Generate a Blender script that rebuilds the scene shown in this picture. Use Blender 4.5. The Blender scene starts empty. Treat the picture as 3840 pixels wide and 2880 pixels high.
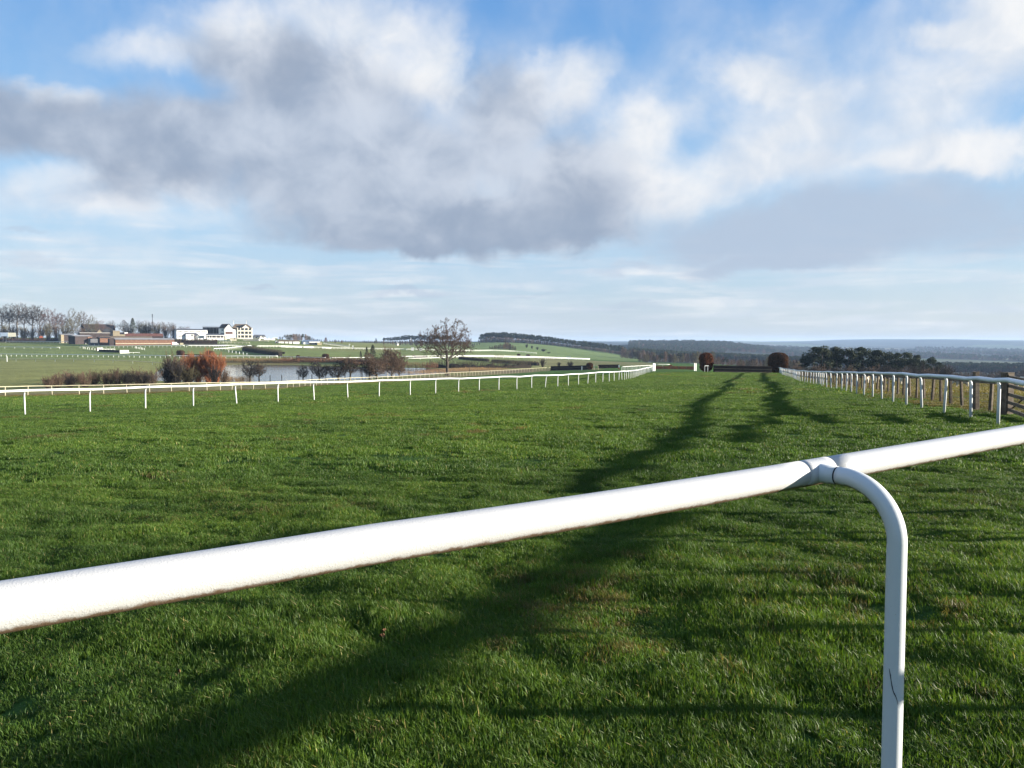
import bpy, bmesh, math, random
import numpy as np
from mathutils import Vector, Matrix

C = bpy.context.scene.collection
scene = bpy.context.scene
PI = math.pi
CAM_H = 1.6
F = 3014.0                      # focal length in pixels of the 3840 px wide photograph
PITCH = math.atan((1440 - 1284) / F)
COSP, SINP = math.cos(PITCH), math.sin(PITCH)

# ------------------------------------------------------------------ camera
cam = bpy.data.cameras.new('camera')
cam_ob = bpy.data.objects.new('camera', cam)
C.objects.link(cam_ob)
cam.sensor_fit = 'HORIZONTAL'
cam.sensor_width = 36.0
cam.lens = 36.0 * F / 3840.0
cam.clip_start = 0.05
cam.clip_end = 40000.0
cam_ob.location = (0, 0, CAM_H)
cam_ob.rotation_euler = (PI / 2 - PITCH, 0, 0)
scene.camera = cam_ob

# ------------------------------------------------------------------ light
SUN_AZ, SUN_EL = math.radians(92.0), math.radians(9.1)     # azimuth from +Y (view) towards +X
EXPO = 1.9
sun = bpy.data.lights.new('sun', 'SUN')
sun.energy = 4.3
sun.angle = math.radians(0.55)
sun.color = (1.0, 0.92, 0.79)
sun_ob = bpy.data.objects.new('sun', sun)
C.objects.link(sun_ob)
sdir = Vector((math.sin(SUN_AZ) * math.cos(SUN_EL), math.cos(SUN_AZ) * math.cos(SUN_EL), math.sin(SUN_EL)))
sun_ob.rotation_euler = (-sdir).to_track_quat('-Z', 'Y').to_euler()
sun_ob.location = sdir * 60

scene.view_settings.view_transform = 'Standard'
scene.view_settings.look = 'None'
scene.view_settings.exposure = EXPO
scene.view_settings.gamma = 1.0
scene.view_settings.use_curve_mapping = False
scene.cycles.max_bounces = 6
scene.cycles.diffuse_bounces = 3
scene.cycles.glossy_bounces = 2
scene.cycles.transparent_max_bounces = 8
scene.cycles.volume_bounces = 0
scene.cycles.caustics_reflective = False
scene.cycles.caustics_refractive = False
scene.cycles.use_denoising = True

# ------------------------------------------------------------------ node helpers
class NT:
    def __init__(s, tree):
        s.t = tree; s.n = tree.nodes; s.l = tree.links
    def new(s, typ, **kw):
        nd = s.n.new(typ)
        for k, v in kw.items(): setattr(nd, k, v)
        return nd
    def link(s, a, b): s.l.new(a, b)
    def put(s, sock, v):
        if v is None: return
        if isinstance(v, bpy.types.NodeSocket): s.l.new(v, sock)
        else: sock.default_value = v
    def math(s, op, a, b=None, c=None, clamp=False):
        nd = s.new('ShaderNodeMath', operation=op, use_clamp=clamp)
        s.put(nd.inputs[0], a); s.put(nd.inputs[1], b); s.put(nd.inputs[2], c)
        return nd.outputs[0]
    def vmath(s, op, a, b=None):
        nd = s.new('ShaderNodeVectorMath', operation=op)
        s.put(nd.inputs[0], a); s.put(nd.inputs[1], b)
        return nd.outputs['Value'] if op in ('LENGTH', 'DOT_PRODUCT') else nd.outputs[0]
    def noise(s, vec, scale, detail=4, rough=0.55, dist=0.0, out='Fac', lac=2.0):
        nd = s.new('ShaderNodeTexNoise')
        s.put(nd.inputs['Vector'], vec)
        nd.inputs['Scale'].default_value = scale; nd.inputs['Detail'].default_value = detail
        nd.inputs['Roughness'].default_value = rough; nd.inputs['Distortion'].default_value = dist
        nd.inputs['Lacunarity'].default_value = lac
        return nd.outputs[out]
    def ramp(s, v, a, b, lo=0.0, hi=1.0, smooth=True):
        nd = s.new('ShaderNodeMapRange', interpolation_type='SMOOTHSTEP' if smooth else 'LINEAR', clamp=True)
        s.put(nd.inputs['Value'], v)
        s.put(nd.inputs['From Min'], a); s.put(nd.inputs['From Max'], b)
        s.put(nd.inputs['To Min'], lo); s.put(nd.inputs['To Max'], hi)
        return nd.outputs['Result']
    def mix(s, f, a, b, blend='MIX'):
        nd = s.new('ShaderNodeMix', data_type='RGBA', blend_type=blend)
        s.put(nd.inputs[0], f); s.put(nd.inputs[6], col4(a)); s.put(nd.inputs[7], col4(b))
        return nd.outputs[2]
def col4(c):
    if isinstance(c, (tuple, list)) and len(c) == 3: return (*c, 1.0)
    return c

# ------------------------------------------------------------------ sky
world = bpy.data.worlds.new('World')
scene.world = world
world.use_nodes = True
world.node_tree.nodes.clear()
W = NT(world.node_tree)
SKY_STRENGTH = 0.1
K = 1.0 / (SKY_STRENGTH * 2 ** EXPO)           # a displayed value times K is the radiance before strength
tc = W.new('ShaderNodeTexCoord')
dvec = tc.outputs['Generated']
sx = W.new('ShaderNodeSeparateXYZ'); W.link(dvec, sx.inputs[0])
az = W.math('ARCTAN2', sx.outputs['X'], sx.outputs['Y'])
el = W.math('ARCSINE', W.math('MINIMUM', W.math('MAXIMUM', sx.outputs['Z'], -1.0), 1.0))
elp = W.math('MAXIMUM', el, 0.0)
# stretched coordinate: clouds flatten towards the horizon
els = W.math('POWER', W.math('ADD', elp, 0.012), 0.72)
cb = W.new('ShaderNodeCombineXYZ'); W.put(cb.inputs[0], az); W.put(cb.inputs[1], els)
pflat = cb.outputs[0]
cb2 = W.new('ShaderNodeCombineXYZ'); W.put(cb2.inputs[0], az); W.put(cb2.inputs[1], el)
p0 = cb2.outputs[0]
wn1 = W.new('ShaderNodeVectorMath', operation='SUBTRACT')
W.link(W.noise(pflat, 8.0, 8, 0.58, 0.3, out='Color'), wn1.inputs[0]); wn1.inputs[1].default_value = (0.5, 0.5, 0.5)
wn2 = W.new('ShaderNodeVectorMath', operation='MULTIPLY')
W.link(wn1.outputs[0], wn2.inputs[0]); wn2.inputs[1].default_value = (0.125, 0.08, 0.0)
pw = W.vmath('ADD', p0, wn2.outputs[0])

def px2dir(x, y):
    """2212-wide photograph pixel -> azimuth, elevation"""
    u, v = x * 1.7360 , y * 1.7360
    k = (1440 - v) / F; X = (u - 1920) / F
    Y = COSP + k * SINP; Z = -SINP + k * COSP
    return math.atan2(X, Y), math.atan2(Z, math.hypot(X, Y))
def blob(x, y, rx, ry, rot=0.0, amt=1.0, inner=0.25, after=None):
    a, e = px2dir(x, y)
    mp = W.new('ShaderNodeMapping', vector_type='TEXTURE')
    src = pw
    if after is not None:                      # taken one after another, to keep the shader small
        ch = W.new('ShaderNodeVectorMath', operation='MULTIPLY_ADD'); W.link(after, ch.inputs[0]); ch.inputs[1].default_value = (1e-9, 1e-9, 0); W.link(pw, ch.inputs[2]); src = ch.outputs[0]
    W.link(src, mp.inputs['Vector'])
    mp.inputs['Location'].default_value = (a, e, 0)
    mp.inputs['Rotation'].default_value = (0, 0, -math.radians(rot))
    mp.inputs['Scale'].default_value = (rx / 1736.0, ry / 1736.0, 1)
    return W.ramp(W.vmath('LENGTH', mp.outputs[0]), 1.0, inner, 0.0, amt)
LAST = [None]
def gather(blobs):
    acc = None
    for b in blobs:
        r = blob(*b, after=acc if acc is not None else LAST[0])
        acc = r if acc is None else W.math('ADD', acc, r)
    LAST[0] = acc
    return acc
fbm = W.noise(pflat, 10.0, 8, 0.54, 0.35)
fbm_b = W.noise(W.vmath('ADD', pflat, (3.1, 1.7, 0.4)), 14.0, 8, 0.56, 0.4)
fbm_big = W.noise(W.vmath('ADD', pflat, (7.3, 2.2, 0.9)), 5.0, 5, 0.55, 0.2)

# thin, bright cloud
WHITE = [
    (1250, 300, 900, 300, -14, 0.30), (1950, 230, 600, 300, 0, 0.24), (560, 120, 520, 190, -8, 0.28), (1300, 470, 900, 170, 0, 0.26), (300, 470, 700, 150, 0, 0.18),
    (600, 60, 330, 120, -12, 0.55), (880, 120, 210, 120, -28, 0.85), (960, 160, 110, 70, -20, 0.55), (760, 10, 180, 80, 0, 0.4),
    (300, 110, 130, 55, -6, 0.45), (145, 205, 80, 48, -8, 0.95), (560, 130, 170, 90, 0, 0.35),
    (1190, 200, 190, 85, -22, 0.75), (1330, 330, 230, 130, -28, 0.7), (1480, 400, 250, 90, -12, 0.5),
    (1600, 160, 110, 75, 24, 0.75), (1680, 250, 170, 90, -22, 0.5), (1760, 320, 260, 80, -4, 0.55), (1450, 250, 150, 70, 0, 0.3),
    (2080, 110, 300, 200, 24, 0.35), (2180, 60, 150, 130, 20, 0.75), (2030, 85, 75, 35, 0, 0.5), (2090, 320, 220, 60, -4, 0.95), (1950, 225, 260, 90, 0, 0.3),
    (1800, 380, 420, 60, 0, 0.3),
    (150, 405, 260, 70, -8, 0.7), (440, 392, 95, 52, 6, 0.85), (330, 450, 230, 48, -6, 0.5), (120, 560, 330, 65, -3, 0.6), (60, 500, 200, 40, 0, 0.35),
    (700, 605, 700, 38, -2, 0.5), (1500, 585, 800, 42, -2, 0.75), (1780, 660, 420, 42, -1, 0.6), (1330, 660, 330, 32, 0, 0.5),
    (2110, 680, 260, 32, 0, 0.55), (2150, 640, 160, 26, 0, 0.5), (1000, 655, 520, 26, 0, 0.3), (470, 640, 500, 26, 0, 0.3), (1980, 600, 420, 40, 0, 0.55),
]
GREY = [
    (640, 205, 330, 160, 0, 0.8), (760, 320, 460, 190, -8, 0.95), (700, 130, 170, 70, -14, .4), (560, 330, 300, 130, 0, 0.4), (430, 110, 90, 70, 0, 0.5), (620, 120, 170, 80, -10, 0.45),
    (130, 260, 330, 95, -6, 0.95), (320, 350, 190, 100, -28, 0.8), (60, 280, 220, 80, 0, 0.4),
    (950, 400, 390, 150, -8, 0.8), (1080, 210, 120, 110, 12, 0.85), (1180, 300, 170, 130, -20, 0.55), (1270, 390, 190, 130, -24, 0.75),
    (1000, 505, 460, 70, -2, 1.0), (1250, 470, 330, 95, -8, 0.6), (660, 470, 200, 70, -10, 0.5), (850, 520, 190, 48, 0, 0.7),
]
DIM = [   # far, flat blue-grey sheets low on the right and streaks over the horizon
    (1950, 480, 640, 120, -3, 0.9), (1620, 510, 420, 100, 0, 0.5), (1640, 580, 220, 24, -4, 0.6), (1320, 578, 130, 16, -2, 0.5),
    (900, 640, 160, 14, 0, 0.6), (1080, 690, 900, 26, 0, 0.3), (540, 628, 70, 9, 0, 0.6), (60, 495, 60, 10, 0, 0.5), (50, 565, 90, 22, 0, 0.4), (1330, 668, 140, 14, 0, 0.4), (1500, 715, 900, 20, 0, 0.3), (1160, 640, 120, 12, 0, 0.4),
]
# outside the part of the sky seen in the photograph the same kind of cover carries on
side = W.ramp(W.math('ABSOLUTE', az), 0.62, 0.95)
up = W.ramp(el, 0.42, 0.62)
outside = W.math('MAXIMUM', side, up)
cover = W.math('MULTIPLY', outside, W.ramp(fbm_big, 0.38, 0.7, 0.0, 0.75))
wsum = W.math('ADD', gather(WHITE), cover)
wd = W.math('ADD', wsum, W.math('MULTIPLY', W.math('SUBTRACT', fbm, 0.5), 1.5))
wd = W.ramp(wd, -0.1, 1.3)
wd_thin = W.ramp(W.math('ADD', W.math('MULTIPLY', fbm_big, 0.9), W.math('MULTIPLY', fbm, 0.5)), 0.55, 1.0, 0.0, 0.35)
wd = W.math('MAXIMUM', wd, wd_thin)
# low down the cloud draws out into long flat streaks
stv = W.vmath('MULTIPLY', p0, (2.0, 26.0, 1.0))
stn = W.ramp(W.noise(stv, 2.6, 6, 0.58, 0.5), 0.40, 0.66)
low = W.ramp(el, 0.17, 0.07)
wd = W.math('MULTIPLY', wd, W.math('SUBTRACT', 1.0, W.math('MULTIPLY', low, W.math('MULTIPLY', W.math('SUBTRACT', 1.0, stn), 0.75))))
wd = W.math('MAXIMUM', wd, W.math('MULTIPLY', low, W.math('MULTIPLY', stn, 0.62)))
gsum = gather(GREY)
gd = W.math('ADD', gsum, W.math('MULTIPLY', W.math('SUBTRACT', fbm, 0.5), 1.0))
gd = W.ramp(gd, 0.0, 1.15)
dd = W.ramp(W.math('ADD', gather(DIM), W.math('MULTIPLY', W.math('SUBTRACT', fbm_b, 0.5), 0.9)), 0.0, 1.15, 0.0, 0.85)

sky = W.new('ShaderNodeTexSky', sky_type='NISHITA')
sky.sun_disc = False
sky.sun_elevation = SUN_EL
sky.sun_rotation = SUN_AZ
sky.altitude = 200; sky.air_density = 1.0; sky.dust_density = 0.6; sky.ozone_density = 1.6
HAZE = 7.5e-5
SKYGAIN = 1.0
def k3(c): return (c[0] * K, c[1] * K, c[2] * K)
cr = W.new('ShaderNodeValToRGB'); W.link(W.ramp(elp, 0.0, 0.5, smooth=False), cr.inputs[0])
stops = [(0.0, (0.50, 0.60, 0.73)), (0.10, (0.44, 0.57, 0.75)), (0.30, (0.34, 0.56, 0.82)), (0.55, (0.20, 0.43, 0.78)), (0.85, (0.115, 0.32, 0.72)), (1.0, (0.09, 0.27, 0.66))]
while len(cr.color_ramp.elements) < len(stops): cr.color_ramp.elements.new(0.5)
for e_, (p_, c_) in zip(cr.color_ramp.elements, stops): e_.position = p_; e_.color = (*k3(c_), 1)
base = W.mix(0.85, sky.outputs[0], cr.outputs[0])
bright = W.ramp(fbm_b, 0.3, 0.75)
whitec = W.mix(bright, k3((0.66, 0.74, 0.85)), k3((0.97, 0.97, 0.97)))
c1 = W.mix(wd, base, whitec)
c2 = W.mix(dd, c1, k3((0.47, 0.56, 0.70)))
lit = gather([(1130, 345, 130, 70, 0, 0.2), (580, 262, 120, 55, 0, 0.14), (890, 370, 120, 60, 0, 0.12), (1010, 425, 200, 45, 0, 0.12), (440, 300, 120, 60, 0, 0.12), (1300, 330, 90, 80, 0, 0.2), (760, 250, 160, 60, 0, .12)])
dark = gather([(1000, 508, 560, 95, -2, 0.24), (150, 285, 400, 120, -4, 0.2), (620, 170, 190, 80, -8, 0.16), (330, 350, 170, 70, -24, 0.2), (1080, 200, 90, 70, 0, 0.14), (1260, 400, 110, 90, -24, 0.12)])
gsum_ = W.math('SUBTRACT', W.math('ADD', W.math('ADD', W.math('MULTIPLY', fbm_b, 1.0), W.math('MULTIPLY', fbm, 0.5)), lit), dark)
gshade = W.ramp(gsum_, 0.36, 1.08)
greyc = W.mix(gshade, k3((0.325, 0.395, 0.520)), k3((0.63, 0.69, 0.79)))
c3 = W.mix(W.math('MULTIPLY', gd, 0.93), c2, greyc)
# ground half of the world dome never shows; keep it a dull green-grey bounce
below = W.ramp(el, -0.02, 0.0)
c4 = W.mix(below, k3((0.10, 0.13, 0.08)), c3)
bg = W.new('ShaderNodeBackground'); W.link(c4, bg.inputs['Color']); bg.inputs['Strength'].default_value = SKY_STRENGTH
wo = W.new('ShaderNodeOutputWorld'); W.link(bg.outputs[0], wo.inputs['Surface'])
# ------------------------------------------------------------------ materials
MAT = {}
def mat(name, color, rough=0.8, var=0.0, scale=3.0, color2=None, bump=0.0, bscale=None, spec=0.3, metallic=0.0, coord='Object', detail=4, trans=0.0, instvar=0.0):
    m = bpy.data.materials.new(name); m.use_nodes = True
    t = NT(m.node_tree); b = m.node_tree.nodes['Principled BSDF']
    b.inputs['Roughness'].default_value = rough
    b.inputs['Specular IOR Level'].default_value = spec
    b.inputs['Metallic'].default_value = metallic
    cs = t.new('ShaderNodeTexCoord').outputs[coord]
    c = None
    if color2 is not None or var:
        c2 = color2 or tuple(max(0, x * (1 - var)) for x in color)
        f = t.ramp(t.noise(cs, scale, detail, 0.6), 0.32, 0.68)
        c = t.mix(f, color, c2)
    if instvar:
        oi = t.new('ShaderNodeObjectInfo').outputs['Random']
        c = t.mix(1.0, c if c is not None else color, t.mix(oi, (1 - instvar,) * 3, (1 + instvar,) * 3), 'MULTIPLY')
    if c is None: b.inputs['Base Color'].default_value = (*color, 1)
    else: t.link(c, b.inputs['Base Color'])
    if bump:
        bp = t.new('ShaderNodeBump'); bp.inputs['Strength'].default_value = bump
        t.link(t.noise(cs, bscale or scale * 3, 5, 0.6), bp.inputs['Height']); t.link(bp.outputs[0], b.inputs['Normal'])
    if trans:
        out = m.node_tree.nodes['Material Output']
        tr = t.new('ShaderNodeBsdfTranslucent')
        if c is None: tr.inputs['Color'].default_value = (*color, 1)
        else: t.link(c, tr.inputs['Color'])
        mx = t.new('ShaderNodeMixShader'); mx.inputs[0].default_value = trans
        t.link(b.outputs[0], mx.inputs[1]); t.link(tr.outputs[0], mx.inputs[2]); t.link(mx.outputs[0], out.inputs['Surface'])
    MAT[name] = m
    return m

# ------------------------------------------------------------------ mesh builder
class MB:
    def __init__(s): s.v = []; s.f = []; s.m = []
    def add(s, vs, fs, mi=0):
        o = len(s.v); s.v.extend([tuple(map(float, p)) for p in vs]); s.f.extend([tuple(o + i for i in q) for q in fs]); s.m.extend([mi] * len(fs))
    def box(s, x0, x1, y0, y1, z0, z1, mi=0):
        s.add([(x0, y0, z0), (x1, y0, z0), (x1, y1, z0), (x0, y1, z0), (x0, y0, z1), (x1, y0, z1), (x1, y1, z1), (x0, y1, z1)],
              [(0, 3, 2, 1), (4, 5, 6, 7), (0, 1, 5, 4), (1, 2, 6, 5), (2, 3, 7, 6), (3, 0, 4, 7)], mi)
    def prism(s, poly, y0, y1, mi=0):
        """poly in x,z (counter-clockwise seen from -y), pulled from y0 to y1"""
        n = len(poly)
        s.add([(x, y0, z) for x, z in poly] + [(x, y1, z) for x, z in poly],
              [tuple(range(n)), tuple(range(2 * n - 1, n - 1, -1))] + [(i, i + n, (i + 1) % n + n, (i + 1) % n) for i in range(n)], mi)
    def prismx(s, poly, x0, x1, mi=0):
        """poly in y,z, pulled from x0 to x1"""
        n = len(poly)
        s.add([(x0, y, z) for y, z in poly] + [(x1, y, z) for y, z in poly],
              [tuple(range(n - 1, -1, -1)), tuple(range(n, 2 * n))] + [(i, (i + 1) % n, (i + 1) % n + n, i + n) for i in range(n)], mi)
    def tube(s, pts, rad, n=8, mi=0, caps=True):
        pts = [Vector(p) for p in pts]
        rr = rad if isinstance(rad, (list, tuple, np.ndarray)) else [rad] * len(pts)
        rings = []; prev = None
        for i, p in enumerate(pts):
            d = (pts[min(i + 1, len(pts) - 1)] - pts[max(i - 1, 0)]).normalized()
            if prev is None:
                a = Vector((0, 0, 1)) if abs(d.z) < 0.9 else Vector((1, 0, 0))
                u = d.cross(a).normalized()
            else:
                u = (prev - d * prev.dot(d)).normalized()
            prev = u; w = d.cross(u)
            rings.append([p + (u * math.cos(2 * PI * k / n) + w * math.sin(2 * PI * k / n)) * rr[i] for k in range(n)])
        vs = [q for r in rings for q in r]; fs = []
        for i in range(len(pts) - 1):
            for k in range(n):
                fs.append((i * n + k, i * n + (k + 1) % n, (i + 1) * n + (k + 1) % n, (i + 1) * n + k))
        if caps:
            fs.append(tuple(range(n - 1, -1, -1))); fs.append(tuple((len(pts) - 1) * n + k for k in range(n)))
        s.add(vs, fs, mi)
    def build(s, name, mats, parent=None, smooth=False, link=True):
        me = bpy.data.meshes.new(name)
        me.from_pydata(s.v, [], s.f); me.update()
        for m in (mats if isinstance(mats, (list, tuple)) else [mats]): me.materials.append(m)
        if any(s.m): me.polygons.foreach_set('material_index', s.m)
        if smooth: me.polygons.foreach_set('use_smooth', [True] * len(me.polygons))
        o = bpy.data.objects.new(name, me)
        if link: C.objects.link(o)
        if parent is not None: o.parent = parent
        return o
def np_mesh(name, verts, faces, mats, mi=None, smooth=False):
    """faces: (n,3) or (n,4) array"""
    me = bpy.data.meshes.new(name)
    verts = np.asarray(verts, np.float32); faces = np.asarray(faces, np.int32)
    k = faces.shape[1]
    me.vertices.add(len(verts)); me.vertices.foreach_set('co', verts.ravel())
    me.loops.add(faces.size); me.loops.foreach_set('vertex_index', faces.ravel())
    me.polygons.add(len(faces)); me.polygons.foreach_set('loop_start', np.arange(0, faces.size, k, dtype=np.int32))
    for m in (mats if isinstance(mats, (list, tuple)) else [mats]): me.materials.append(m)
    if mi is not None: me.polygons.foreach_set('material_index', np.asarray(mi, np.int32))
    if smooth: me.polygons.foreach_set('use_smooth', np.ones(len(faces), bool))
    me.update(calc_edges=True); me.validate()
    return me
def ob(name, me, parent=None, loc=None, rotz=0.0, scale=None):
    o = bpy.data.objects.new(name, me); C.objects.link(o)
    if parent is not None: o.parent = parent
    if loc is not None: o.location = loc
    o.rotation_euler = (0, 0, rotz)
    if scale is not None: o.scale = (scale,) * 3 if isinstance(scale, (int, float)) else scale
    return o
def tag(o, label, cat, group=None):
    o['label'] = label; o['category'] = cat
    if group: o['group'] = group
    return o
def kind(o, k): o['kind'] = k; return o
def thing(name, label, cat, loc=(0, 0, 0), rotz=0.0, group=None):
    o = bpy.data.objects.new(name, None); C.objects.link(o)
    o.location = loc; o.rotation_euler = (0, 0, rotz); o.empty_display_size = 0.3
    return tag(o, label, cat, group)
def dup(root, loc, rotz=0.0, scale=1.0, label=None, group=None):
    r = root.copy(); C.objects.link(r); r.location = loc; r.rotation_euler = (0, 0, rotz)
    r.scale = (scale,) * 3 if isinstance(scale, (int, float)) else scale
    if label: r['label'] = label
    if group: r['group'] = group
    for ch in list(root.children):
        c = ch.copy(); C.objects.link(c); c.parent = r
        for g in ch.children:
            d = g.copy(); C.objects.link(d); d.parent = c
    return r
# ------------------------------------------------------------------ terrain
def px_z(v, Y):
    k = (1440 - v) / F
    return CAM_H + Y * (k * COSP - SINP) / (COSP + k * SINP)
def px_x(u, Y, z):
    return (u - 1920) / F * (Y * COSP - (z - CAM_H) * SINP)
# columns of the land: photograph column -> rows (distance ahead, photograph row)
COLS = {
 -900: [(30, 1572), (60, 1512), (90, 1485), (150, 1448), (330, 1356), (400, 1336), (500, 1307), (600, 1287), (660, 1274), (720, 1266), (800, 1264), (1500, 1272), (4000, 1282), (9000, 1284)],
 0: [(36, 1553), (60, 1512), (80, 1490), (150, 1450), (330, 1356), (400, 1337), (500, 1307), (600, 1287), (660, 1275), (720, 1266), (800, 1264), (1500, 1272), (4000, 1281), (9000, 1284)],
 400: [(37, 1547), (60, 1506), (87, 1481), (150, 1446), (200, 1420), (330, 1359), (400, 1338), (500, 1306), (580, 1291), (640, 1280), (700, 1269), (780, 1266), (1500, 1273), (4000, 1280), (9000, 1284)],
 700: [(41, 1529), (60, 1503), (95, 1470), (130, 1449), (165, 1437), (190, 1431), (210, 1432), (340, 1374), (354, 1362), (368, 1352), (400, 1338), (500, 1303), (560, 1291), (620, 1283), (660, 1276), (700, 1269), (760, 1265), (1200, 1271), (4000, 1280), (9000, 1283)],
 1000: [(47, 1512), (60, 1495), (118, 1457), (150, 1440), (182, 1431), (202, 1438), (340, 1376), (354, 1363), (370, 1349), (400, 1341), (500, 1313), (560, 1300), (620, 1287), (680, 1275), (730, 1269), (800, 1268), (1200, 1274), (4000, 1280), (9000, 1283)],
 1300: [(51, 1499), (70, 1477), (143, 1438), (165, 1429), (186, 1423), (206, 1432), (306, 1386), (320, 1370), (330, 1366), (380, 1353), (430, 1341), (500, 1326), (600, 1308), (700, 1295), (800, 1289), (1000, 1284), (1500, 1283), (4000, 1281), (9000, 1282)],
 1500: [(52, 1491), (80, 1463), (165, 1431), (200, 1415), (228, 1407), (246, 1415), (288, 1394), (298, 1379), (308, 1374), (350, 1364), (430, 1344), (500, 1330), (600, 1313), (700, 1305), (900, 1300), (1200, 1290), (1500, 1284), (4000, 1281), (9000, 1281)],
 1700: [(58.5, 1478), (100, 1451), (195, 1413), (230, 1404), (260, 1395), (285, 1387), (300, 1381), (400, 1356), (450, 1343), (600, 1318), (800, 1309), (1000, 1303), (1200, 1291), (1350, 1282), (1700, 1282), (4000, 1280), (9000, 1280)],
 1900: [(64.5, 1463), (110, 1440), (240, 1401), (300, 1384), (400, 1362), (500, 1347), (550, 1341), (700, 1323), (800, 1313), (1000, 1303), (1150, 1289), (1250, 1281), (1500, 1280), (2500, 1290), (4000, 1284), (9000, 1279)],
 2100: [(73.5, 1451), (100, 1436), (150, 1414), (200, 1402), (270, 1389), (330, 1378), (400, 1367), (550, 1350), (650, 1344), (800, 1335), (1000, 1320), (1150, 1304), (1250, 1295), (1500, 1293), (2500, 1300), (4000, 1296), (6500, 1282), (9000, 1281)],
 2300: [(89, 1430), (120, 1416), (150, 1405), (200, 1394), (300, 1379), (400, 1367), (600, 1356), (750, 1350), (1000, 1339), (1200, 1327), (1500, 1322), (1900, 1310), (2500, 1293), (2800, 1291), (3800, 1306), (6000, 1288), (8000, 1281), (9000, 1282)],
 2500: [(60, 1461), (90, 1432), (130, 1408), (166, 1393), (185, 1388), (250, 1381), (300, 1377), (400, 1369), (600, 1361), (800, 1352), (1200, 1348), (1800, 1336), (2300, 1300), (2700, 1289), (3600, 1310), (6000, 1288), (8000, 1280), (9000, 1281)],
 2680: [(60, 1459), (90, 1431), (130, 1408), (166, 1395), (190, 1391), (250, 1388), (400, 1371), (600, 1364), (800, 1358), (1500, 1347), (1900, 1332), (2400, 1300), (2750, 1290), (3700, 1312), (6000, 1290), (8000, 1279), (9000, 1281)],
 2800: [(36, 1494), (60, 1457), (90, 1431), (130, 1408), (166, 1396), (200, 1394), (300, 1398), (500, 1376), (800, 1366), (1500, 1352), (2000, 1338), (2600, 1306), (2900, 1303), (3800, 1318), (5500, 1298), (8000, 1277), (9000, 1279)],
 3000: [(36, 1490), (56, 1453), (90, 1424), (145, 1400), (180, 1404), (300, 1414), (500, 1392), (800, 1376), (1500, 1359), (2500, 1340), (3400, 1322), (4200, 1310), (5600, 1299), (8000, 1276), (9000, 1278)],
 3200: [(20, 1587), (40, 1474), (60, 1452), (100, 1428), (130, 1422), (200, 1428), (270, 1436), (400, 1420), (800, 1396), (1500, 1370), (2600, 1345), (3800, 1322), (4300, 1313), (5600, 1303), (8000, 1274), (9000, 1276)],
 3500: [(18, 1600), (23.7, 1549), (36, 1497), (60, 1457), (90, 1434), (115, 1425), (140, 1423), (200, 1430), (300, 1440), (600, 1418), (900, 1400), (1500, 1376), (2600, 1348), (3600, 1323), (4200, 1318), (5600, 1300), (8000, 1272), (9000, 1275)],
 3840: [(15, 1640), (18.5, 1605), (30, 1532), (60, 1466), (90, 1444), (130, 1432), (160, 1430), (300, 1440), (600, 1424), (900, 1404), (1500, 1378), (2600, 1352), (3600, 1325), (4300, 1318), (5600, 1300), (8000, 1273), (9000, 1275)],
 4700: [(15, 1650), (18.5, 1610), (30, 1536), (60, 1470), (130, 1436), (200, 1438), (600, 1420), (900, 1404), (1500, 1378), (2600, 1352), (3600, 1325), (4300, 1318), (5600, 1300), (8000, 1273), (9000, 1275)],
}
LR0, LR1, NR = math.log(0.4), math.log(9000.0), 560
lgr = np.linspace(LR0, LR1, NR)
azs, prof = [], []
for u in sorted(COLS):
    rows = [(0.0, 0.0)]
    t0 = (u - 1920) / F
    for Y, v in COLS[u]:
        z = px_z(v, Y); X = px_x(u, Y, z)
        rows.append((math.hypot(X, Y), z))
    rr = np.array([r for r, z in rows]); zz = np.array([z for r, z in rows])
    rg = np.exp(lgr)
    # near ground: level under the camera, then easing into the measured slope
    zi = np.interp(np.log(np.maximum(rg, 0.4)), np.log(np.maximum(rr, 0.4)), zz)
    first = rr[1]; zf = zz[1]
    nearz = zf * np.clip((rg - 4.0) / (first - 4.0), 0, 1) ** 1.25
    zi = np.where(rg < first, nearz, zi)
    azs.append(math.atan2(t0, 1)); prof.append(zi)
rg = np.exp(lgr)
def gentle(slope, far): return np.where(rg < 200, slope * np.maximum(rg - 4, 0), slope * 196 + (far - slope * 196) * np.clip((rg - 200) / 800, 0, 1))
azs = [-PI, -2.2, -1.3] + azs + [1.3, 2.2, PI]
prof = [gentle(0.004, 4.0), gentle(0.0, 4.0), gentle(-0.02, 2.0)] + prof + [gentle(-0.012, -5.0), gentle(0.0, 0.0), gentle(0.004, 4.0)]
# near turf: one smooth sheet through every measured foot of rail and fence
_m = [(u, Y, v) for u in COLS for Y, v in COLS[u] if Y <= 105 and 0 <= u <= 3840] + [(105, 36, 1553), (357, 38.2, 1549), (569, 40.3, 1539), (763, 42.8, 1526), (946, 45.6, 1516), (1241, 50.3, 1502), (1475, 54.2, 1493), (1666, 58.4, 1480), (1826, 63, 1469), (2015, 70.2, 1458), (2154, 77.8, 1447), (2280, 88.4, 1432),
    (3614, 21, 1576), (3505, 23.7, 1549), (3427, 24.4, 1539), (3359, 27.7, 1521), (3309, 31, 1507), (3267, 33.7, 1496), (3234, 36, 1488), (3178, 43.6, 1471), (3134, 48, 1463), (3086, 56, 1451)]
_mx, _my, _mz = [], [], []
for u, Y, v in _m:
    z = px_z(v, Y); _mx.append(px_x(u, Y, z)); _my.append(Y); _mz.append(z)
for a_ in np.linspace(-.6, .6, 9): _mx += [3 * math.sin(a_)] * 2; _my += [3 * math.cos(a_)] * 2; _mz += [0.0] * 2
_mx, _my, _mz = map(np.array, (_mx, _my, _mz))
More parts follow.
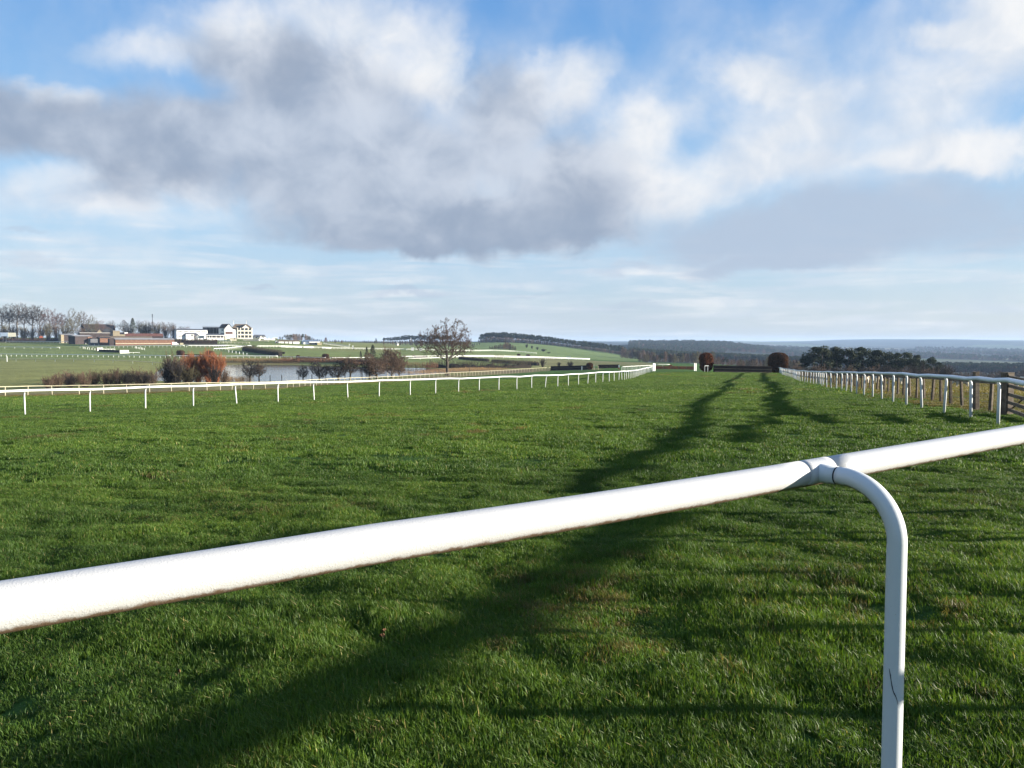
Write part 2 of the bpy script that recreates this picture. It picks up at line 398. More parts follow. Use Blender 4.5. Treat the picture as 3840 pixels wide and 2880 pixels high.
def _basis(x, y):
    x = x / 50; y = y / 50
    return np.stack([x, y, x * y, x * x, y * y, x * x * y, x * y * y, y ** 3, x ** 3, 1 + 0 * x], -1)
_cf = np.linalg.lstsq(np.concatenate([_basis(_mx, _my), .12 * np.eye(10)]), np.concatenate([_mz, np.zeros(10)]), rcond=None)[0]
AZN = 2880
azg = np.linspace(-PI, PI, AZN + 1)
prof = np.array(prof)
TZ = np.empty((AZN + 1, NR))
for j in range(NR): TZ[:, j] = np.interp(azg, azs, prof[:, j])
_R, _A = np.meshgrid(rg, azg); _zn = _basis(_R * np.sin(_A), _R * np.cos(_A)) @ _cf
_w = np.clip((95 - _R) / 45, 0, 1) * np.clip((0.82 - np.abs(_A)) / .16, 0, 1); _w = _w * _w * (3 - 2 * _w)
TZ = TZ * (1 - _w) + _zn * _w
def gk(n, s):
    x = np.arange(-n, n + 1); g = np.exp(-x * x / (2 * s * s)); return g / g.sum()
ka = gk(24, 9.0)
pad = np.concatenate([TZ[-25:-1], TZ, TZ[1:25]], 0)
TZ = np.apply_along_axis(lambda a: np.convolve(a, ka, 'valid'), 0, pad)
kr = gk(5, 1.6)
pad = np.concatenate([np.repeat(TZ[:, :1], 5, 1), TZ, np.repeat(TZ[:, -1:], 5, 1)], 1)
TZ = np.apply_along_axis(lambda a: np.convolve(a, kr, 'valid'), 1, pad)

_rs = np.random.RandomState(5)
_waves = [(_rs.uniform(-1, 1, 2), _rs.uniform(0, 6.28)) for _ in range(26)]
def relief(X, Y):
    """small unevenness of the turf, 4 m down to 0.4 m across"""
    r = np.hypot(X, Y); out = np.zeros_like(r, dtype=float)
    for i, (d, ph) in enumerate(_waves):
        wl = 6.0 * (0.86 ** i) + 0.35
        k = d / np.hypot(*d) * (2 * PI / wl)
        out += (0.0026 * wl ** 0.3 if wl > 1.6 else 0.0034) * np.sin(k[0] * X + k[1] * Y + ph + 1.3 * np.sin(0.31 * X - 0.23 * Y + i))
    return out * np.clip((r - 1.0) / 3.0, 0, 1) * np.clip(1.6 - r / 400, 0.0, 1)
def ground_z(X, Y):
    X = np.asarray(X, float); Y = np.asarray(Y, float)
    r = np.maximum(np.hypot(X, Y), 0.401); a = np.arctan2(X, Y)
    fa = np.clip((a + PI) / (2 * PI) * AZN, 0, AZN - 1e-6); fr = np.clip((np.log(r) - LR0) / (LR1 - LR0) * (NR - 1), 0, NR - 1 - 1e-6)
    ia = fa.astype(int); ir = fr.astype(int); ta = fa - ia; tr = fr - ir
    z = (TZ[ia, ir] * (1 - ta) * (1 - tr) + TZ[ia + 1, ir] * ta * (1 - tr) + TZ[ia, ir + 1] * (1 - ta) * tr + TZ[ia + 1, ir + 1] * ta * tr)
    far = np.clip((r - 2000) / 2500, 0, 1)
    hills = np.sin(X / 610 + 0.7 * np.sin(Y / 900)) * 6 + np.sin(X / 270 + Y / 1300 + 1.1) * 5 + np.sin(X / 118 + 2 + Y / 400) * 2.6
    return z + relief(X, Y) + far * hills
def gz(X, Y): return float(ground_z(np.array([X]), np.array([Y]))[0])
def gp(u, Y):
    """ground point in photograph column u, Y metres ahead"""
    X = (u - 1920) / F * Y
    for _ in range(3): X = px_x(u, Y, gz(X, Y))
    return Vector((X, Y, gz(X, Y)))
def at(u, v, Y):
    z = px_z(v, Y); return Vector((px_x(u, Y, z), Y, z))
def facing(p): return -math.atan2(p[0], p[1])      # turn that makes a thing's -y side face the viewer's standpoint
# ------------------------------------------------------------------ what grows where
def vnoise(X, Y, s, seed):
    """smooth value noise, numpy"""
    x = np.asarray(X) / s; y = np.asarray(Y) / s
    xi = np.floor(x).astype(np.int64); yi = np.floor(y).astype(np.int64); fx = x - xi; fy = y - yi
    def h(a, b):
        n = (a * 374761393 + b * 668265263 + seed * 974711) & 0xffffffff
        n = ((n ^ (n >> 13)) * 1274126177) & 0xffffffff
        return ((n ^ (n >> 16)) & 0xffff) / 65535.0
    fx = fx * fx * (3 - 2 * fx); fy = fy * fy * (3 - 2 * fy)
    return (h(xi, yi) * (1 - fx) + h(xi + 1, yi) * fx) * (1 - fy) + (h(xi, yi + 1) * (1 - fx) + h(xi + 1, yi + 1) * fx) * fy
def fnoise(X, Y, s, seed): return 0.55 * vnoise(X, Y, s, seed) + 0.28 * vnoise(X, Y, s / 2.1, seed + 1) + 0.17 * vnoise(X, Y, s / 4.3, seed + 2)
def cells(X, Y, s, seed):
    """nearest-seed patchwork: a random value per patch"""
    x = np.asarray(X) / s; y = np.asarray(Y) / s
    xi = np.floor(x).astype(np.int64); yi = np.floor(y).astype(np.int64)
    best = np.full(x.shape, 9.0); val = np.zeros(x.shape)
    for dx in (-1, 0, 1):
        for dy in (-1, 0, 1):
            a, b = xi + dx, yi + dy
            n = (a * 374761393 + b * 668265263 + seed * 974711) & 0xffffffff
            n = ((n ^ (n >> 13)) * 1274126177) & 0xffffffff; n ^= n >> 16
            px_ = a + ((n & 1023) / 1023.0); py_ = b + (((n >> 10) & 1023) / 1023.0); v = ((n >> 20) & 1023) / 1023.0
            d = (px_ - x) ** 2 + (py_ - y) ** 2
            m = d < best; best = np.where(m, d, best); val = np.where(m, v, val)
    return val
def poly_x(pts, Y):
    p = np.array(sorted(pts, key=lambda q: q[1])); return np.interp(Y, p[:, 1], p[:, 0])
# the track's rails in plan (metres right, metres ahead)
RAIL_B = [(px_x(u, d, -2), d) for u, d in ((-420, 31), (-160, 33.5), (105, 36), (357, 38.2), (569, 40.3), (763, 42.8), (946, 45.6), (1110, 48), (1241, 50.3), (1369, 52.4), (1475, 54.2), (1578, 56.2), (1666, 58.4), (1748, 60.6), (1826, 63), (1896, 65.2), (1958, 67.7), (2015, 70.2), (2068, 72.8), (2115, 75.3), (2154, 77.8), (2192, 80.4), (2224, 83), (2254, 85.8), (2280, 88.4), (2301, 91), (2324, 94.5), (2345, 100), (2366, 108), (2385, 119), (2402, 134), (2420, 150), (2436, 164), (2448, 176))]
_cy = np.array([7.9, 9.9, 13.5, 17, 22, 27.5, 33, 40.5, 48.5, 58, 67.5, 86, 105, 133, 161]); _cx = np.array([7.2, 7.95, 9.2, 10.95, 12.35, 13.75, 15.2, 17.45, 19.95, 22.5, 25.2, 30.6, 36.1, 44.7, 53.6])
RAIL_C = [(float(np.interp(y, _cy, np.convolve(np.pad(_cx, 1, mode='reflect', reflect_type='odd'), [.2, .6, .2], 'valid'))), float(y)) for y in np.concatenate([np.linspace(7.9, 60, 27), np.linspace(64, 161, 20)])]
FENCE_F2 = [(3.6, 1.2), (5.0, 2.9), (6.15, 4.2), (7.6, 6.7), (8.0, 7.6)]
FENCE_F3 = [(10.9, 14.6), (11.7, 16.9), (12.55, 19.1)]
FENCE_F = [(13.95, 22.6)] + [(float(np.interp(y, [p[1] for p in RAIL_C], [p[0] for p in RAIL_C])) + 1.55 + .5 * min(1, max(0, (y - 24) / 30)), float(y)) for y in np.concatenate([np.linspace(25.5, 60, 15), np.linspace(66, 161, 18)])]
RAIL_D = [(px_x(u, d, -5), d) for u, d in ((-500, 72), (-200, 77), (90, 85), (180, 87), (270, 88), (440, 91), (640, 95), (800, 100), (930, 108), (1060, 114), (1200, 130), (1340, 146), (1480, 163), (1600, 180), (1700, 195), (1800, 216), (1900, 236), (1985, 254), (2065, 270))]
def left_of(pts, X, Y):
    """signed distance-like X offset from a line running away from the viewer (positive = right of it)"""
    return X - poly_x(pts, Y)
pB = sorted(RAIL_B, key=lambda q: q[0])
def behind_B(X, Y):
    p = np.array(pB); return Y - np.interp(X, p[:, 0], p[:, 1])
pD = np.array(sorted(RAIL_D, key=lambda q: q[0]))
def behind_D(X, Y): return Y - np.interp(X, pD[:, 0], pD[:, 1])
def lerp(a, b, t): return a * (1 - t[:, None]) + b * t[:, None]
def sst(x, a, b):
    t = np.clip((x - a) / (b - a), 0, 1); return t * t * (3 - 2 * t)
TURF = np.array((0.055, 0.116, 0.019)); ROUGH = np.array((0.195, 0.200, 0.066)); DRY = np.array((0.215, 0.175, 0.088))
OCHRE = np.array((0.190, 0.170, 0.075)); HILLG = np.array((0.140, 0.190, 0.058)); WOODG = np.array((0.022, 0.026, 0.018)); BROWN = np.array((0.055, 0.038, 0.024)); EARTH = np.array((0.070, 0.050, 0.036))
def cover_at(X, Y):
    X = np.asarray(X, float); Y = np.asarray(Y, float)
    r = np.hypot(X, Y); u = 1920 + F * X / np.maximum(Y, 0.5); n = fnoise(X, Y, 14, 3); n2 = fnoise(X, Y, 60, 9)
    c = np.repeat(TURF[None], len(X), 0)
    front = Y > 5
    # right: grazed field past the wooden fence, with bleached grass along its foot
    off = np.where(front, left_of(FENCE_F, X, np.clip(Y, 22.6, 161)), -9.0)
    off = np.where(Y < 22.6, -9, off)
    w = sst(off + (n - .5) * 1.0, -0.9, 0.1); c = lerp(c, np.array((0.150, 0.150, 0.052)), w * (Y < 175))
    w = np.exp(-((off + 0.1) / 0.55) ** 2) * (n > 0.36); c = lerp(c, np.array((0.17, 0.105, 0.06)), 0.75 * w * (Y < 130))
    # left: past the far rail, a strip of green, then bleached grass to the second rail and rough pasture below it
    bb = behind_B(X, Y); bd = behind_D(X, Y)
    inner = (X < pB[-1][0]) & (bb > 0)
    w = sst(bd + (n - .5) * 6, -9, -3) * inner; c = lerp(c, DRY, w * (0.6 + .4 * n2))
    w = sst(bd + (n - .5) * 8, 28, 50) * inner; c = lerp(c, ROUGH, w)
    # the far side of the valley
    w = sst(Y, 335, 375) * (u < 1500) + sst(Y, 310, 330) * (u >= 1500) * (u < 1990); w = np.clip(w, 0, 1) * inner
    c = lerp(c, np.array((0.150, 0.190, 0.058)), w * (0.65 + 0.35 * n2))
    w = sst(Y, 515, 545) * (u > 1150) * (u < 1500) * inner; c = lerp(c, np.array((0.190, 0.195, 0.064)), w * 0.8)
    # dry reedy margins
    w = np.exp(-((Y - 360) / 12) ** 2) * (u > 780) * (u < 1120); c = lerp(c, np.array((0.25, 0.16, 0.07)), w * 0.8)
    w = sst(Y, 240, 262) * (1 - sst(Y, 292, 304)) * (u > 1560) * (u < 2000); c = lerp(c, np.array((0.20, 0.15, 0.09)), w * 0.8)
    # ochre stubble in front of the pine hill
    w = sst(u, 1930, 2080) * sst(Y, 325, 380) * (1 - sst(Y, 560, 640)); w = np.where(u > 2400, w * (1 - sst(u, 2400, 2520)), w); c = lerp(c, OCHRE, w * (0.6 + 0.4 * n2))
    w = sst(Y, 640, 720) * (u > 1760) * (u < 2480) * (Y < 1290); c = lerp(c, HILLG, w)
    # heathery bank by the stables
    w = sst(Y, 604, 622) * (1 - sst(Y, 690, 705)) * (u < 330); c = lerp(c, BROWN, w)
    w = sst(Y, 640, 660) * (u >= 330) * (u < 660) * (Y < 900); c = lerp(c, EARTH, w * 0.8)
    # gravel in front of the hedge jump
    w = ((Y > 536) & (Y < 580) & (u > 690) & (u < 850)) * 0.85; c = lerp(c, np.array((0.16, 0.15, 0.13)), w)
    # far country: fields and woods in patches
    far = sst(r, 520, 700) * (u > 2420) + sst(r, 1250, 1400); far = np.clip(far, 0, 1)
    pv = cells(X + 60 * n2, Y * 0.55, 260, 11); wn = fnoise(X, Y * 0.5, 900, 21)
    fc = np.where((pv < 0.30)[:, None], np.array((0.075, 0.105, 0.035)), np.where((pv < 0.55)[:, None], np.array((0.125, 0.130, 0.060)), np.where((pv < 0.72)[:, None], np.array((0.17, 0.15, 0.09)), np.array((0.055, 0.060, 0.032)))))
    fc = fc * 0.8
    fc = np.where((wn > 0.48)[:, None], WOODG * (0.6 + 1.0 * cells(X, Y * .6, 200, 17))[:, None], fc)
    c = lerp(c, fc, far)
    return c
def wood_at(X, Y): return fnoise(X, Y * 0.5, 900, 21) > 0.50

# ------------------------------------------------------------------ ground sheet
fine = np.linspace(-0.66, 0.66, 430)
coarse_l = np.linspace(-PI, -0.66, 66)[:-1]; coarse_r = np.linspace(0.66, PI, 66)[1:-1]
A = np.concatenate([coarse_l, fine, coarse_r]); NA = len(A)
R = np.exp(np.linspace(math.log(0.6), math.log(8990.0), 330)); NRR = len(R)
RR, AA = np.meshgrid(R, A, indexing='ij')
GX = (RR * np.sin(AA)).ravel(); GY = (RR * np.cos(AA)).ravel()
GZ = ground_z(GX, GY)
verts = np.stack([GX, GY, GZ], 1)
verts = np.concatenate([verts, [[0, 0, 0.0]]])
i, j = np.meshgrid(np.arange(NRR - 1), np.arange(NA), indexing='ij')
j2 = (j + 1) % NA
quads = np.stack([i * NA + j, (i + 1) * NA + j, (i + 1) * NA + j2, i * NA + j2], -1).reshape(-1, 4)

gm = bpy.data.materials.new('turf_ground'); gm.use_nodes = True
t = NT(gm.node_tree); b = gm.node_tree.nodes['Principled BSDF']
pos = t.new('ShaderNodeNewGeometry').outputs['Position']
att = t.new('ShaderNodeAttribute'); att.attribute_name = 'cover'
n1 = t.noise(pos, 0.9, 6, 0.65); n2_ = t.noise(pos, 0.06, 5, 0.6); n3 = t.noise(pos, 7.0, 3, 0.6)
v1 = t.ramp(n1, 0.3, 0.7, 0.72, 1.28, smooth=False)
v2 = t.ramp(n2_, 0.3, 0.7, 0.78, 1.22, smooth=False)
v3 = t.ramp(n3, 0.25, 0.75, 0.75, 1.25, smooth=False)
vv = t.math('MULTIPLY', t.math('MULTIPLY', v1, v2), v3)
cc = t.new('ShaderNodeCombineXYZ')
for k in range(3): t.link(vv, cc.inputs[k])
colr = t.mix(1.0, att.outputs['Color'], cc.outputs[0], 'MULTIPLY')
t.link(colr, b.inputs['Base Color']); b.inputs['Roughness'].default_value = 0.95; b.inputs['Specular IOR Level'].default_value = 0.1
bh = t.math('ADD', t.math('MULTIPLY', t.noise(pos, 1.1, 8, 0.72), 0.42), t.math('MULTIPLY', t.noise(pos, 12.0, 4, 0.7), 0.06))
bp = t.new('ShaderNodeBump'); bp.inputs['Strength'].default_value = 1.0; bp.inputs['Distance'].default_value = 1.0
t.link(bh, bp.inputs['Height']); t.link(bp.outputs[0], b.inputs['Normal'])
me = np_mesh('ground', verts, quads, gm, smooth=True)
tri = np.stack([np.full(NA, NRR * NA), np.arange(NA), (np.arange(NA) + 1) % NA], 1)
cov = cover_at(verts[:, 0], verts[:, 1])
ca = me.attributes.new('cover', 'FLOAT_COLOR', 'POINT')
ca.data.foreach_set('color', np.concatenate([cov, np.ones((len(cov), 1))], 1).astype(np.float32).ravel())
ground = kind(ob('ground', me), 'structure')
# the small disc under the viewer's feet
capv = np.concatenate([verts[:NA], [[0, 0, 0.0]]]); capf = np.stack([np.full(NA, NA), (np.arange(NA) + 1) % NA, np.arange(NA)], 1)
me2 = np_mesh('ground_patch', capv, capf, gm)
ca = me2.attributes.new('cover', 'FLOAT_COLOR', 'POINT')
ca.data.foreach_set('color', np.tile(np.array([*TURF, 1.0], np.float32), len(capv)))
kind(ob('ground_patch', me2), 'structure')

# ------------------------------------------------------------------ lake
LAKE_Z = CAM_H - 9.6
wm = bpy.data.materials.new('lake_water'); wm.use_nodes = True
t = NT(wm.node_tree); b = wm.node_tree.nodes['Principled BSDF']
b.inputs['Base Color'].default_value = (0.03, 0.05, 0.07, 1); b.inputs['Roughness'].default_value = 0.07; b.inputs['IOR'].default_value = 1.33
pos = t.new('ShaderNodeNewGeometry').outputs['Position']
bp = t.new('ShaderNodeBump'); bp.inputs['Strength'].default_value = 0.5; bp.inputs['Distance'].default_value = 0.06
t.link(t.noise(pos, 0.9, 5, 0.6), bp.inputs['Height']); t.link(bp.outputs[0], b.inputs['Normal'])
lx = [(560, 178), (900, 178), (1200, 180), (1400, 192), (1560, 212), (1660, 232), (1700, 262), (1650, 292), (1500, 306), (1400, 322), (1290, 350), (1000, 366), (820, 366), (600, 362)]
lv = [(px_x(u, d, LAKE_Z), d, LAKE_Z) for u, d in lx]
lake = bpy.data.meshes.new('lake'); lake.from_pydata(lv, [], [tuple(range(len(lv)))]); lake.materials.append(wm)
kind(ob('lake', lake), 'structure')

# ------------------------------------------------------------------ grass blades
def blade_mat(name, col, colb, tan):
    m = bpy.data.materials.new(name); m.use_nodes = True
    t = NT(m.node_tree); nt = m.node_tree
    b = nt.nodes['Principled BSDF']; out = nt.nodes['Material Output']
    at_ = t.new('ShaderNodeAttribute'); at_.attribute_name = 'tint'
    oi = t.new('ShaderNodeObjectInfo').outputs['Random']
    c = t.mix(t.ramp(at_.outputs['Fac'], 0.0, 0.8, smooth=False), col, colb)
    c = t.mix(t.ramp(at_.outputs['Fac'], 0.955, 0.985), c, tan)
    c = t.mix(1.0, c, t.mix(oi, (0.80, 0.81, 0.80), (1.2, 1.18, 1.15)), 'MULTIPLY')
    pt = t.new('ShaderNodeAttribute', attribute_type='INSTANCER'); pt.attribute_name = 'patch'
    pc = t.new('ShaderNodeValToRGB'); t.link(pt.outputs['Fac'], pc.inputs[0])
    for e_, (p_, c_) in zip(pc.color_ramp.elements, [(0.25, (0.66, 0.70, 0.70, 1)), (0.78, (1.32, 1.20, 1.0, 1))]): e_.position = p_; e_.color = c_
    c = t.mix(1.0, c, pc.outputs[0], 'MULTIPLY')
    t.link(c, b.inputs['Base Color']); b.inputs['Roughness'].default_value = 0.5; b.inputs['Specular IOR Level'].default_value = 0.22
    tr = t.new('ShaderNodeBsdfTranslucent'); t.link(t.mix(1.0, c, (1.5, 1.5, 0.7), 'MULTIPLY'), tr.inputs['Color'])
    mx = t.new('ShaderNodeMixShader'); mx.inputs[0].default_value = 0.35
    t.link(b.outputs[0], mx.inputs[1]); t.link(tr.outputs[0], mx.inputs[2]); t.link(mx.outputs[0], out.inputs['Surface'])
    return m
M_GRASS = blade_mat('grass_blade', (0.040, 0.098, 0.016), (0.082, 0.140, 0.023), (0.27, 0.24, 0.10))
M_DRYG = blade_mat('dry_blade', (0.075, 0.082, 0.025), (0.13, 0.105, 0.042), (0.24, 0.18, 0.09))
def tuft_mesh(name, n, size, hmin, hmax, width, m, seed, lean=0.55, shape=2):
    r = np.random.RandomState(seed)
    bx = r.uniform(-size / 2, size / 2, n); by = r.uniform(-size / 2, size / 2, n)
    h = r.uniform(hmin, hmax, n); a = r.uniform(0, 2 * PI, n); la = r.normal(0, 1, n) * 1.4 + 2.5; ln = np.abs(r.normal(lean * .6, lean * .5, n))
    w = width * r.uniform(0.7, 1.3, n); tint = r.uniform(0, 1, n)
    dx, dy = np.cos(a), np.sin(a); lx_, ly_ = np.cos(la) * ln, np.sin(la) * ln
    V = np.zeros((n, 5, 3))
    V[:, 0] = np.stack([bx - dx * w / 2, by - dy * w / 2, -0.012 * np.ones(n)], 1)
    V[:, 1] = np.stack([bx + dx * w / 2, by + dy * w / 2, -0.012 * np.ones(n)], 1)
    mh = h * 0.55
    V[:, 2] = np.stack([bx + dx * w * .42 + lx_ * mh * .35, by + dy * w * .42 + ly_ * mh * .35, mh], 1)
    V[:, 3] = np.stack([bx - dx * w * .42 + lx_ * mh * .35, by - dy * w * .42 + ly_ * mh * .35, mh], 1)
    V[:, 4] = np.stack([bx + lx_ * h, by + ly_ * h, h * (1 - 0.18 * ln)], 1)
    o = np.arange(n)[:, None] * 5
    F3 = np.concatenate([o + np.array([0, 1, 2]), o + np.array([0, 2, 3]), o + np.array([3, 2, 4])], 0)
    me = np_mesh(name, V.reshape(-1, 3), F3, m, smooth=False)
    at_ = me.attributes.new('tint', 'FLOAT', 'POINT'); at_.data.foreach_set('value', np.repeat(tint, 5).astype(np.float32))
    return me
TUFTS = bpy.data.collections.new('tufts')
def reg(me):
    o = bpy.data.objects.new(me.name, me); TUFTS.objects.link(o); return o
def scatter_group(objs, gname):
    col = bpy.data.collections.new(gname)
    for k, o in enumerate(objs):
        o.name = '%s_%02d' % (gname, k); col.objects.link(o)
    return col
def scatter(name, pts, idx, rot, scl, col, patch=None):
    me = bpy.data.meshes.new(name)
    me.vertices.add(len(pts)); me.vertices.foreach_set('co', np.asarray(pts, np.float32).ravel())
    for nm, ty, arr, key in (('idx', 'INT', idx, 'value'), ('rot', 'FLOAT_VECTOR', rot, 'vector'), ('scl', 'FLOAT_VECTOR', scl, 'vector')):
        at_ = me.attributes.new(nm, ty, 'POINT'); at_.data.foreach_set(key, np.asarray(arr, np.int32 if ty == 'INT' else np.float32).ravel())
    if patch is not None:
        at_ = me.attributes.new('patch', 'FLOAT', 'POINT'); at_.data.foreach_set('value', np.asarray(patch, np.float32))
    o = bpy.data.objects.new(name, me); C.objects.link(o)
    ng = bpy.data.node_groups.new(name + '_scatter', 'GeometryNodeTree')
    ng.interface.new_socket('Geometry', in_out='INPUT', socket_type='NodeSocketGeometry'); ng.interface.new_socket('Geometry', in_out='OUTPUT', socket_type='NodeSocketGeometry')
    gi = ng.nodes.new('NodeGroupInput'); go = ng.nodes.new('NodeGroupOutput')
    ci = ng.nodes.new('GeometryNodeCollectionInfo'); ci.inputs['Collection'].default_value = col
    ci.inputs['Separate Children'].default_value = True; ci.inputs['Reset Children'].default_value = True
    iop = ng.nodes.new('GeometryNodeInstanceOnPoints'); iop.inputs['Pick Instance'].default_value = True
    def named(nm, ty):
        n = ng.nodes.new('GeometryNodeInputNamedAttribute'); n.data_type = ty; n.inputs['Name'].default_value = nm
        return [s for s in n.outputs if s.enabled][0]
    L = ng.links.new
    L(gi.outputs[0], iop.inputs['Points']); L(ci.outputs[0], iop.inputs['Instance'])
    L(named('idx', 'INT'), iop.inputs['Instance Index']); L(named('rot', 'FLOAT_VECTOR'), iop.inputs['Rotation']); L(named('scl', 'FLOAT_VECTOR'), iop.inputs['Scale'])
    L(iop.outputs[0], go.inputs[0])
    md = o.modifiers.new('scatter', 'NODES'); md.node_group = ng
    return kind(o, 'stuff')

NEARV, MIDV = 7, 6
near_t = [reg(tuft_mesh('near', 120, 0.13, 0.022, 0.058, 0.0036, M_GRASS, 100 + k)) for k in range(NEARV)]
near_t += [reg(tuft_mesh('near', 110, 0.13, 0.022, 0.062, 0.0034, M_DRYG, 200 + k, lean=0.8)) for k in range(2)]
near_c = scatter_group(near_t, 'near_tuft')
mid_t = [reg(tuft_mesh('mid', 230, 0.42, 0.025, 0.062, 0.0070, M_GRASS, 300 + k)) for k in range(MIDV)]
mid_t += [reg(tuft_mesh('mid', 200, 0.42, 0.03, 0.08, 0.0070, M_DRYG, 400 + k, lean=0.8)) for k in range(2)]
mid_c = scatter_group(mid_t, 'mid_tuft')
far_t = [reg(tuft_mesh('far', 420, 1.15, 0.03, 0.065, 0.014, M_GRASS, 500 + k)) for k in range(5)]
far_t += [reg(tuft_mesh('far', 320, 1.15, 0.05, 0.13, 0.016, M_DRYG, 600 + k, lean=0.8)) for k in range(2)]
far_c = scatter_group(far_t, 'far_tuft')
rs = np.random.RandomState(77)
def wedge(n, d0, d1, half, back=0.0):
    """points spread evenly over the wedge of ground in view, plus a margin either side"""
    d = np.sqrt(rs.uniform(d0 ** 2, d1 ** 2, n)); s = rs.uniform(-half, half, n)
    return d * s, d
def turf_points(n, d0, d1, half, ng, nd, base, extra=None):
    X, Y = wedge(n, d0, d1, half)
    bb = behind_B(X, Y); offF = left_of(FENCE_F, X, np.clip(Y, 22.6, 161)); offF = np.where(Y < 22.6, -9, offF)
    bd = behind_D(X, Y); inner = (X < pB[-1][0]) & (bb > 0)
    keep = ~(inner & (bd > 3)) & ~((Y > 160))
    hole = fnoise(X, Y, .42, 61); keep &= ~((hole < .26) & (Y < 30) & (rs.uniform(0, 1, len(X)) < .85))
    X, Y, offF, bd, inner = X[keep], Y[keep], offF[keep], bd[keep], inner[keep]
    Z = ground_z(X, Y); m = len(X)
    nz = fnoise(X, Y, 2.2, 31); nz2 = fnoise(X, Y, 0.75, 41); nz3 = fnoise(X, Y, 9, 51)
    pd = np.clip((nz - 0.66) * 1.2, 0, 0.2) * (nz3 > 0.45)
    pd = np.maximum(pd, 0.5 * np.exp(-(((X - 0.40) / 0.42) ** 2 + ((Y - 5.0) / 0.75) ** 2)))
    pd = np.maximum(pd, np.where(offF > -0.3, 0.85, 0)); pd = np.maximum(pd, np.where((offF > -1.1) & (nz > .45), 0.8, 0))
    pd = np.maximum(pd, np.where(inner & (bd > -6), 0.9, 0))
    dry = rs.uniform(0, 1, m) < pd
    idx = np.where(dry, ng + rs.randint(0, nd, m), rs.randint(0, ng, m))
    s = base * (0.72 + 0.75 * np.clip(nz2 * 0.55 + nz * 0.55 - 0.05, 0, 1)) * rs.uniform(0.85, 1.15, m)
    hs = s * (0.55 + 0.75 * np.clip((nz2 - 0.25) * 1.6, 0, 1.1))
    scl = np.stack([s, s, hs], 1)
    rot = np.stack([rs.normal(0, 0.06, m), rs.normal(0, 0.06, m), rs.normal(0, 0.5, m)], 1)
    patch = .42 * fnoise(X, Y, 1.1, 71) + .36 * fnoise(X, Y, 5.5, 72) + .22 * fnoise(X, Y, 22, 73)
    patch = np.clip(.5 + (patch - .5) * 1.7, 0, 1)
    return np.stack([X, Y, Z], 1), idx, rot, scl, patch
D1, D2, D3 = 11.5, 44.0, 160.0
for _a, _c in (((26000, 1.6, D1, 0.78, NEARV, 2, 1.0), near_c), ((26000, D1 - 1.0, D2, 0.74, MIDV, 2, 1.0), mid_c), ((36000, D2 - 4.0, D3, 0.72, 5, 2, 1.0), far_c)):
    _p = turf_points(*_a); scatter('grass', *_p[:4], _c, _p[4])
# ------------------------------------------------------------------ paint, timber
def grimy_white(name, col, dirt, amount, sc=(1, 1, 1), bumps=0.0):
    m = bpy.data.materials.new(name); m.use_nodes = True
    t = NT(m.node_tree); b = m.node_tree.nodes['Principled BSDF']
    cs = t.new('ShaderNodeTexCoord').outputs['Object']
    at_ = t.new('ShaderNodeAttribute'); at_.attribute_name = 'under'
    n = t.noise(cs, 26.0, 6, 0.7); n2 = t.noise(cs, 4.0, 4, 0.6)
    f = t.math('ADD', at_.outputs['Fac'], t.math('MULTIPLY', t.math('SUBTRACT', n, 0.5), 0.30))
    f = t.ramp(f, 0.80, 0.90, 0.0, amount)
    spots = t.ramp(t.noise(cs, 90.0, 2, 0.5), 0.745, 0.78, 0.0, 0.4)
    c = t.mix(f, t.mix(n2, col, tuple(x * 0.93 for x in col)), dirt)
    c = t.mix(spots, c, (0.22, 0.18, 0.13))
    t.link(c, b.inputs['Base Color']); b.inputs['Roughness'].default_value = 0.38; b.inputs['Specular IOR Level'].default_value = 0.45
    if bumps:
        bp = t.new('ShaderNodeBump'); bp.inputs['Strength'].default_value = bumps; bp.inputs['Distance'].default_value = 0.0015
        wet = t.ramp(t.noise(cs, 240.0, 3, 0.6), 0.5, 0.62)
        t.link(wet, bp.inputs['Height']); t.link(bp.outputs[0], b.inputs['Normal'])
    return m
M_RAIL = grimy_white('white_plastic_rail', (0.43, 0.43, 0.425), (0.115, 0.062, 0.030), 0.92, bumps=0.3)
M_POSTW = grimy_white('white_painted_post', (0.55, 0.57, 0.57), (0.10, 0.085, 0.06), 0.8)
M_WHITE = mat('white_plastic', (0.78, 0.78, 0.76), rough=0.45, var=0.10, scale=1.2)
M_CREAM = mat('weathered_cream_rail', (0.50, 0.45, 0.31), rough=0.7, var=0.2, scale=2.0)
M_FARW = mat('far_white_rail', (0.80, 0.80, 0.76), rough=0.6)
M_SEAM = mat('dark_joint_and_scuff', (0.03, 0.032, 0.04), rough=0.9)  # dark colour of the pipe joints and of the scuff on the post
M_TIMB = mat('dark_fence_timber', (0.070, 0.052, 0.036), rough=0.9, color2=(0.14, 0.115, 0.085), scale=6.0, bump=0.4, bscale=22)
M_TIMBP = mat('weathered_stake', (0.065, 0.048, 0.034), rough=0.9, color2=(0.13, 0.105, 0.075), scale=7.0, bump=0.4, bscale=24)
M_WIRE = mat('galvanised_wire', (0.25, 0.25, 0.24), rough=0.5, metallic=0.6)
M_DSTAKE = mat('dark_stake', (0.045, 0.04, 0.036), rough=0.9, var=0.4, scale=5)

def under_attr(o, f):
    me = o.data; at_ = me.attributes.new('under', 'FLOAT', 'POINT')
    at_.data.foreach_set('value', [f(v.co) for v in me.vertices])
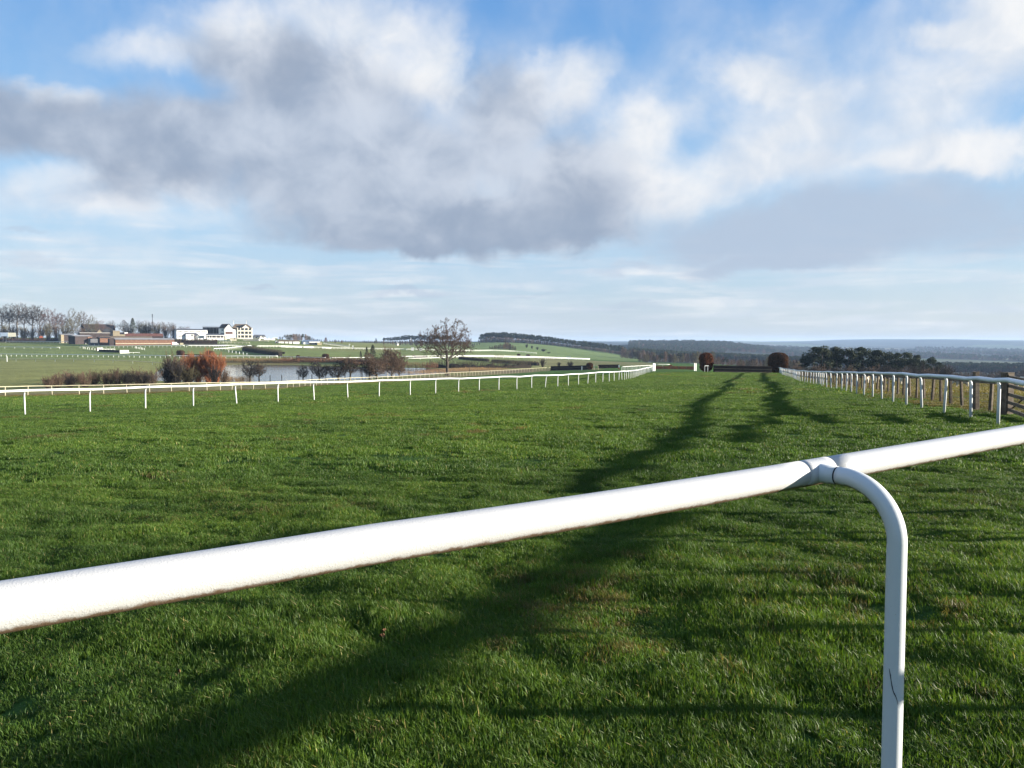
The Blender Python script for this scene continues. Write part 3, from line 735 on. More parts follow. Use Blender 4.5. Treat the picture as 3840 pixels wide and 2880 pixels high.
# ------------------------------------------------------------------ rail across the front
A0 = at(0, 2289, 1.36); Adir = Vector((1.0, 0.737, 0.0)).normalized()
Apos = lambda s: A0 + Adir * s
zA = CAM_H - 0.455
def axisA(s):
    p = Apos(s); z = zA + 0.009 * max(0, s - 2.35) + 0.006 * (min(abs(s - 0.7), 1.6) - 0.8) ** 2
    return Vector((p.x, p.y, z))
RA = 0.045
nrmA = Vector((Adir.y, -Adir.x, 0))             # towards the viewer
S_J = 2.395                                      # where the post joins
rootA = thing('running_rail', 'thick white plastic running rail crossing the front, with one curved post', 'running rail', (*(Apos(S_J) + nrmA * 0.305).xy, 0.0))
off = rootA.location
def tubeA(s0, s1, rad, n=40, name='rail', m=M_RAIL, step=0.12):
    k = max(2, int((s1 - s0) / step) + 1)
    mb = MB(); pts = [axisA(s0 + (s1 - s0) * i / (k - 1)) - off for i in range(k)]
    mb.tube(pts, rad, n); o = mb.build(name, m, rootA, smooth=True)
    ax0 = pts[0]; d = (pts[-1] - pts[0]).normalized()
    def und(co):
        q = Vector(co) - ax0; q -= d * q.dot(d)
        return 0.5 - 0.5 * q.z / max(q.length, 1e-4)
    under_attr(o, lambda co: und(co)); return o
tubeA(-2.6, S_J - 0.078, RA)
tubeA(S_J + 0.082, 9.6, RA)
tubeA(S_J - 0.0755, S_J + 0.0795, RA + 0.0006, name='coupling', step=0.03)
mb = MB(); mb.tube([axisA(S_J - 0.0785) - off, axisA(S_J - 0.0745) - off], RA - 0.0012, 40); mb.build('joint', M_SEAM, rootA)
mb = MB(); mb.tube([axisA(S_J + 0.0785) - off, axisA(S_J + 0.0825) - off], RA - 0.0004, 40); mb.build('joint', M_RAIL, rootA)
pj = axisA(S_J) - off
PR = 0.0305; RB = 0.19; T0 = 0.305 - RB
def post_path(base_z=-0.2):
    pts = [pj + nrmA * 0.098]
    for k in range(0, 17):
        a = PI / 2 * k / 16
        pts.append(pj + nrmA * (T0 + RB * math.sin(a)) + Vector((0, 0, -RB * (1 - math.cos(a)))))
    zt = pts[-1].z
    for k in range(1, 9): pts.append(Vector((pts[17].x, pts[17].y, zt + (base_z - zt) * k / 8)))
    return pts
mb = MB(); mb.tube([pj + nrmA * 0.012, pj + nrmA * 0.03, pj + nrmA * 0.092], [0.0345, 0.033, PR + 0.0012], 28); st = mb.build('stub', M_POSTW, rootA, smooth=True)
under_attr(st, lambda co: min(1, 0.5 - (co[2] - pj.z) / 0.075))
mb = MB(); mb.tube([pj + nrmA * 0.0915, pj + nrmA * 0.0955], PR - 0.0008, 28); mb.build('joint', M_SEAM, rootA)
mb = MB(); mb.tube(post_path(), PR, 28); po = mb.build('post', M_POSTW, rootA, smooth=True)
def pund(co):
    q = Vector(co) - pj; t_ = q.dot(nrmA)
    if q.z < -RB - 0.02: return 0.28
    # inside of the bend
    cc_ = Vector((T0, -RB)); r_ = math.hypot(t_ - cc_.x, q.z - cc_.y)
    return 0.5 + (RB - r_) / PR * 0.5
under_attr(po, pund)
# a scuff low on the post
ptop = pj + nrmA * 0.305
scr = []
for k in range(10):
    f = k / 9; a = -2.35 + 0.95 * f ** 1.3; z = 0.56 - 0.115 * f + 0.006 * math.sin(9 * f) - off.z
    base_dir = math.atan2(-off.y, -off.x)
    scr.append(Vector((ptop.x + (PR + 0.0006) * math.cos(base_dir + a + 1.9), ptop.y + (PR + 0.0006) * math.sin(base_dir + a + 1.9), z)))
mb = MB(); mb.tube(scr, [0.0005, 0.0009, 0.0014, 0.001, 0.0016, 0.0012, 0.0018, 0.0014, 0.0009, 0.0004], 6); mb.build('scuff', M_SEAM, po)
# next posts of the same rail, outside the picture to either side
for s in (-1.6, S_J + 3.9, S_J + 7.0):
    q = po.copy(); q.name = 'post'; C.objects.link(q); q.location = axisA(s) - axisA(S_J)
    g0 = gz(*(axisA(s) + nrmA * 0.305).xy); q.location.z = g0 if g0 > -0.6 else g0

# ------------------------------------------------------------------ rails further off
def resample(path, sp):
    P = [Vector((x, y)) for x, y in path]; L = [0.0]
    for a, b_ in zip(P, P[1:]): L.append(L[-1] + (b_ - a).length)
    n = max(2, int(round(L[-1] / sp)) + 1); out = []
    xs = np.array([p.x for p in P]); ys = np.array([p.y for p in P])
    for k in range(n):
        s = L[-1] * k / (n - 1); out.append(Vector((np.interp(s, L, xs), np.interp(s, L, ys))))
    return out
def elbow_post(h, ov, r, sides, m, name='post'):
    mb = MB(); rb = min(ov * 0.95, 0.24); pts = [(0, 0, -0.25), (0, 0, h * 0.5), (0, 0, h - rb - 0.02)]
    for k in range(1, 6):
        a = PI / 2 * k / 5; pts.append((rb * (1 - math.cos(a)), 0, h - rb + rb * math.sin(a)))
    pts.append((ov, 0, h)); mb.tube(pts, r, sides)
    o = mb.build(name, m, smooth=True, link=False); return o.data
def straight_post(h, r, sides, m, name='post'):
    mb = MB(); mb.tube([(0, 0, -0.3), (0, 0, h)], r, sides); return mb.build(name, m, link=False, smooth=sides > 6).data
def rail_line(name, label, cat, path, sp, h, rr, post_me, ov=0.0, m=M_WHITE, sides=8, group=None, wob=0.02, lean=0.02, seed=1, second=None, left=True, posts=True, sag=0.0, ends=None, skip=(), hf=None):
    """path = line of the post feet; the rail hangs over to the right (or left) of it"""
    pts = resample(path, sp); rnd = random.Random(seed)
    for i in range(1, len(pts) - 1): pts[i] = pts[i].lerp(pts[i + 1], rnd.uniform(0, .09))
    z0 = gz(pts[0].x, pts[0].y)
    root = thing(name, label, cat, (pts[0].x, pts[0].y, z0), group=group); o0 = root.location.copy()
    railp = []
    for i, p in enumerate(pts):
        d = (pts[min(i + 1, len(pts) - 1)] - pts[max(i - 1, 0)]).normalized()
        n = Vector((d.y, -d.x)) if not left else Vector((-d.y, d.x))
        zg = gz(p.x, p.y); dz = rnd.uniform(-wob, wob) + (hf(p) if hf else 0)
        top = Vector((p.x + n.x * ov, p.y + n.y * ov, zg + h + dz))
        railp.append(top - o0)
        if i < len(pts) - 1:
            q = (p + pts[i + 1]) / 2; zq = (zg + gz(pts[i + 1].x, pts[i + 1].y)) / 2
            railp.append(Vector((q.x + n.x * ov, q.y + n.y * ov, zq + h + dz * .5 - sag)) - o0)
        if posts and i not in skip:
            q = bpy.data.objects.new('post', post_me); C.objects.link(q); q.parent = root
            q.location = Vector((p.x, p.y, zg)) - o0; q.rotation_euler = (rnd.gauss(0, lean), rnd.gauss(0, lean), math.atan2(n.y, n.x))
            q.scale = (1, 1, 1 + dz / h)
    mb = MB(); mb.tube(railp, rr, sides); mb.build('rail', m, root, smooth=True)
    if second:
        mb = MB(); mb.tube([p - Vector((0, 0, second)) for p in railp], rr * 0.8, sides); mb.build('lower_rail', m, root, smooth=True)
    return root, railp
PB = elbow_post(1.13, 0.30, 0.030, 10, M_WHITE)
rail_line('running_rail', 'long white running rail along the far side of the grass track, curving away', 'running rail', RAIL_B, 2.7, 1.13, 0.05, PB, ov=0.30, left=False, wob=0.03, lean=0.028, sides=12, seed=4)
PC = elbow_post(1.12, 0.15, 0.038, 10, M_POSTW)
under_attr_me = PC.attributes.new('under', 'FLOAT', 'POINT')
rail_line('running_rail', 'white running rail on bent posts along the right side of the track', 'running rail', RAIL_C[:1] and [(7.55, 8.9)] + [q for q in RAIL_C if q[1] > 9.2], 2.62, 1.13, 0.054, PC, ov=0.14, left=True, wob=0.022, lean=0.035, sides=14, seed=9, m=M_WHITE, hf=lambda p: -.13 * max(0, 1 - max(0, p.y - 14) / 14))
# it carries on round to the right, out of the picture
PD = straight_post(1.02, 0.042, 8, M_CREAM)
rail_line('post_and_rail_fence', 'cream post and rail fence running along the bank above the lake', 'fence', RAIL_D, 2.5, 1.05, 0.042, PD, m=M_CREAM, wob=0.03, lean=0.05, seed=12, sides=6)

PF = straight_post(1.0, 0.065, 5, M_FARW); PFh = straight_post(1.05, 0.09, 4, M_FARW)
def ud(lst): return [(gp(u, d).x, gp(u, d).y) for u, d in lst]
FAR_GROUP = 'white rails across the far side of the valley'
far_rails = [
 ('white rail low across the valley, ending at the brown bushes by the lake', [(-90, 400), (300, 393), (640, 386)], 2.75, 1.15, 0.055),
 ('white rail behind the orange bushes beside the lake', [(652, 386), (860, 388), (1042, 392)], 2.75, 1.15, 0.055),
 ('white rail over the reeds between two far hedge jumps', [(1051, 388), (1130, 386), (1222, 384)], 2.75, 1.15, 0.055),
 ('short white rail between the lakeside conifers and a red rounded bush', [(1238, 386), (1320, 392), (1402, 402)], 2.75, 1.15, 0.055),
 ('white rail passing behind the large bare tree by the lake', [(1507, 428), (1600, 442), (1700, 458), (1840, 520), (2000, 572), (2100, 600), (2212, 632)], 2.75, 1.15, 0.055),
 ('thin cream rail lowest across the left pasture, with widely spaced posts', [(-90, 333), (300, 332), (640, 331)], 8.5, 1.05, 0.045),
 ('thin white line of rail just above the far lake shore', [(1078, 372), (1240, 371), (1392, 376)], 9.0, 0.6, 0.05),
 ('pale rail high on the left slope, ending in open grass', [(-90, 502), (100, 496), (224, 490)], 7.0, 1.05, 0.055),
 ('white rail below the dark bank at the left edge', [(22, 606), (150, 603), (274, 598)], 2.75, 1.15, 0.055),
 ('white rail in front of the long brick stable range', [(300, 506), (450, 506), (600, 507), (692, 508)], 2.75, 1.15, 0.055),
 ('white rail running from beside the parked van to the hedge below the stands', [(700, 507), (800, 516), (856, 532), (900, 536), (945, 530)], 2.75, 1.15, 0.055),
 ('white rail slanting up the grass below the stands', [(802, 470), (850, 482), (890, 510), (942, 545)], 2.75, 1.15, 0.055),
 ('short white rail right below the cream stand', [(823, 596), (880, 600), (937, 602)], 2.75, 1.2, 0.07),
 ('white rail on the terrace edge under the gabled building', [(768, 640), (830, 636), (868, 632)], 2.75, 1.1, 0.07),
 ('long white double rail climbing past the row of white huts', [(964, 542), (1060, 560), (1240, 576), (1400, 592), (1560, 606), (1700, 622), (1840, 735), (1930, 760), (2012, 765)], 2.75, 1.2, 0.065),
 ('white rail dropping from the blue shed to the lower course', [(1212, 690), (1260, 660), (1308, 628)], 2.0, 1.5, 0.09),
 ('faint lower rail crossing the ochre slope below the pine hill', [(1530, 405), (1640, 425), (1760, 470), (1860, 505), (2000, 548), (2212, 600)], 9.0, 0.9, 0.05),
]
for k, (lab, pth, sp, h, rr) in enumerate(far_rails):
    dbl = 0.55 if 'double' in lab or 'terrace' in lab or 'dropping' in lab or 'right below' in lab else None
    rail_line('running_rail', lab, 'running rail', ud(pth), sp, h, rr * (1.5 if dbl else 2.7), PF if 'dropping' not in lab else PFh, m=M_CREAM if 'cream' in lab else M_FARW, sides=5, group=FAR_GROUP, wob=0.03, lean=0.04, seed=30 + k, second=dbl)
# white boarded stretches on the double rail
for lab, u0, u1, d0, d1 in (('white boarded panels along the double rail below the row of white huts', 1054, 1132, 561.5, 570.5), ('white boarded panels on the double rail below the blue shed', 1140, 1176, 571.5, 574.5), ('short white boarded panel under the double rail, between bushes', 1208, 1243, 576.5, 579)):
    a, b_ = gp(u0, d0 - 1.2), gp(u1, d1 - 1.2); root = thing('rail_panel_row', lab, 'fence panels', a, math.atan2((b_ - a).y, (b_ - a).x), group='white boarded panels on the far rails')
    L = (b_ - a).xy.length; n = max(3, int(L / 2.6))
    for k in range(n):
        mb = MB(); x0 = L * k / n + 0.06; x1 = L * (k + 1) / n - 0.06; zz = (b_ - a).z * (k + .5) / n
        mb.box(x0, x1, -0.03, 0.03, zz + 0.15, zz + 1.25); mb.build('panel', M_FARW, root)
# loose white posts marking the grass
ORD = ['first', 'second', 'third', 'fourth', 'fifth', 'sixth', 'seventh', 'eighth', 'ninth', 'tenth', 'eleventh', 'twelfth']
for k, (u, d, h) in enumerate([(290, 590, 1.1), (305, 581, 1.1), (322, 572, 1.1), (339, 562, 1.1), (355, 553, 1.1), (371, 545, 1.1)]):
    mb = MB(); mb.tube([(0, 0, -.2), (0, 0, h)], 0.10, 6); o = mb.build('marker_post', M_FARW); o.location = gp(u, d)
    tag(o, '%s white marker post in the row stepping down towards the stables' % ORD[k], 'post', 'white posts in front of the stables')
for k, (u, d, h) in enumerate([(312, 493, 1.2), (319, 489, 1.2), (328, 485, 1.2), (335, 481, 1.2), (345, 476, 1.2), (356, 470, 1.2)]):
    mb = MB(); mb.tube([(0, 0, -.2), (0, 0, h)], 0.10, 6); o = mb.build('marker_post', M_FARW); o.location = gp(u, d)
    tag(o, '%s white marker post in the slanting row by the small white hut' % ORD[k], 'post', 'white posts slanting by the small hut')
for k, (u, d, h) in enumerate([(507, 495, 1.2), (512, 491, 1.2), (518, 487, 1.2), (524, 483, 1.2), (530, 478, 1.2), (535, 474, 1.2), (541, 470, 1.2)]):
    mb = MB(); mb.tube([(0, 0, -.2), (0, 0, h)], 0.10, 6); o = mb.build('marker_post', M_FARW); o.location = gp(u, d)
    tag(o, '%s white marker post in the slanting row right of the white board' % ORD[k], 'post', 'white posts slanting by the board')
for k, (u, d, h) in enumerate([(858, 452, 1.3), (871, 446, 1.3), (885, 440, 1.3), (898, 434, 1.3), (912, 429, 1.3), (926, 425, 1.1)]):
    mb = MB(); mb.tube([(0, 0, -.2), (0, 0, h)], 0.11, 6); o = mb.build('marker_post', M_FARW); o.location = gp(u, d)
    tag(o, '%s white marker post from the left on grass beside the dark hedgerow' % ORD[k], 'post', 'white posts on the grass below the stands')
for lab, u, d, h in (('white stake standing alone at the left edge of the pasture', 26, 328, 2.3), ('white stake at the far lake shore above the reeds', 1011, 371, 1.9), ('white stake on the thin rail at the far shore', 1091, 370.5, 1.5), ('thick white stake behind the birch trunks', 1450, 334, 2.4), ('short white stake on the grass behind the white running rail', 2182, 262, 1.2)):
    mb = MB(); mb.box(-.12, .12, -.08, .08, -.2, h); mb.box(-.14, .14, -.1, .1, h, h + .05); o = mb.build('marker_stake', M_FARW); o.location = gp(u, d); tag(o, lab, 'stake')

# white rail coming in from the left to the wing board
rail_line('running_rail', 'white running rail converging on the tall white board at the far end of the track', 'running rail', [(gp(u, d).x, gp(u, d).y) for u, d in ((2331, 196), (2352, 202), (2385, 212), (2420, 222), (2447, 230))], 1.6, 1.2, 0.05, elbow_post(1.2, 0.2, 0.035, 6, M_FARW), ov=0.2, left=False, m=M_FARW, sides=6, seed=71)

# ------------------------------------------------------------------ timber stock fence and gate, right
pts = resample(FENCE_F, 1.62)
z0 = gz(*pts[0]); froot = thing('stock_fence', 'dark timber stock fence of close stakes and one top board, behind the right running rail', 'fence', (pts[0].x, pts[0].y, z0)); o0 = froot.location.copy()
rnd = random.Random(3)
def stake_mesh(w, h, seed):
    r = random.Random(seed); bm = bmesh.new(); bmesh.ops.create_cube(bm, size=1.0)
    for v in bm.verts: v.co = Vector((v.co.x * w, v.co.y * w, (v.co.z + .5) * (h + .3) - .3))
    for v in bm.verts:
        if v.co.z > 0.5: v.co.z += r.uniform(-.03, .03); v.co.x *= r.uniform(.85, 1); v.co.y *= r.uniform(.85, 1)
    bmesh.ops.bevel(bm, geom=bm.edges[:], offset=0.008, segments=1, affect='EDGES')
    me = bpy.data.meshes.new('stake'); bm.to_mesh(me); bm.free(); me.materials.append(M_TIMBP); return me
stakes = [stake_mesh(rnd.uniform(.085, .11), rnd.uniform(.98, 1.06), k) for k in range(5)]
tall = stake_mesh(.16, 1.22, 9)
bm_pts = []
for i, p in enumerate(pts):
    if i == 0: continue
    zg = gz(p.x, p.y)
    q = bpy.data.objects.new('stake', tall if i == 2 else stakes[i % 5]); C.objects.link(q); q.parent = froot
    q.location = Vector((p.x, p.y, zg)) - o0; q.rotation_euler = (rnd.gauss(0, .03), rnd.gauss(0, .03), rnd.uniform(-.2, .2) + .3)
for i in range(0, len(pts) - 3, 3):
    a, b_ = pts[i], pts[min(i + 3, len(pts) - 1)]
    za, zb = gz(a.x, a.y) + .95, gz(b_.x, b_.y) + .95
    mb = MB(); A_ = Vector((a.x, a.y, za)) - o0; B_ = Vector((b_.x, b_.y, zb)) - o0; d = (B_ - A_); nn = Vector((-d.y, d.x, 0)).normalized()
    A_ += d.normalized() * .01; B_ -= d.normalized() * .01
    A_ += nn * .075; B_ += nn * .075
    vs = []
    for P_ in (A_, B_):
        for s, zz in ((-.02, -.075), (.02, -.075), (.02, .075), (-.02, .075)): vs.append(P_ + nn * s + Vector((0, 0, zz)))
    mb.add(vs, [(0, 1, 2, 3), (7, 6, 5, 4), (0, 4, 5, 1), (1, 5, 6, 2), (2, 6, 7, 3), (3, 7, 4, 0)]); mb.build('top_board', M_TIMB, froot)
for hgt in (.3, .55, .8):
    mb = MB(); mb.tube([Vector((p.x + .07, p.y, gz(p.x, p.y) + hgt)) - o0 for p in pts[1:40]], .004, 4); mb.build('wire', M_WIRE, froot)
g0 = Vector((*FENCE_F[0], gz(*FENCE_F[0])))
mb = MB(); mb.box(-.115, .115, -.115, .115, -.3, 1.20); mb.box(-.12, .12, -.12, .12, 1.20, 1.23); gpst = mb.build('gate_post', M_TIMB); gpst.location = g0; gpst.rotation_euler = (0, 0, .3)
tag(gpst, 'thick dark timber gate post between the stock fence and the barred gate', 'gate post')
gr = thing('field_gate', 'dark five barred timber field gate at the right edge', 'gate', g0 + Vector((-0.06, -0.16, 0)), math.atan2(-3.3, -1.3))
for k, zz in enumerate((0.20, 0.40, 0.62, 0.86, 1.10)):
    mb = MB(); mb.box(0.02, 3.5, -.022, .022, zz - .045 + .0 * k, zz + .045); mb.build('bar', M_TIMB, gr)
for x in (0.06, 3.45):
    mb = MB(); mb.box(x - .05, x + .05, -.068, -.026, .12, 1.18); mb.build('stile', M_TIMB, gr)
mb = MB(); mb.prism([(0.12, .22), (.22, .22), (3.4, 1.06), (3.3, 1.06)], .026, .06); mb.build('brace', M_TIMB, gr)

# unseen stock fence stretches past the gate, added for the shadow bands they cast
for path_, lab_ in ((FENCE_F2, 'unseen dark timber stock fence curving towards the viewer beyond the end of the right rail'), (FENCE_F3, 'unseen short dark timber stock fence behind the field gate')):
    pts2 = resample(path_, 1.3)
    z2 = gz(*pts2[0]); f2 = thing('stock_fence', lab_, 'fence', (pts2[0].x, pts2[0].y, z2)); o2 = f2.location.copy()
    for i, p in enumerate(pts2):
        q = bpy.data.objects.new('stake', stakes[i % 5]); C.objects.link(q); q.parent = f2; q.location = Vector((p.x, p.y, gz(p.x, p.y))) - o2
    for i in range(0, len(pts2) - 1, 3):
        a, b_ = pts2[i], pts2[min(i + 3, len(pts2) - 1)]
        A_ = Vector((a.x, a.y, gz(*a) + 1.02)) - o2; B_ = Vector((b_.x, b_.y, gz(*b_) + 1.02)) - o2; d = B_ - A_; nn = Vector((-d.y, d.x, 0)).normalized(); A_ += nn * .075; B_ += nn * .075
        mb = MB(); mb.add([P_ + nn * s + Vector((0, 0, zz)) for P_ in (A_, B_) for s, zz in ((-.02, -.05), (.02, -.05), (.02, .05), (-.02, .05))], [(0, 1, 2, 3), (7, 6, 5, 4), (0, 4, 5, 1), (1, 5, 6, 2), (2, 6, 7, 3), (3, 7, 4, 0)]); mb.build('top_board', M_TIMB, f2)

# ------------------------------------------------------------------ dark stakes and wire by the lake
lk = [(1013, 186), (1057, 186), (1121, 187), (1170, 187), (1222, 188), (1294, 189), (1358, 192), (1534, 212), (1589, 224), (1646, 236), (1760, 250)]
r0 = gp(*lk[0]); lroot = thing('wire_fence', 'wire fence on dark stakes along the near shore of the lake', 'fence', r0)
dst = straight_post(1.55, 0.085, 6, M_DSTAKE, 'stake')
for u, d in lk:
    q = bpy.data.objects.new('stake', dst); C.objects.link(q); q.parent = lroot; q.location = gp(u, d) - r0
for hh in (.6, 1.0, 1.35):
    mb = MB(); mb.tube([gp(u, d) - r0 + Vector((0, 0, hh)) for u, d in lk], .008, 3); mb.build('wire', M_WIRE, lroot)
# ------------------------------------------------------------------ plant materials
M_BARK = mat('bark', (0.085, 0.070, 0.055), rough=0.95, color2=(0.045, 0.038, 0.030), scale=4.0, bump=0.5, bscale=9)
M_BARKG = mat('grey_bark', (0.16, 0.145, 0.12), rough=0.95, color2=(0.09, 0.08, 0.065), scale=4.0)
M_TWIG = mat('twigs', (0.048, 0.034, 0.024), rough=0.95, instvar=0.22)
M_TWIGR = mat('reddish_twigs', (0.095, 0.052, 0.044), rough=0.95, instvar=0.15)
M_TWIGO = mat('olive_twigs', (0.080, 0.068, 0.034), rough=0.95, instvar=0.15)
M_TWIGB = mat('brown_twigs', (0.095, 0.062, 0.042), rough=0.95, instvar=0.2)
M_TWIGD = mat('dark_twigs', (0.022, 0.018, 0.016), rough=0.95, instvar=0.2)
M_ORANGE = mat('orange_stems', (0.26, 0.085, 0.032), rough=0.9, color2=(0.17, 0.070, 0.034), scale=0.5, instvar=0.12)
M_BIRCH = mat('birch_bark', (0.55, 0.53, 0.50), rough=0.8, color2=(0.18, 0.16, 0.15), scale=2.5)
M_KEYS = mat('seed_clusters', (0.085, 0.052, 0.038), rough=0.95, instvar=0.2)
M_NEEDLE = mat('pine_needles', (0.030, 0.048, 0.020), rough=0.9, color2=(0.055, 0.070, 0.028), scale=0.35, instvar=0.3, trans=0.15)
M_NEEDLED = mat('dark_pine_needles', (0.026, 0.038, 0.022), rough=0.9, color2=(0.052, 0.060, 0.030), scale=0.4, instvar=0.3, trans=0.15)
M_PTRUNK = mat('pine_bark', (0.12, 0.078, 0.052), rough=0.95, color2=(0.075, 0.055, 0.042), scale=1.5)
M_BEECH = mat('beech_leaves', (0.185, 0.062, 0.022), rough=0.85, color2=(0.105, 0.040, 0.018), scale=1.2, trans=0.18)
M_BEECHD = mat('brown_beech_leaves', (0.115, 0.048, 0.020), rough=0.9, color2=(0.060, 0.030, 0.016), scale=1.2, trans=0.15)
M_BIRCHFENCE = mat('packed_birch', (0.018, 0.012, 0.009), rough=0.95, color2=(0.034, 0.023, 0.016), scale=3.0)
M_HEDGE = mat('hawthorn_hedge', (0.045, 0.038, 0.026), rough=0.95, color2=(0.075, 0.066, 0.036), scale=0.9, instvar=0.2)
M_HEDGER = mat('reddish_hedge', (0.060, 0.034, 0.024), rough=0.95, color2=(0.10, 0.055, 0.036), scale=0.9)
M_REED = mat('reeds', (0.28, 0.175, 0.080), rough=0.9, color2=(0.16, 0.10, 0.05), scale=0.6)
M_REEDR = mat('russet_reeds', (0.19, 0.085, 0.045), rough=0.9, color2=(0.12, 0.08, 0.045), scale=0.5)
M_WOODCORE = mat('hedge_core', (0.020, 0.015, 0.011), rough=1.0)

# ------------------------------------------------------------------ bare trees
class Segs:
    def __init__(s): s.a = []; s.b = []; s.ra = []; s.rb = []; s.k = []
    def add(s, a, b, ra, rb, k): s.a.append(a); s.b.append(b); s.ra.append(ra); s.rb.append(rb); s.k.append(k)
def seg_mesh(name, sg, want, sides, m):
    ids = [i for i in range(len(sg.k)) if want(sg.k[i])]
    a = np.array([sg.a[i] for i in ids]); b_ = np.array([sg.b[i] for i in ids]); ra = np.array([sg.ra[i] for i in ids]); rb = np.array([sg.rb[i] for i in ids])
    d = b_ - a; d /= np.maximum(np.linalg.norm(d, axis=1), 1e-6)[:, None]
    h = np.where(np.abs(d[:, 2:3]) < 0.9, np.array([[0, 0, 1.0]]), np.array([[1.0, 0, 0]]))
    u = np.cross(d, h); u /= np.linalg.norm(u, axis=1)[:, None]; w = np.cross(d, u)
    n = len(ids); V = np.zeros((n, 2 * sides, 3))
    for k in range(sides):
        c_, s_ = math.cos(2 * PI * k / sides), math.sin(2 * PI * k / sides)
        V[:, k] = a + (u * c_ + w * s_) * ra[:, None]; V[:, sides + k] = b_ + (u * c_ + w * s_) * rb[:, None]
    o = np.arange(n)[:, None] * 2 * sides
    Fq = np.concatenate([o + np.array([k, (k + 1) % sides, sides + (k + 1) % sides, sides + k]) for k in range(sides)], 0)
    return np_mesh(name, V.reshape(-1, 3), Fq, m, smooth=sides > 4)
def unit(v): return v / max(np.linalg.norm(v), 1e-6)
def bare_tree(seed, H, trunk_r, bole=0.25, limbs=6, spread=0.9, kids=(5, 5, 4), up=0.25, twig_r=0.018, wander=0.16, len0=0.5, ratio=0.52):
    r = np.random.RandomState(seed); sg = Segs(); tips = []
    def grow(p, d, L, r0, lev):
        n = 4 if lev < 2 else (3 if lev < 3 else 2); p = p.copy(); st = []
        r1 = max(r0 * 0.55, twig_r * 0.7)
        for i in range(n):
            d = unit(d + r.normal(0, wander, 3) + np.array([0, 0, up * (0.5 if lev > 1 else 0.3)]))
            q = p + d * L / n; a_, b_ = r0 + (r1 - r0) * i / n, r0 + (r1 - r0) * (i + 1) / n
            sg.add(p, q, a_, b_, lev); p = q; st.append((p.copy(), d.copy(), b_))
        if lev > len(kids): tips.append(p.copy()); return
        k = kids[lev - 1]
        for c in range(k):
            f = (c + 1) / k; i = min(n - 1, int(f * n - 1e-6)); bp_, bd, br = st[i]
            if i > 0: bp_ = bp_ - bd * r.uniform(0, L / n)
            ang = r.uniform(0, 2 * PI); e = unit(np.cross(bd, r.normal(0, 1, 3)))
            nd = unit(bd * (0.75 + 0.5 * f) + e * spread * r.uniform(0.5, 1.05))
            grow(bp_, nd, L * ratio * r.uniform(0.75, 1.25), max(br * r.uniform(0.45, 0.7), twig_r), lev + 1)
    p = np.array([0, 0, -0.3]); d = np.array([0, 0, 1.0]); n = 4
    for i in range(n):
        d = unit(d + r.normal(0, 0.03, 3)); q = p + d * (bole * H + .3) / n
        ra = trunk_r * (1.35 if i == 0 else 1.0 - 0.06 * i); sg.add(p, q, ra, trunk_r * (1 - 0.06 * (i + 1)), 0); p = q
    for c in range(limbs):
        a = 2 * PI * c / limbs + r.uniform(-.4, .4); tilt = r.uniform(0.25, 1.0) * spread if c else 0.08
        nd = unit(np.array([math.cos(a) * tilt, math.sin(a) * tilt, 1.0])); grow(p - d * r.uniform(0, 0.12) * bole * H, nd, H * len0 * r.uniform(0.8, 1.1), trunk_r * r.uniform(0.42, 0.6), 1)
    # bring to the wanted height
    zmax = max(b_[2] for b_ in sg.b); f = H / zmax
    sg.a = [x * f for x in sg.a]; sg.b = [x * f for x in sg.b]; tips = [x * f for x in tips]
    return sg, tips
def tree_obj(name, label, cat, seed, H, m_twig, m_bark, group=None, **kw):
    sg, tips = bare_tree(seed, H, **kw)
    root = thing(name, label, cat, group=group)
    ob('trunk', seg_mesh('trunk', sg, lambda k: k <= 1, 6, m_bark), root)
    ob('crown', seg_mesh('crown', sg, lambda k: k > 1, 3, m_twig), root)
    return root, tips
def place(proto, used, u, d, scale, label, group=None, rot=None, name=None, dz=0.0):
    p = gp(u, d); p.z += dz
    if not used:
        used.append(1); proto.location = p; proto.rotation_euler = (0, 0, rot or 0); proto.scale = scale if isinstance(scale, tuple) else (scale,) * 3
        proto['label'] = label
        if group: proto['group'] = group
        return proto
    return dup(proto, p, rot or 0, scale, label, group)

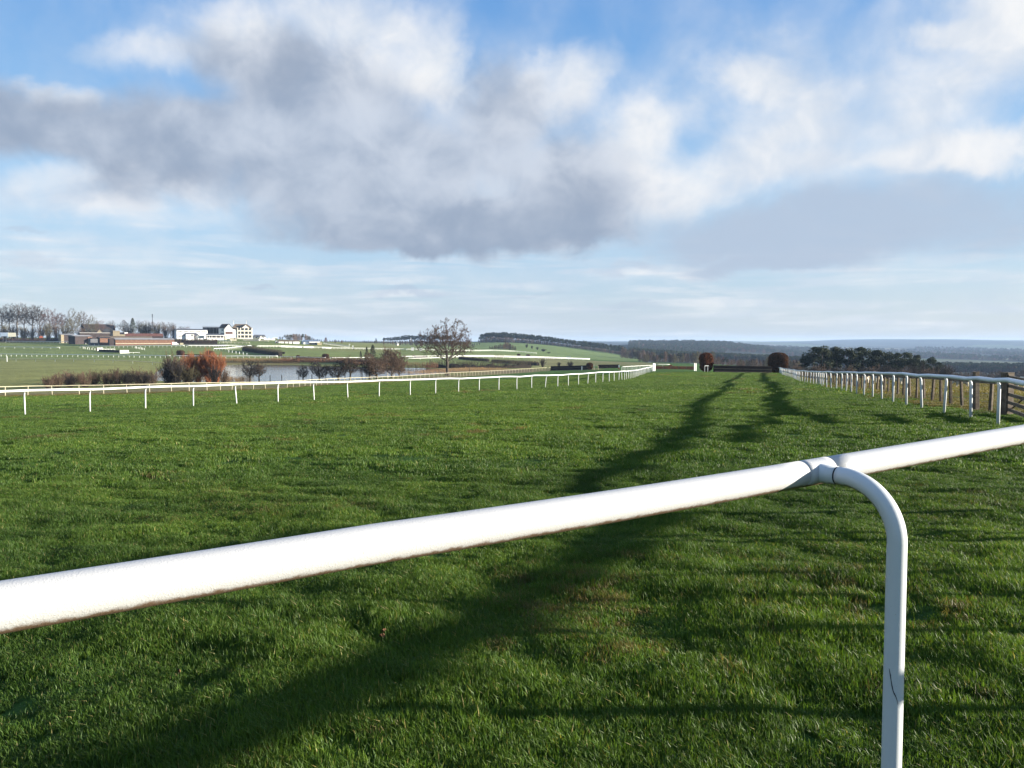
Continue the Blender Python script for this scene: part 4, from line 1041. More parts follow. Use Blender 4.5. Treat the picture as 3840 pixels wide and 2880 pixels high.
def filled_tree(seed, H, trunk_r, env, n_attr=700, step=0.55, kill=0.9, infl=3.2, fork=0.25, tw=0.03, twigs=3, twig_len=0.9, power=2.3, wander=.12, lift=.02):
    """limbs grow towards points spread through the crown: env(rng, n) gives points inside it"""
    r = np.random.RandomState(seed); att = env(r, n_attr); P = [np.array([0, 0, -.3])]; par = [-1]
    z = -.3
    while z < fork * H:
        z += step; P.append(P[-1] + np.array([r.normal(0, .03), r.normal(0, .03), step])); par.append(len(P) - 2)
    alive = np.ones(len(att), bool); near = np.full(len(att), 1e9); who = np.zeros(len(att), int); done = 0
    for it in range(140):
        A_ = np.array(P[done:]); base_ = done; done = len(P)
        if len(A_):
            D = np.linalg.norm(att[:, None] - A_[None], axis=2); j = D.argmin(1); dm = D[np.arange(len(att)), j]; up_ = dm < near; near = np.where(up_, dm, near); who = np.where(up_, j + base_, who)
        alive &= near > kill
        lim = infl if it > 12 else 99.0
        ok = alive & (near < lim)
        if not ok.any():
            if it > 12: infl *= 1.5
            if not alive.any() or infl > 40: break
            continue
        grew = False
        for nd in np.unique(who[ok]):
            q = att[ok & (who == nd)] - P[nd]; d = unit((q / np.linalg.norm(q, axis=1)[:, None]).mean(0) + r.normal(0, wander, 3) + np.array([0, 0, lift])); c = P[nd] + d * step
            P.append(c); par.append(nd); grew = True
        if len(P) > 5200 or not grew: break
    n = len(P); w = np.zeros(n); kids = np.zeros(n, int)
    for i in range(n - 1, 0, -1):
        if kids[i] == 0: w[i] = 1.0
        w[par[i]] += w[i]; kids[par[i]] += 1
    rad = tw * np.maximum(w, 1) ** (1 / power); rad *= min(1.0, trunk_r / rad[1]) if rad[1] > trunk_r else 1.0; rad = np.maximum(rad, tw); rad[:2] = np.maximum(rad[:2], trunk_r); f0 = trunk_r / max(rad[2], 1e-6)
    sg = Segs(); tips = []
    for i in range(1, n):
        ra, rb = rad[par[i]], rad[i]
        if par[i] and kids[par[i]] > 1: ra = min(ra, rb * 1.35)
        lev = 1 if rb > tw * 2.6 else 2
        if i < 3: ra *= 1.25
        sg.add(P[par[i]], P[i], ra, rb, lev)
        if lev == 2:
            d0 = unit(P[i] - P[par[i]])
            for k in range(twigs if kids[i] == 0 else max(1, twigs - 1)):
                d = unit(d0 * .7 + r.normal(0, .55, 3) + np.array([0, 0, .25])); L = twig_len * r.uniform(.5, 1.1); m_ = P[i] + d * L * .5; e = m_ + unit(d + r.normal(0, .3, 3)) * L * .5
                sg.add(P[i], m_, tw * .8, tw * .65, 3); sg.add(m_, e, tw * .65, tw * .5, 3); tips.append(e)
                e2 = m_ + unit(d + r.normal(0, .6, 3)) * L * .4; sg.add(m_, e2, tw * .6, tw * .5, 3); tips.append(e2)
    return sg, tips
def dome(H, Wd, z0, shape=1.0, hollow=.25, flat=0.5, dx=0.0):
    def env(r, n):
        out = []
        while len(out) < n:
            p = r.uniform(-1, 1, 3); p[2] = p[2]
            zz = p[2]; lim = (1 - abs(zz) ** 2.2) if zz > 0 else (1 - abs(zz) ** 2.2)
            q = p[0] ** 2 + p[1] ** 2
            if q < lim and (q + zz * zz > hollow ** 2) :
                lump = .82 + .18 * math.sin(3.1 * p[0] + 1.7 * p[1] + 2.3 * zz + 4.0 * shape)
                zc = z0 + (H - z0) * (flat if flat else .5)
                z = zc + (zz * (H - zc) if zz > 0 else zz * (zc - z0)); out.append((p[0] * Wd / 2 * lump + dx * zz, p[1] * Wd / 2 * lump, z0 + (z - z0) * (lump if zz > 0 else 1)))
        return np.array(out)
    return env
def filled_obj(name, label, cat, seed, H, m_twig, m_bark, group=None, **kw):
    sg, tips = filled_tree(seed, H, **kw); root = thing(name, label, cat, group=group)
    zmax = max(b_[2] for b_ in sg.b); f = H / zmax; sg.a = [x * f for x in sg.a]; sg.b = [x * f for x in sg.b]; tips = [x * f for x in tips]
    ob('trunk', seg_mesh('trunk', sg, lambda k: k <= 1, 6, m_bark), root); ob('crown', seg_mesh('crown', sg, lambda k: k > 1, 3, m_twig), root); return root, tips

# the big ash hung with seed clusters
ash, tips = filled_obj('ash_tree', 'large bare tree hung with dark seed clusters, standing alone beside the lake fence', 'tree', 21, 15.6, M_TWIG, M_BARK,
    trunk_r=0.62, power=2.05, env=dome(15.2, 17.5, 3.4, 1.0, .2, .45), n_attr=950, step=.5, kill=.8, infl=3.0, fork=.2, tw=.027, twigs=4, twig_len=.9)
ash.location = gp(1677, 214); ash.rotation_euler = (0, 0, 0.9)
r = np.random.RandomState(8)
tp = np.array(tips); sel = tp[(tp[:, 2] > 6.0) | (r.rand(len(tp)) < .3)]
sel = sel[r.rand(len(sel)) < 0.42]
octv = np.array([[1, 0, 0], [-1, 0, 0], [0, 1, 0], [0, -1, 0], [0, 0, 1], [0, 0, -1]], float); octf = np.array([[0, 2, 4], [2, 1, 4], [1, 3, 4], [3, 0, 4], [2, 0, 5], [1, 2, 5], [3, 1, 5], [0, 3, 5]])
sz = r.uniform(.05, .13, len(sel))[:, None, None] * np.array([1, 1, 1.7])
V = sel[:, None, :] + octv[None] * sz + r.normal(0, .05, (len(sel), 1, 3)); Fx = (np.arange(len(sel))[:, None, None] * 6 + octf[None]).reshape(-1, 3)
kind(ob('seed_clusters', np_mesh('seed_clusters', V.reshape(-1, 3), Fx, M_KEYS), ash), 'stuff')

# tall bare trees on the ridge, left
KW = dict(trunk_r=0.42, bole=0.30, limbs=6, spread=0.95, kids=(6, 6, 4), up=0.22, twig_r=0.05, wander=0.15, len0=0.42, ratio=0.55)
TK = dict(trunk_r=.42, n_attr=520, step=.85, kill=1.35, infl=4.5, tw=.058, twigs=4, twig_len=1.6)
talls = [filled_obj('bare_tree', '', 'tree', 40 + k, 24.0, [M_TWIG, M_TWIGR, M_TWIGO][k % 3], M_BARK, env=dome(23.5, [14, 13, 14][k], [9, 6, 5][k], k * .7, .15, [.5, .45, .45][k]), fork=[.33, .24, .2][k], **TK)[0] for k in range(3)]
talls.append(filled_obj('bare_tree', '', 'tree', 47, 24.0, M_TWIG, M_BARKG, env=dome(23.5, 16, 8, 2.9, .15, .55), fork=.28, **TK)[0])
used = [[], [], [], []]
RIDGE = 'tall bare trees on the ridge behind the stables'
ridge = [ # column, distance, top row, variant, label
 (-60, 690, 1146, 0, 'tall bare tree cut by the left edge, on the ridge'), (8, 700, 1141, 3, 'leftmost tall bare tree standing wholly in view on the ridge'), (36, 705, 1134, 0, 'tallest bare tree in the ridge clump above the striped board'),
 (66, 715, 1133, 3, 'tall bare tree right of the tallest one, dark stem clear of scrub'), (92, 700, 1136, 0, 'bare tree in the middle of the ridge clump with a gap of sky under it'), (122, 705, 1139, 3, 'bare tree in the ridge clump right of the gap of sky'),
 (150, 700, 1142, 0, 'bare tree on the ridge just left of the reddish one, with two stems'), (186, 690, 1150, 1, 'reddish bare tree at the right end of the tall ridge clump'), (213, 680, 1168, 1, 'smaller reddish bare tree on the right shoulder of the ridge clump'),
 (238, 730, 1172, 3, 'thin grey bare tree between the reddish trees and the olive tree'), (274, 690, 1153, 2, 'tall olive tinged bare tree behind the small lawn'), (268, 668, 1190, 2, 'shorter olive bare tree in front of the tall olive tree'), (312, 705, 1163, 0, 'bare tree with a clear pale stem left of the black barn'),
 (344, 660, 1178, 2, 'brown bare tree standing before the black barn'), (372, 670, 1196, 1, 'pinkish bare tree in front of the right half of the black barn'),
 (420, 770, 1200, 3, 'faint bare tree behind the black barn, its right end'), (462, 770, 1197, 3, 'pale bare tree left of the dark fir'), (520, 740, 1199, 0, 'bare tree with a pale stem right of the dark fir'), (548, 760, 1200, 2, 'bare tree in the low clump left of the mast'),
 (584, 750, 1202, 1, 'bare tree under the mast, right of it'), (610, 745, 1204, 0, 'dense bare tree right of the mast'), (640, 740, 1206, 3, 'rounded bare tree nearest the white two storey building'), (676, 780, 1222, 3, 'small pale bare tree peeping over the white two storey building'), (700, 790, 1220, 1, 'faint bare tree above the roof of the white two storey building'),
]
for u, d, vt, k, lab in ridge:
    g = gp(u, d); h = at(u, vt, d).z - g.z
    w = 1.0 if h > 15 else 1.15
    place(talls[k], used[k], u, d, (h / 24 * w, h / 24 * w, h / 24), lab, RIDGE, rot=u * 1.7)

# ------------------------------------------------------------------ bushes: fans of stems
def bush_segs(seed, H, Wd, stems=34, kids=5, r0=0.03, twig=0.014, up=0.3):
    r = np.random.RandomState(seed); sg = Segs()
    for s in range(stems):
        a = r.uniform(0, 2 * PI); rad = r.uniform(0, .28) * Wd / 2; p = np.array([math.cos(a) * rad, math.sin(a) * rad, -.1])
        out = r.uniform(0.05, 1.0); d = unit(np.array([math.cos(a) * out * Wd / H * .6, math.sin(a) * out * Wd / H * .6, 1.0])); L = H * r.uniform(.65, 1.0)
        for i in range(4):
            d = unit(d + r.normal(0, .13, 3)); q = p + d * L / 4; sg.add(p, q, max(r0 * (1 - .2 * i), twig), max(r0 * (.8 - .2 * i), twig), 0)
            for c in range(kids if i else 1):
                e = unit(d + r.normal(0, .55, 3) + np.array([0, 0, up])); qq = p + (q - p) * r.rand(); l2 = H * r.uniform(.12, .3)
                m_ = qq + e * l2 * .5; f_ = unit(e + r.normal(0, .3, 3)); sg.add(qq, m_, twig, twig * .9, 1); sg.add(m_, m_ + f_ * l2 * .5, twig * .9, twig * .6, 1)
                f2 = unit(e + r.normal(0, .5, 3)); sg.add(m_, m_ + f2 * l2 * .4, twig * .8, twig * .6, 1)
            p = q
    return sg
def bush_obj(name, seed, H, Wd, m, m2=None, **kw):
    sg = bush_segs(seed, H, Wd, **kw); root = thing(name, '', 'bush')
    ob('stems', seg_mesh('stems', sg, lambda k: k == 0, 4, m2 or m), root); ob('twigs', seg_mesh('twigs', sg, lambda k: k == 1, 3, m), root)
    return root
bushes = {
 'brown': [bush_obj('bare_bush', 60 + k, 3.0, 3.6, M_TWIGB, M_TWIGD, stems=40, twig=0.016) for k in range(2)],
 'dark': [bush_obj('bare_bush', 64 + k, 3.0, 3.6, M_TWIGD, stems=44, twig=0.018) for k in range(2)],
 'orange': [bush_obj('orange_bush', 67 + k, 5.0, 4.6, M_ORANGE, M_ORANGE, stems=90, kids=7, twig=0.024, up=.6) for k in range(2)],
 'olive': [bush_obj('bare_bush', 70, 3.0, 3.6, M_TWIGO, M_TWIGD, stems=44, twig=0.018)],
}
bused = {k: [[] for _ in v] for k, v in bushes.items()}
def bush(kindk, k, u, d, vt, wpx, lab, group):
    H0, W0 = (5.0, 4.6) if kindk == 'orange' else (3.0, 3.6)
    g = gp(u, d); h = at(u, vt, d).z - g.z; w = wpx / F * d
    place(bushes[kindk][k % len(bushes[kindk])], bused[kindk][k % len(bushes[kindk])], u, d, (w / W0 / 1.25, w / W0 / 1.25, h / H0 / 0.95), lab, group, rot=u * .77)
SH = 'bare bushes along the near bank of the lake'
for a in [
 ('brown', 0, 182, 132, 1412, 70, 'low faint brown bush at the left end of the bank scrub'), ('brown', 1, 215, 136, 1400, 90, 'low brown bush second along the bank scrub'), ('dark', 0, 262, 138, 1404, 70, 'low dark patch of scrub under a brown bush'), ('brown', 0, 262, 146, 1392, 110, 'wide brown bush behind the low dark scrub'),
 ('brown', 1, 320, 140, 1394, 100, 'tawny bush in the middle of the bank scrub'), ('olive', 0, 352, 148, 1390, 90, 'olive brown bush behind the tawny one'), ('brown', 0, 400, 142, 1392, 90, 'tawny bush left of the darker thicket'), ('brown', 1, 440, 148, 1384, 110, 'broad brown bush at the left of the darker thicket'),
 ('dark', 1, 478, 142, 1394, 70, 'dark thorny bush standing in front of the brown thicket'), ('brown', 0, 510, 150, 1382, 110, 'tall brown bush between two dark thorny ones'), ('dark', 0, 540, 143, 1396, 80, 'second dark thorny bush, right of the tall brown bush'), ('brown', 1, 572, 148, 1388, 90, 'brown bush just left of the big dark brown tree'),
 ('dark', 1, 632, 158, 1350, 90, 'left half of the big dark bush beside the orange ones'), ('brown', 0, 655, 160, 1327, 110, 'tall brown bush left of the orange ones'), ('dark', 0, 668, 156, 1352, 90, 'dark bush in front of the tall brown one'), ('olive', 0, 700, 157, 1372, 100, 'olive brown bush at the foot of the left orange bush'),
 ('dark', 1, 801, 158, 1372, 70, 'dark rounded bush in front of the right orange bush'), ('brown', 1, 838, 164, 1385, 60, 'reddish brown bush at the right foot of the orange bushes'),
 ]: bush(*a, SH)
for a in [('orange', 0, 706, 176, 1335, 75, 'left orange stemmed bush, partly behind a dark bush'), ('orange', 1, 742, 178, 1340, 80, 'middle orange stemmed bush, lower than its neighbour'), ('orange', 0, 782, 178, 1325, 80, 'tallest bright orange stemmed bush beside the lake'), ('orange', 1, 812, 176, 1334, 70, 'right orange stemmed bush next to open water')]:
    bush(*a, 'orange bushes by the lake')

# ------------------------------------------------------------------ trees standing at the water
KS = dict(trunk_r=0.20, bole=0.20, limbs=6, spread=1.0, kids=(5, 5, 4), up=0.16, twig_r=0.020, wander=0.2, len0=0.45, ratio=0.55)
LK = dict(trunk_r=.19, step=.25, kill=.36, infl=1.4, tw=.030, twigs=4, twig_len=.55, wander=.2)
lakeside = [filled_obj('lakeside_tree', '', 'tree', 80 + k, 5.0, M_TWIGD if k != 1 else M_TWIG, M_BARK, env=dome(4.8, [4.6, 4.2, 5.2][k], [.9, 1.2, .6][k], k * 1.3, .15, .5), fork=.2, n_attr=[420, 420, 700][k], **LK)[0] for k in range(3)]
lakeside.append(filled_obj('lakeside_tree', '', 'tree', 86, 7.0, M_TWIGB, M_BARK, env=dome(6.8, 5.6, .7, 2.2, .1, .5), fork=.1, n_attr=900, **LK)[0])
lused = [[], [], [], []]
for u, d, vt, k, wf, lab in [
 (940, 185, 1346, 0, 1.0, 'small dark bare tree in front of the lake, left one of a touching pair'), (972, 186, 1352, 1, 0.9, 'browner bare tree of the touching pair in front of the lake'),
 (1137, 187, 1364, 0, 0.95, 'small spreading bare tree alone against the open water'), (1199, 187, 1352, 2, 0.95, 'small bare tree with a low fork, next right of the one alone in open water'),
 (1268, 188, 1352, 2, 1.25, 'dense dark bare tree with low sweeping branches over the water'), (1314, 188, 1330, 1, 0.95, 'taller bare tree with a pale lit trunk by the water'), (1413, 190, 1318, 3, 1.5, 'broad dark bare tree left of the birches'),
 (1468, 200, 1300, 3, 1.0, 'brown bare tree around the white birch stem'), (1497, 204, 1318, 3, 0.95, 'rounded brown bare tree at the right of the birches'), (1385, 192, 1345, 0, 1.3, 'dark bare tree half hidden behind the broad one')]:
    H0 = 7.0 if k == 3 else 5.0; g = gp(u, d); h = at(u, vt, d).z - g.z
    place(lakeside[k], lused[k], u, d, (h / H0 * min(wf, 1.25), h / H0 * min(wf, 1.25), h / H0), lab, 'bare trees on the near lake shore', rot=u * .6)
# birches
KB = dict(trunk_r=0.11, bole=0.42, limbs=5, spread=0.5, kids=(5, 4, 4), up=0.25, twig_r=0.018, wander=0.14, len0=0.38, ratio=0.55)
bir = tree_obj('birch_tree', '', 'tree', 91, 8.0, M_TWIGR, M_BIRCH, **KB)[0]; bu = []
for u, d, vt, lab in [(1453, 203, 1288, 'white stemmed birch, the tallest in the lakeside clump'), (1477, 206, 1306, 'second birch just right of the tallest, leaning out')]:
    g = gp(u, d); h = at(u, vt, d).z - g.z; place(bir, bu, u, d, h / 8.0, lab, 'birches by the lake', rot=u)

# ------------------------------------------------------------------ needle trees
def leaf_quads(cent, rad, n, size, r, squash=0.7):
    d = r.normal(0, 1, (n, 3)); d /= np.linalg.norm(d, axis=1)[:, None]; p = cent + d * (rad * r.uniform(.35, 1.0, n) ** .6)[:, None] * np.array([1, 1, squash])
    a = r.normal(0, 1, (n, 3)); a /= np.linalg.norm(a, axis=1)[:, None]; b_ = np.cross(a, r.normal(0, 1, (n, 3))); b_ /= np.linalg.norm(b_, axis=1)[:, None]
    s = size * r.uniform(.6, 1.3, n)[:, None]
    return np.stack([p - a * s, p + b_ * s * .45, p + a * s, p - b_ * s * .45], 1)
def pine_mesh(seed, H, Wd, clumps, per, size, m, first=0.5, tr=0.16, single=False, lean=0.0):
    r = np.random.RandomState(seed); sg = Segs(); Q = []
    p = np.array([0, 0, -.3]); d = unit(np.array([lean, 0, 1.0])); n = 6
    for i in range(n):
        d = unit(d + r.normal(0, .03, 3)); q = p + d * H * .95 / n; sg.add(p, q, tr * (1 - .8 * i / n), tr * (1 - .8 * (i + 1) / n), 0)
        p = q
    for c in range(clumps):
        f = r.uniform(first, 1.0); t_ = (f - first) / (1 - first); w = Wd / 2 * (math.sin(PI * min(1, .25 + t_ * .75)) ** .7) * r.uniform(.25, 1.0)
        a = r.uniform(0, 2 * PI); ax = sg.b[min(n - 1, int(f * n * .999))]; cz = H * f * .96
        cpt = np.array([ax[0] * f + math.cos(a) * w, ax[1] * f + math.sin(a) * w, cz])
        sg.add(np.array([ax[0] * f, ax[1] * f, cz - w * .35]), cpt, tr * .28, tr * .1, 0)
        Q.append(leaf_quads(cpt, Wd * r.uniform(.12, .22), per, size, r, .6))
    Q = np.concatenate(Q, 0)
    tm = seg_mesh('trunk', sg, lambda k: True, 5, M_PTRUNK)
    cm = np_mesh('crown', Q.reshape(-1, 3), np.arange(len(Q) * 4).reshape(-1, 4), m)
    return tm, cm
def join_single(name, tm, cm):
    """small far tree: one mesh with bark and needles"""
    def arr(me):
        v = np.zeros(len(me.vertices) * 3, np.float32); me.vertices.foreach_get('co', v); f = np.array([tuple(p.vertices) for p in me.polygons]); return v.reshape(-1, 3), f
    v1, f1 = arr(tm); v2, f2 = arr(cm)
    me = np_mesh(name, np.concatenate([v1, v2]), np.concatenate([f1, f2 + len(v1)]), [tm.materials[0], cm.materials[0]], mi=np.concatenate([np.zeros(len(f1)), np.ones(len(f2))]))
    return me
# clump of pines right of the track
rp = []
for k in range(4):
    tm, cm = pine_mesh(120 + k, 11.0, 7.0, 30, 110, 0.26, M_NEEDLED, first=0.34 if k < 2 else 0.5, tr=0.24, lean=[0, .12, -.06, .2][k])
    rt = thing('pine_tree', '', 'tree'); ob('trunk', tm, rt); ob('crown', cm, rt); rp.append(rt)
rpu = [[], [], [], []]
for u, d, vt, k, wf, lab in [
 (3018, 262, 1333, 3, 0.9, 'low pine at the left end of the clump, with branches reaching out left'), (3046, 268, 1300, 2, 1.0, 'pine with layered branches on the left side of the right hand clump'), (3076, 260, 1292, 0, 1.0, 'tallest pine of the clump right of the hedge wing'), (3104, 272, 1308, 1, .9, 'dark pine filling in just right of the tallest one'),
 (3142, 262, 1299, 2, .9, 'slim pine with a small flat top in the left half of the clump'), (3126, 282, 1318, 3, .9, 'lower pine behind the slim flat topped one'), (3180, 262, 1300, 0, 1.0, 'broad pine left of the middle of the clump'), (3212, 262, 1301, 1, 1.1, 'broad pine in the middle of the clump, rounded top'), (3240, 272, 1298, 0, .95, 'pine with a high dark top right of the middle'),
 (3266, 265, 1312, 1, 1.0, 'pine stepping down right of the high dark top'), (3296, 262, 1311, 2, .9, 'pine with bushy head in the right half of the clump'), (3322, 270, 1316, 0, .9, 'pine just right of the bushy headed one'), (3350, 262, 1322, 1, .9, 'leaning pine in the descending right part of the clump'), (3388, 264, 1320, 2, .9, 'tall narrow pine among the low right hand ones'),
 (3420, 262, 1338, 3, .9, 'low pine right of the tall narrow one'), (3448, 268, 1330, 2, .8, 'small pine with thin open top near the right end of the clump'), (3482, 262, 1335, 0, .85, 'dark dense pine near the right end of the clump'), (3512, 262, 1358, 1, .9, 'low sloping pine ending the clump on the right')]:
    g = gp(u, d); h = at(u, vt, d).z - g.z; s = h / 11.0
    place(rp[k], rpu[k], u, d, (s * wf, s * wf, s), lab, 'pines right of the track', rot=u * .9)
UB = 'brown undergrowth bushes below the pines'
for i, u in enumerate(range(2975, 3560, 34)):
    bush('dark' if i % 3 else 'brown', i, u, 236 + (i * 37) % 26, 1366 + (i * 13) % 18, 85, '%s bare bush from the left under the right hand pines' % (ORD + ['thirteenth', 'fourteenth', 'fifteenth', 'sixteenth', 'seventeenth', 'eighteenth', 'nineteenth'])[i], UB)

# pine belt on the hill crest
hp = [join_single('hill_pine', *pine_mesh(140 + k, 15.0, 7.0, 16, 30, 0.75, M_NEEDLE if k % 2 else M_NEEDLED, first=0.45, tr=0.30)) for k in range(4)]
rr_ = random.Random(11); cnt = 0
def crest_v(u): return np.interp(u, [1430, 1520, 1660, 1800, 1830, 1900, 2000, 2060, 2110, 2180, 2260, 2340], [1268, 1258, 1256, 1254, 1246, 1246, 1255, 1262, 1270, 1278, 1288, 1298])
for row, (dd, step) in enumerate(((1262, 7.0), (1285, 8.0), (1310, 9))):
    u = 1800.0 + row * 3
    while u < 2345:
        g = gp(u, dd - (max(0, u - 2050) * 0.32)); h = max(8.0, (at(u, crest_v(u), g.y).z - g.z)) * rr_.uniform(.9, 1.06)
        k = rr_.randrange(4); s = h / 15
        o = ob('hill_pine', hp[k], None, g, rr_.uniform(0, 6), (s * rr_.uniform(.75, 1.0), s * rr_.uniform(.75, 1.0), s))
        tag(o, 'tall pine in the belt along the crest of the green hill', 'tree', 'pines along the crest of the green hill'); u += step * rr_.uniform(.7, 1.3)
# darker pines on the ridge left of it
for row, dd in enumerate((1330, 1360)):
    u = 1440.0
    while u < 1690:
        g = gp(u, dd); h = max(6, at(u, crest_v(u) , dd).z - g.z) * rr_.uniform(.9, 1.08); s = h / 15
        o = ob('hill_pine', hp[rr_.randrange(4)], None, g, rr_.uniform(0, 6), (s * 1.2, s * 1.2, s))
        tag(o, 'dark pine on the low ridge behind the large bare tree', 'tree', 'pines on the ridge behind the large bare tree'); u += 9 * rr_.uniform(.7, 1.3)
# mixed woodland trees, far: one mesh each
def far_bare(seed, H, Wd, m, n=260):
    r = np.random.RandomState(seed); sg = Segs(); sg.add(np.array([0, 0, -.3]), np.array([0, 0, H * .6]), .3, .12, 0)
    for k in range(n):
        a = r.uniform(0, 2 * PI); f = r.uniform(.15, 1); w = Wd / 2 * math.sin(PI * min(1, .2 + .78 * f)) ** .6
        q = np.array([math.cos(a) * w * r.uniform(.2, 1), math.sin(a) * w * r.uniform(.2, 1), H * f]); p = np.array([q[0] * .35, q[1] * .35, q[2] - H * r.uniform(.1, .2)])
        sg.add(p, q, .10, .05, 0)
    return seg_mesh('bare_tree', sg, lambda k: True, 3, m)
fb = [far_bare(160, 12, 9, M_TWIG), far_bare(161, 12, 8, M_TWIGB), far_bare(162, 12, 9, M_TWIGR), far_bare(163, 12, 9, M_TWIGO)]
def wood_row(name, us, ds, vtop, mats_, lab, group, step, jitter=.3, seed=1, wid=1.0, pine=0.0):
    r = random.Random(seed); u = us[0]
    while u < us[1]:
        d = r.uniform(*ds); g = gp(u, d); vt = vtop(u) if callable(vtop) else vtop; h = max(3.0, (at(u, vt, d).z - g.z)) * r.uniform(.78, 1.05)
        if r.random() < pine: me, H0, nm = hp[r.randrange(4)], 15.0, 'pine_tree'
        else: me, H0, nm = fb[r.choice(mats_)], 12.0, name
        s = h / H0; o = ob(nm, me, None, g, r.uniform(0, 6), (s * wid * r.uniform(.8, 1.2), s * wid * r.uniform(.8, 1.2), s))
        tag(o, lab if nm == name else lab.replace('bare tree', 'pine'), 'tree', group if nm == name else group + ', pines among them'); u += step * r.uniform(1 - jitter, 1 + jitter)
wood_row('bare_tree', (1205, 1440), (1150, 1300), lambda u: np.interp(u, [1205, 1280, 1440], [1271, 1277, 1276]), (0, 1), 'grey brown bare tree in the far wood right of the blue shed', 'bare trees in the far wood right of the blue shed', 9, seed=3, wid=1.3)
wood_row('bare_tree', (1440, 1800), (1000, 1150), lambda u: np.interp(u, [1440, 1560, 1700, 1800], [1280, 1272, 1276, 1288]), (0, 1, 1), 'brown bare tree in the far wood behind the large lakeside tree', 'bare trees in the wood behind the large lakeside tree', 9, seed=4, wid=1.2)
wood_row('bare_tree', (1795, 2345), (1236, 1256), lambda u: crest_v(u) + 17, (0, 1, 1), 'low bare tree in the dark undergrowth at the foot of the hill pines', 'bare trees at the foot of the hill pines', 6.5, seed=15, wid=1.5)
wood_row('bare_tree', (1836, 1940), (840, 900), lambda u: np.interp(u, [1836, 1870, 1900, 1940], [1302, 1290, 1281, 1300]), (0, 1), 'bare tree in the small dark copse on the slope of the green hill', 'bare trees in the copse on the green hill', 7, seed=5, wid=1.1)
wood_row('bare_tree', (2335, 2440), (880, 980), lambda u: np.interp(u, [2335, 2380, 2440], [1300, 1308, 1318]), (0, 1, 3), 'bare tree where the hill pines end, behind the tall white board', 'bare trees below the end of the pine belt', 8, seed=6, wid=1.3)
wood_row('bare_tree', (2400, 2680), (620, 760), lambda u: 1321 + 6 * math.sin(u * .11), (0, 1, 3), 'bare tree in the wood behind the left hedge wing', 'bare trees in the wood behind the far hedge jump', 9, seed=7, wid=1.2, pine=0.38)
wood_row('bare_tree', (2668, 2800), (520, 620), lambda u: np.interp(u, [2668, 2710, 2740, 2800], [1335, 1337, 1345, 1354]), (0, 1, 2), 'bare tree seen above the left half of the hedge jump', 'bare trees above the left half of the hedge jump', 9, seed=8, wid=1.3, pine=.12)
wood_row('bare_tree', (2770, 3010), (430, 500), lambda u: np.interp(u, [2770, 2830, 2870, 2950, 3010], [1345, 1339, 1341, 1338, 1345]), (0, 3, 1), 'bare tree seen above the right half of the hedge jump', 'bare trees above the right half of the hedge jump', 10, seed=9, wid=1.2)
wood_row('bare_tree', (3520, 3860), (520, 640), lambda u: 1392 + 4 * math.sin(u * .07), (0, 1), 'low bare tree in the valley behind the timber gate', 'bare trees in the valley behind the gate', 11, seed=10, wid=1.4)
wood_row('bare_tree', (1050, 1200), (790, 840), lambda u: np.interp(u, [1050, 1075, 1100, 1140, 1160, 1200], [1262, 1254, 1251, 1251, 1258, 1277]), (1, 3), 'brown bare tree in the rounded clump behind the row of white huts', 'bare trees in the rounded clump behind the white huts', 8, seed=13, wid=1.3, pine=.2)
for u, d, vt, m_, lab in [(1222, 800, 1264, 2, 'reddish bare tree right of the blue shed'), (1257, 790, 1272, 0, 'dark rounded tree behind the white rail right of the blue shed'), (1282, 800, 1274, 1, 'brown rounded tree beyond the white rail, second right of the blue shed')]:
    g = gp(u, d); h = at(u, vt, d).z - g.z; o = ob('bare_tree', fb[m_], None, g, u, (h / 12 * 1.1, h / 12 * 1.1, h / 12)); tag(o, lab, 'tree')
# single conifers
fir_tm, fir_cm = pine_mesh(171, 14.0, 9.0, 26, 70, 0.5, M_NEEDLED, first=.12, tr=.25)
def cone_fir(seed, H, Wd, m):
    r = np.random.RandomState(seed); sg = Segs(); sg.add(np.array([0, 0, -.3]), np.array([0, 0, H]), .25, .03, 0); Q = []
    for k in range(34):
        f = .08 + .9 * k / 33; w = Wd / 2 * (1 - f) ** .8 + .2
        for j in range(6):
            a = r.uniform(0, 2 * PI); tip = np.array([math.cos(a) * w, math.sin(a) * w, H * f - w * .15]); sg.add(np.array([0, 0, H * f]), tip, .05, .02, 0); Q.append(leaf_quads(tip * np.array([.75, .75, 1]), w * .45 + .15, 9, .32, r, .45))
    Q = np.concatenate(Q, 0); return seg_mesh('trunk', sg, lambda k: True, 4, M_PTRUNK), np_mesh('crown', Q.reshape(-1, 3), np.arange(len(Q) * 4).reshape(-1, 4), m)
ft, fc_ = cone_fir(173, 15, 8, M_NEEDLED)
fir = thing('fir_tree', 'dark fir with upturned tiers left of the mast, above the stable roofs', 'tree', gp(499, 715)); ob('trunk', ft, fir); ob('crown', fc_, fir); s = (at(499, 1192, 715).z - gp(499, 715).z) / 15; fir.scale = (s, s, s)
for u, d, vt, wf, lab in [(1353, 345, 1316, .8, 'thin dark conifer at the far shore, branches drooping left'), (1376, 340, 1300, .7, 'tall thin conifer behind the dark lakeside tree'), (1398, 336, 1292, 1.1, 'tall dark conifer rising behind the lakeside trees'), (1410, 1120, 1268, 1.3, 'pointed conifer on the skyline left of the pine ridge')]:
    g = gp(u, d); h = at(u, vt, d).z - g.z; dup(fir, g, u, (h / 15 * wf, h / 15 * wf, h / 15), lab, 'single conifers beyond the lake')
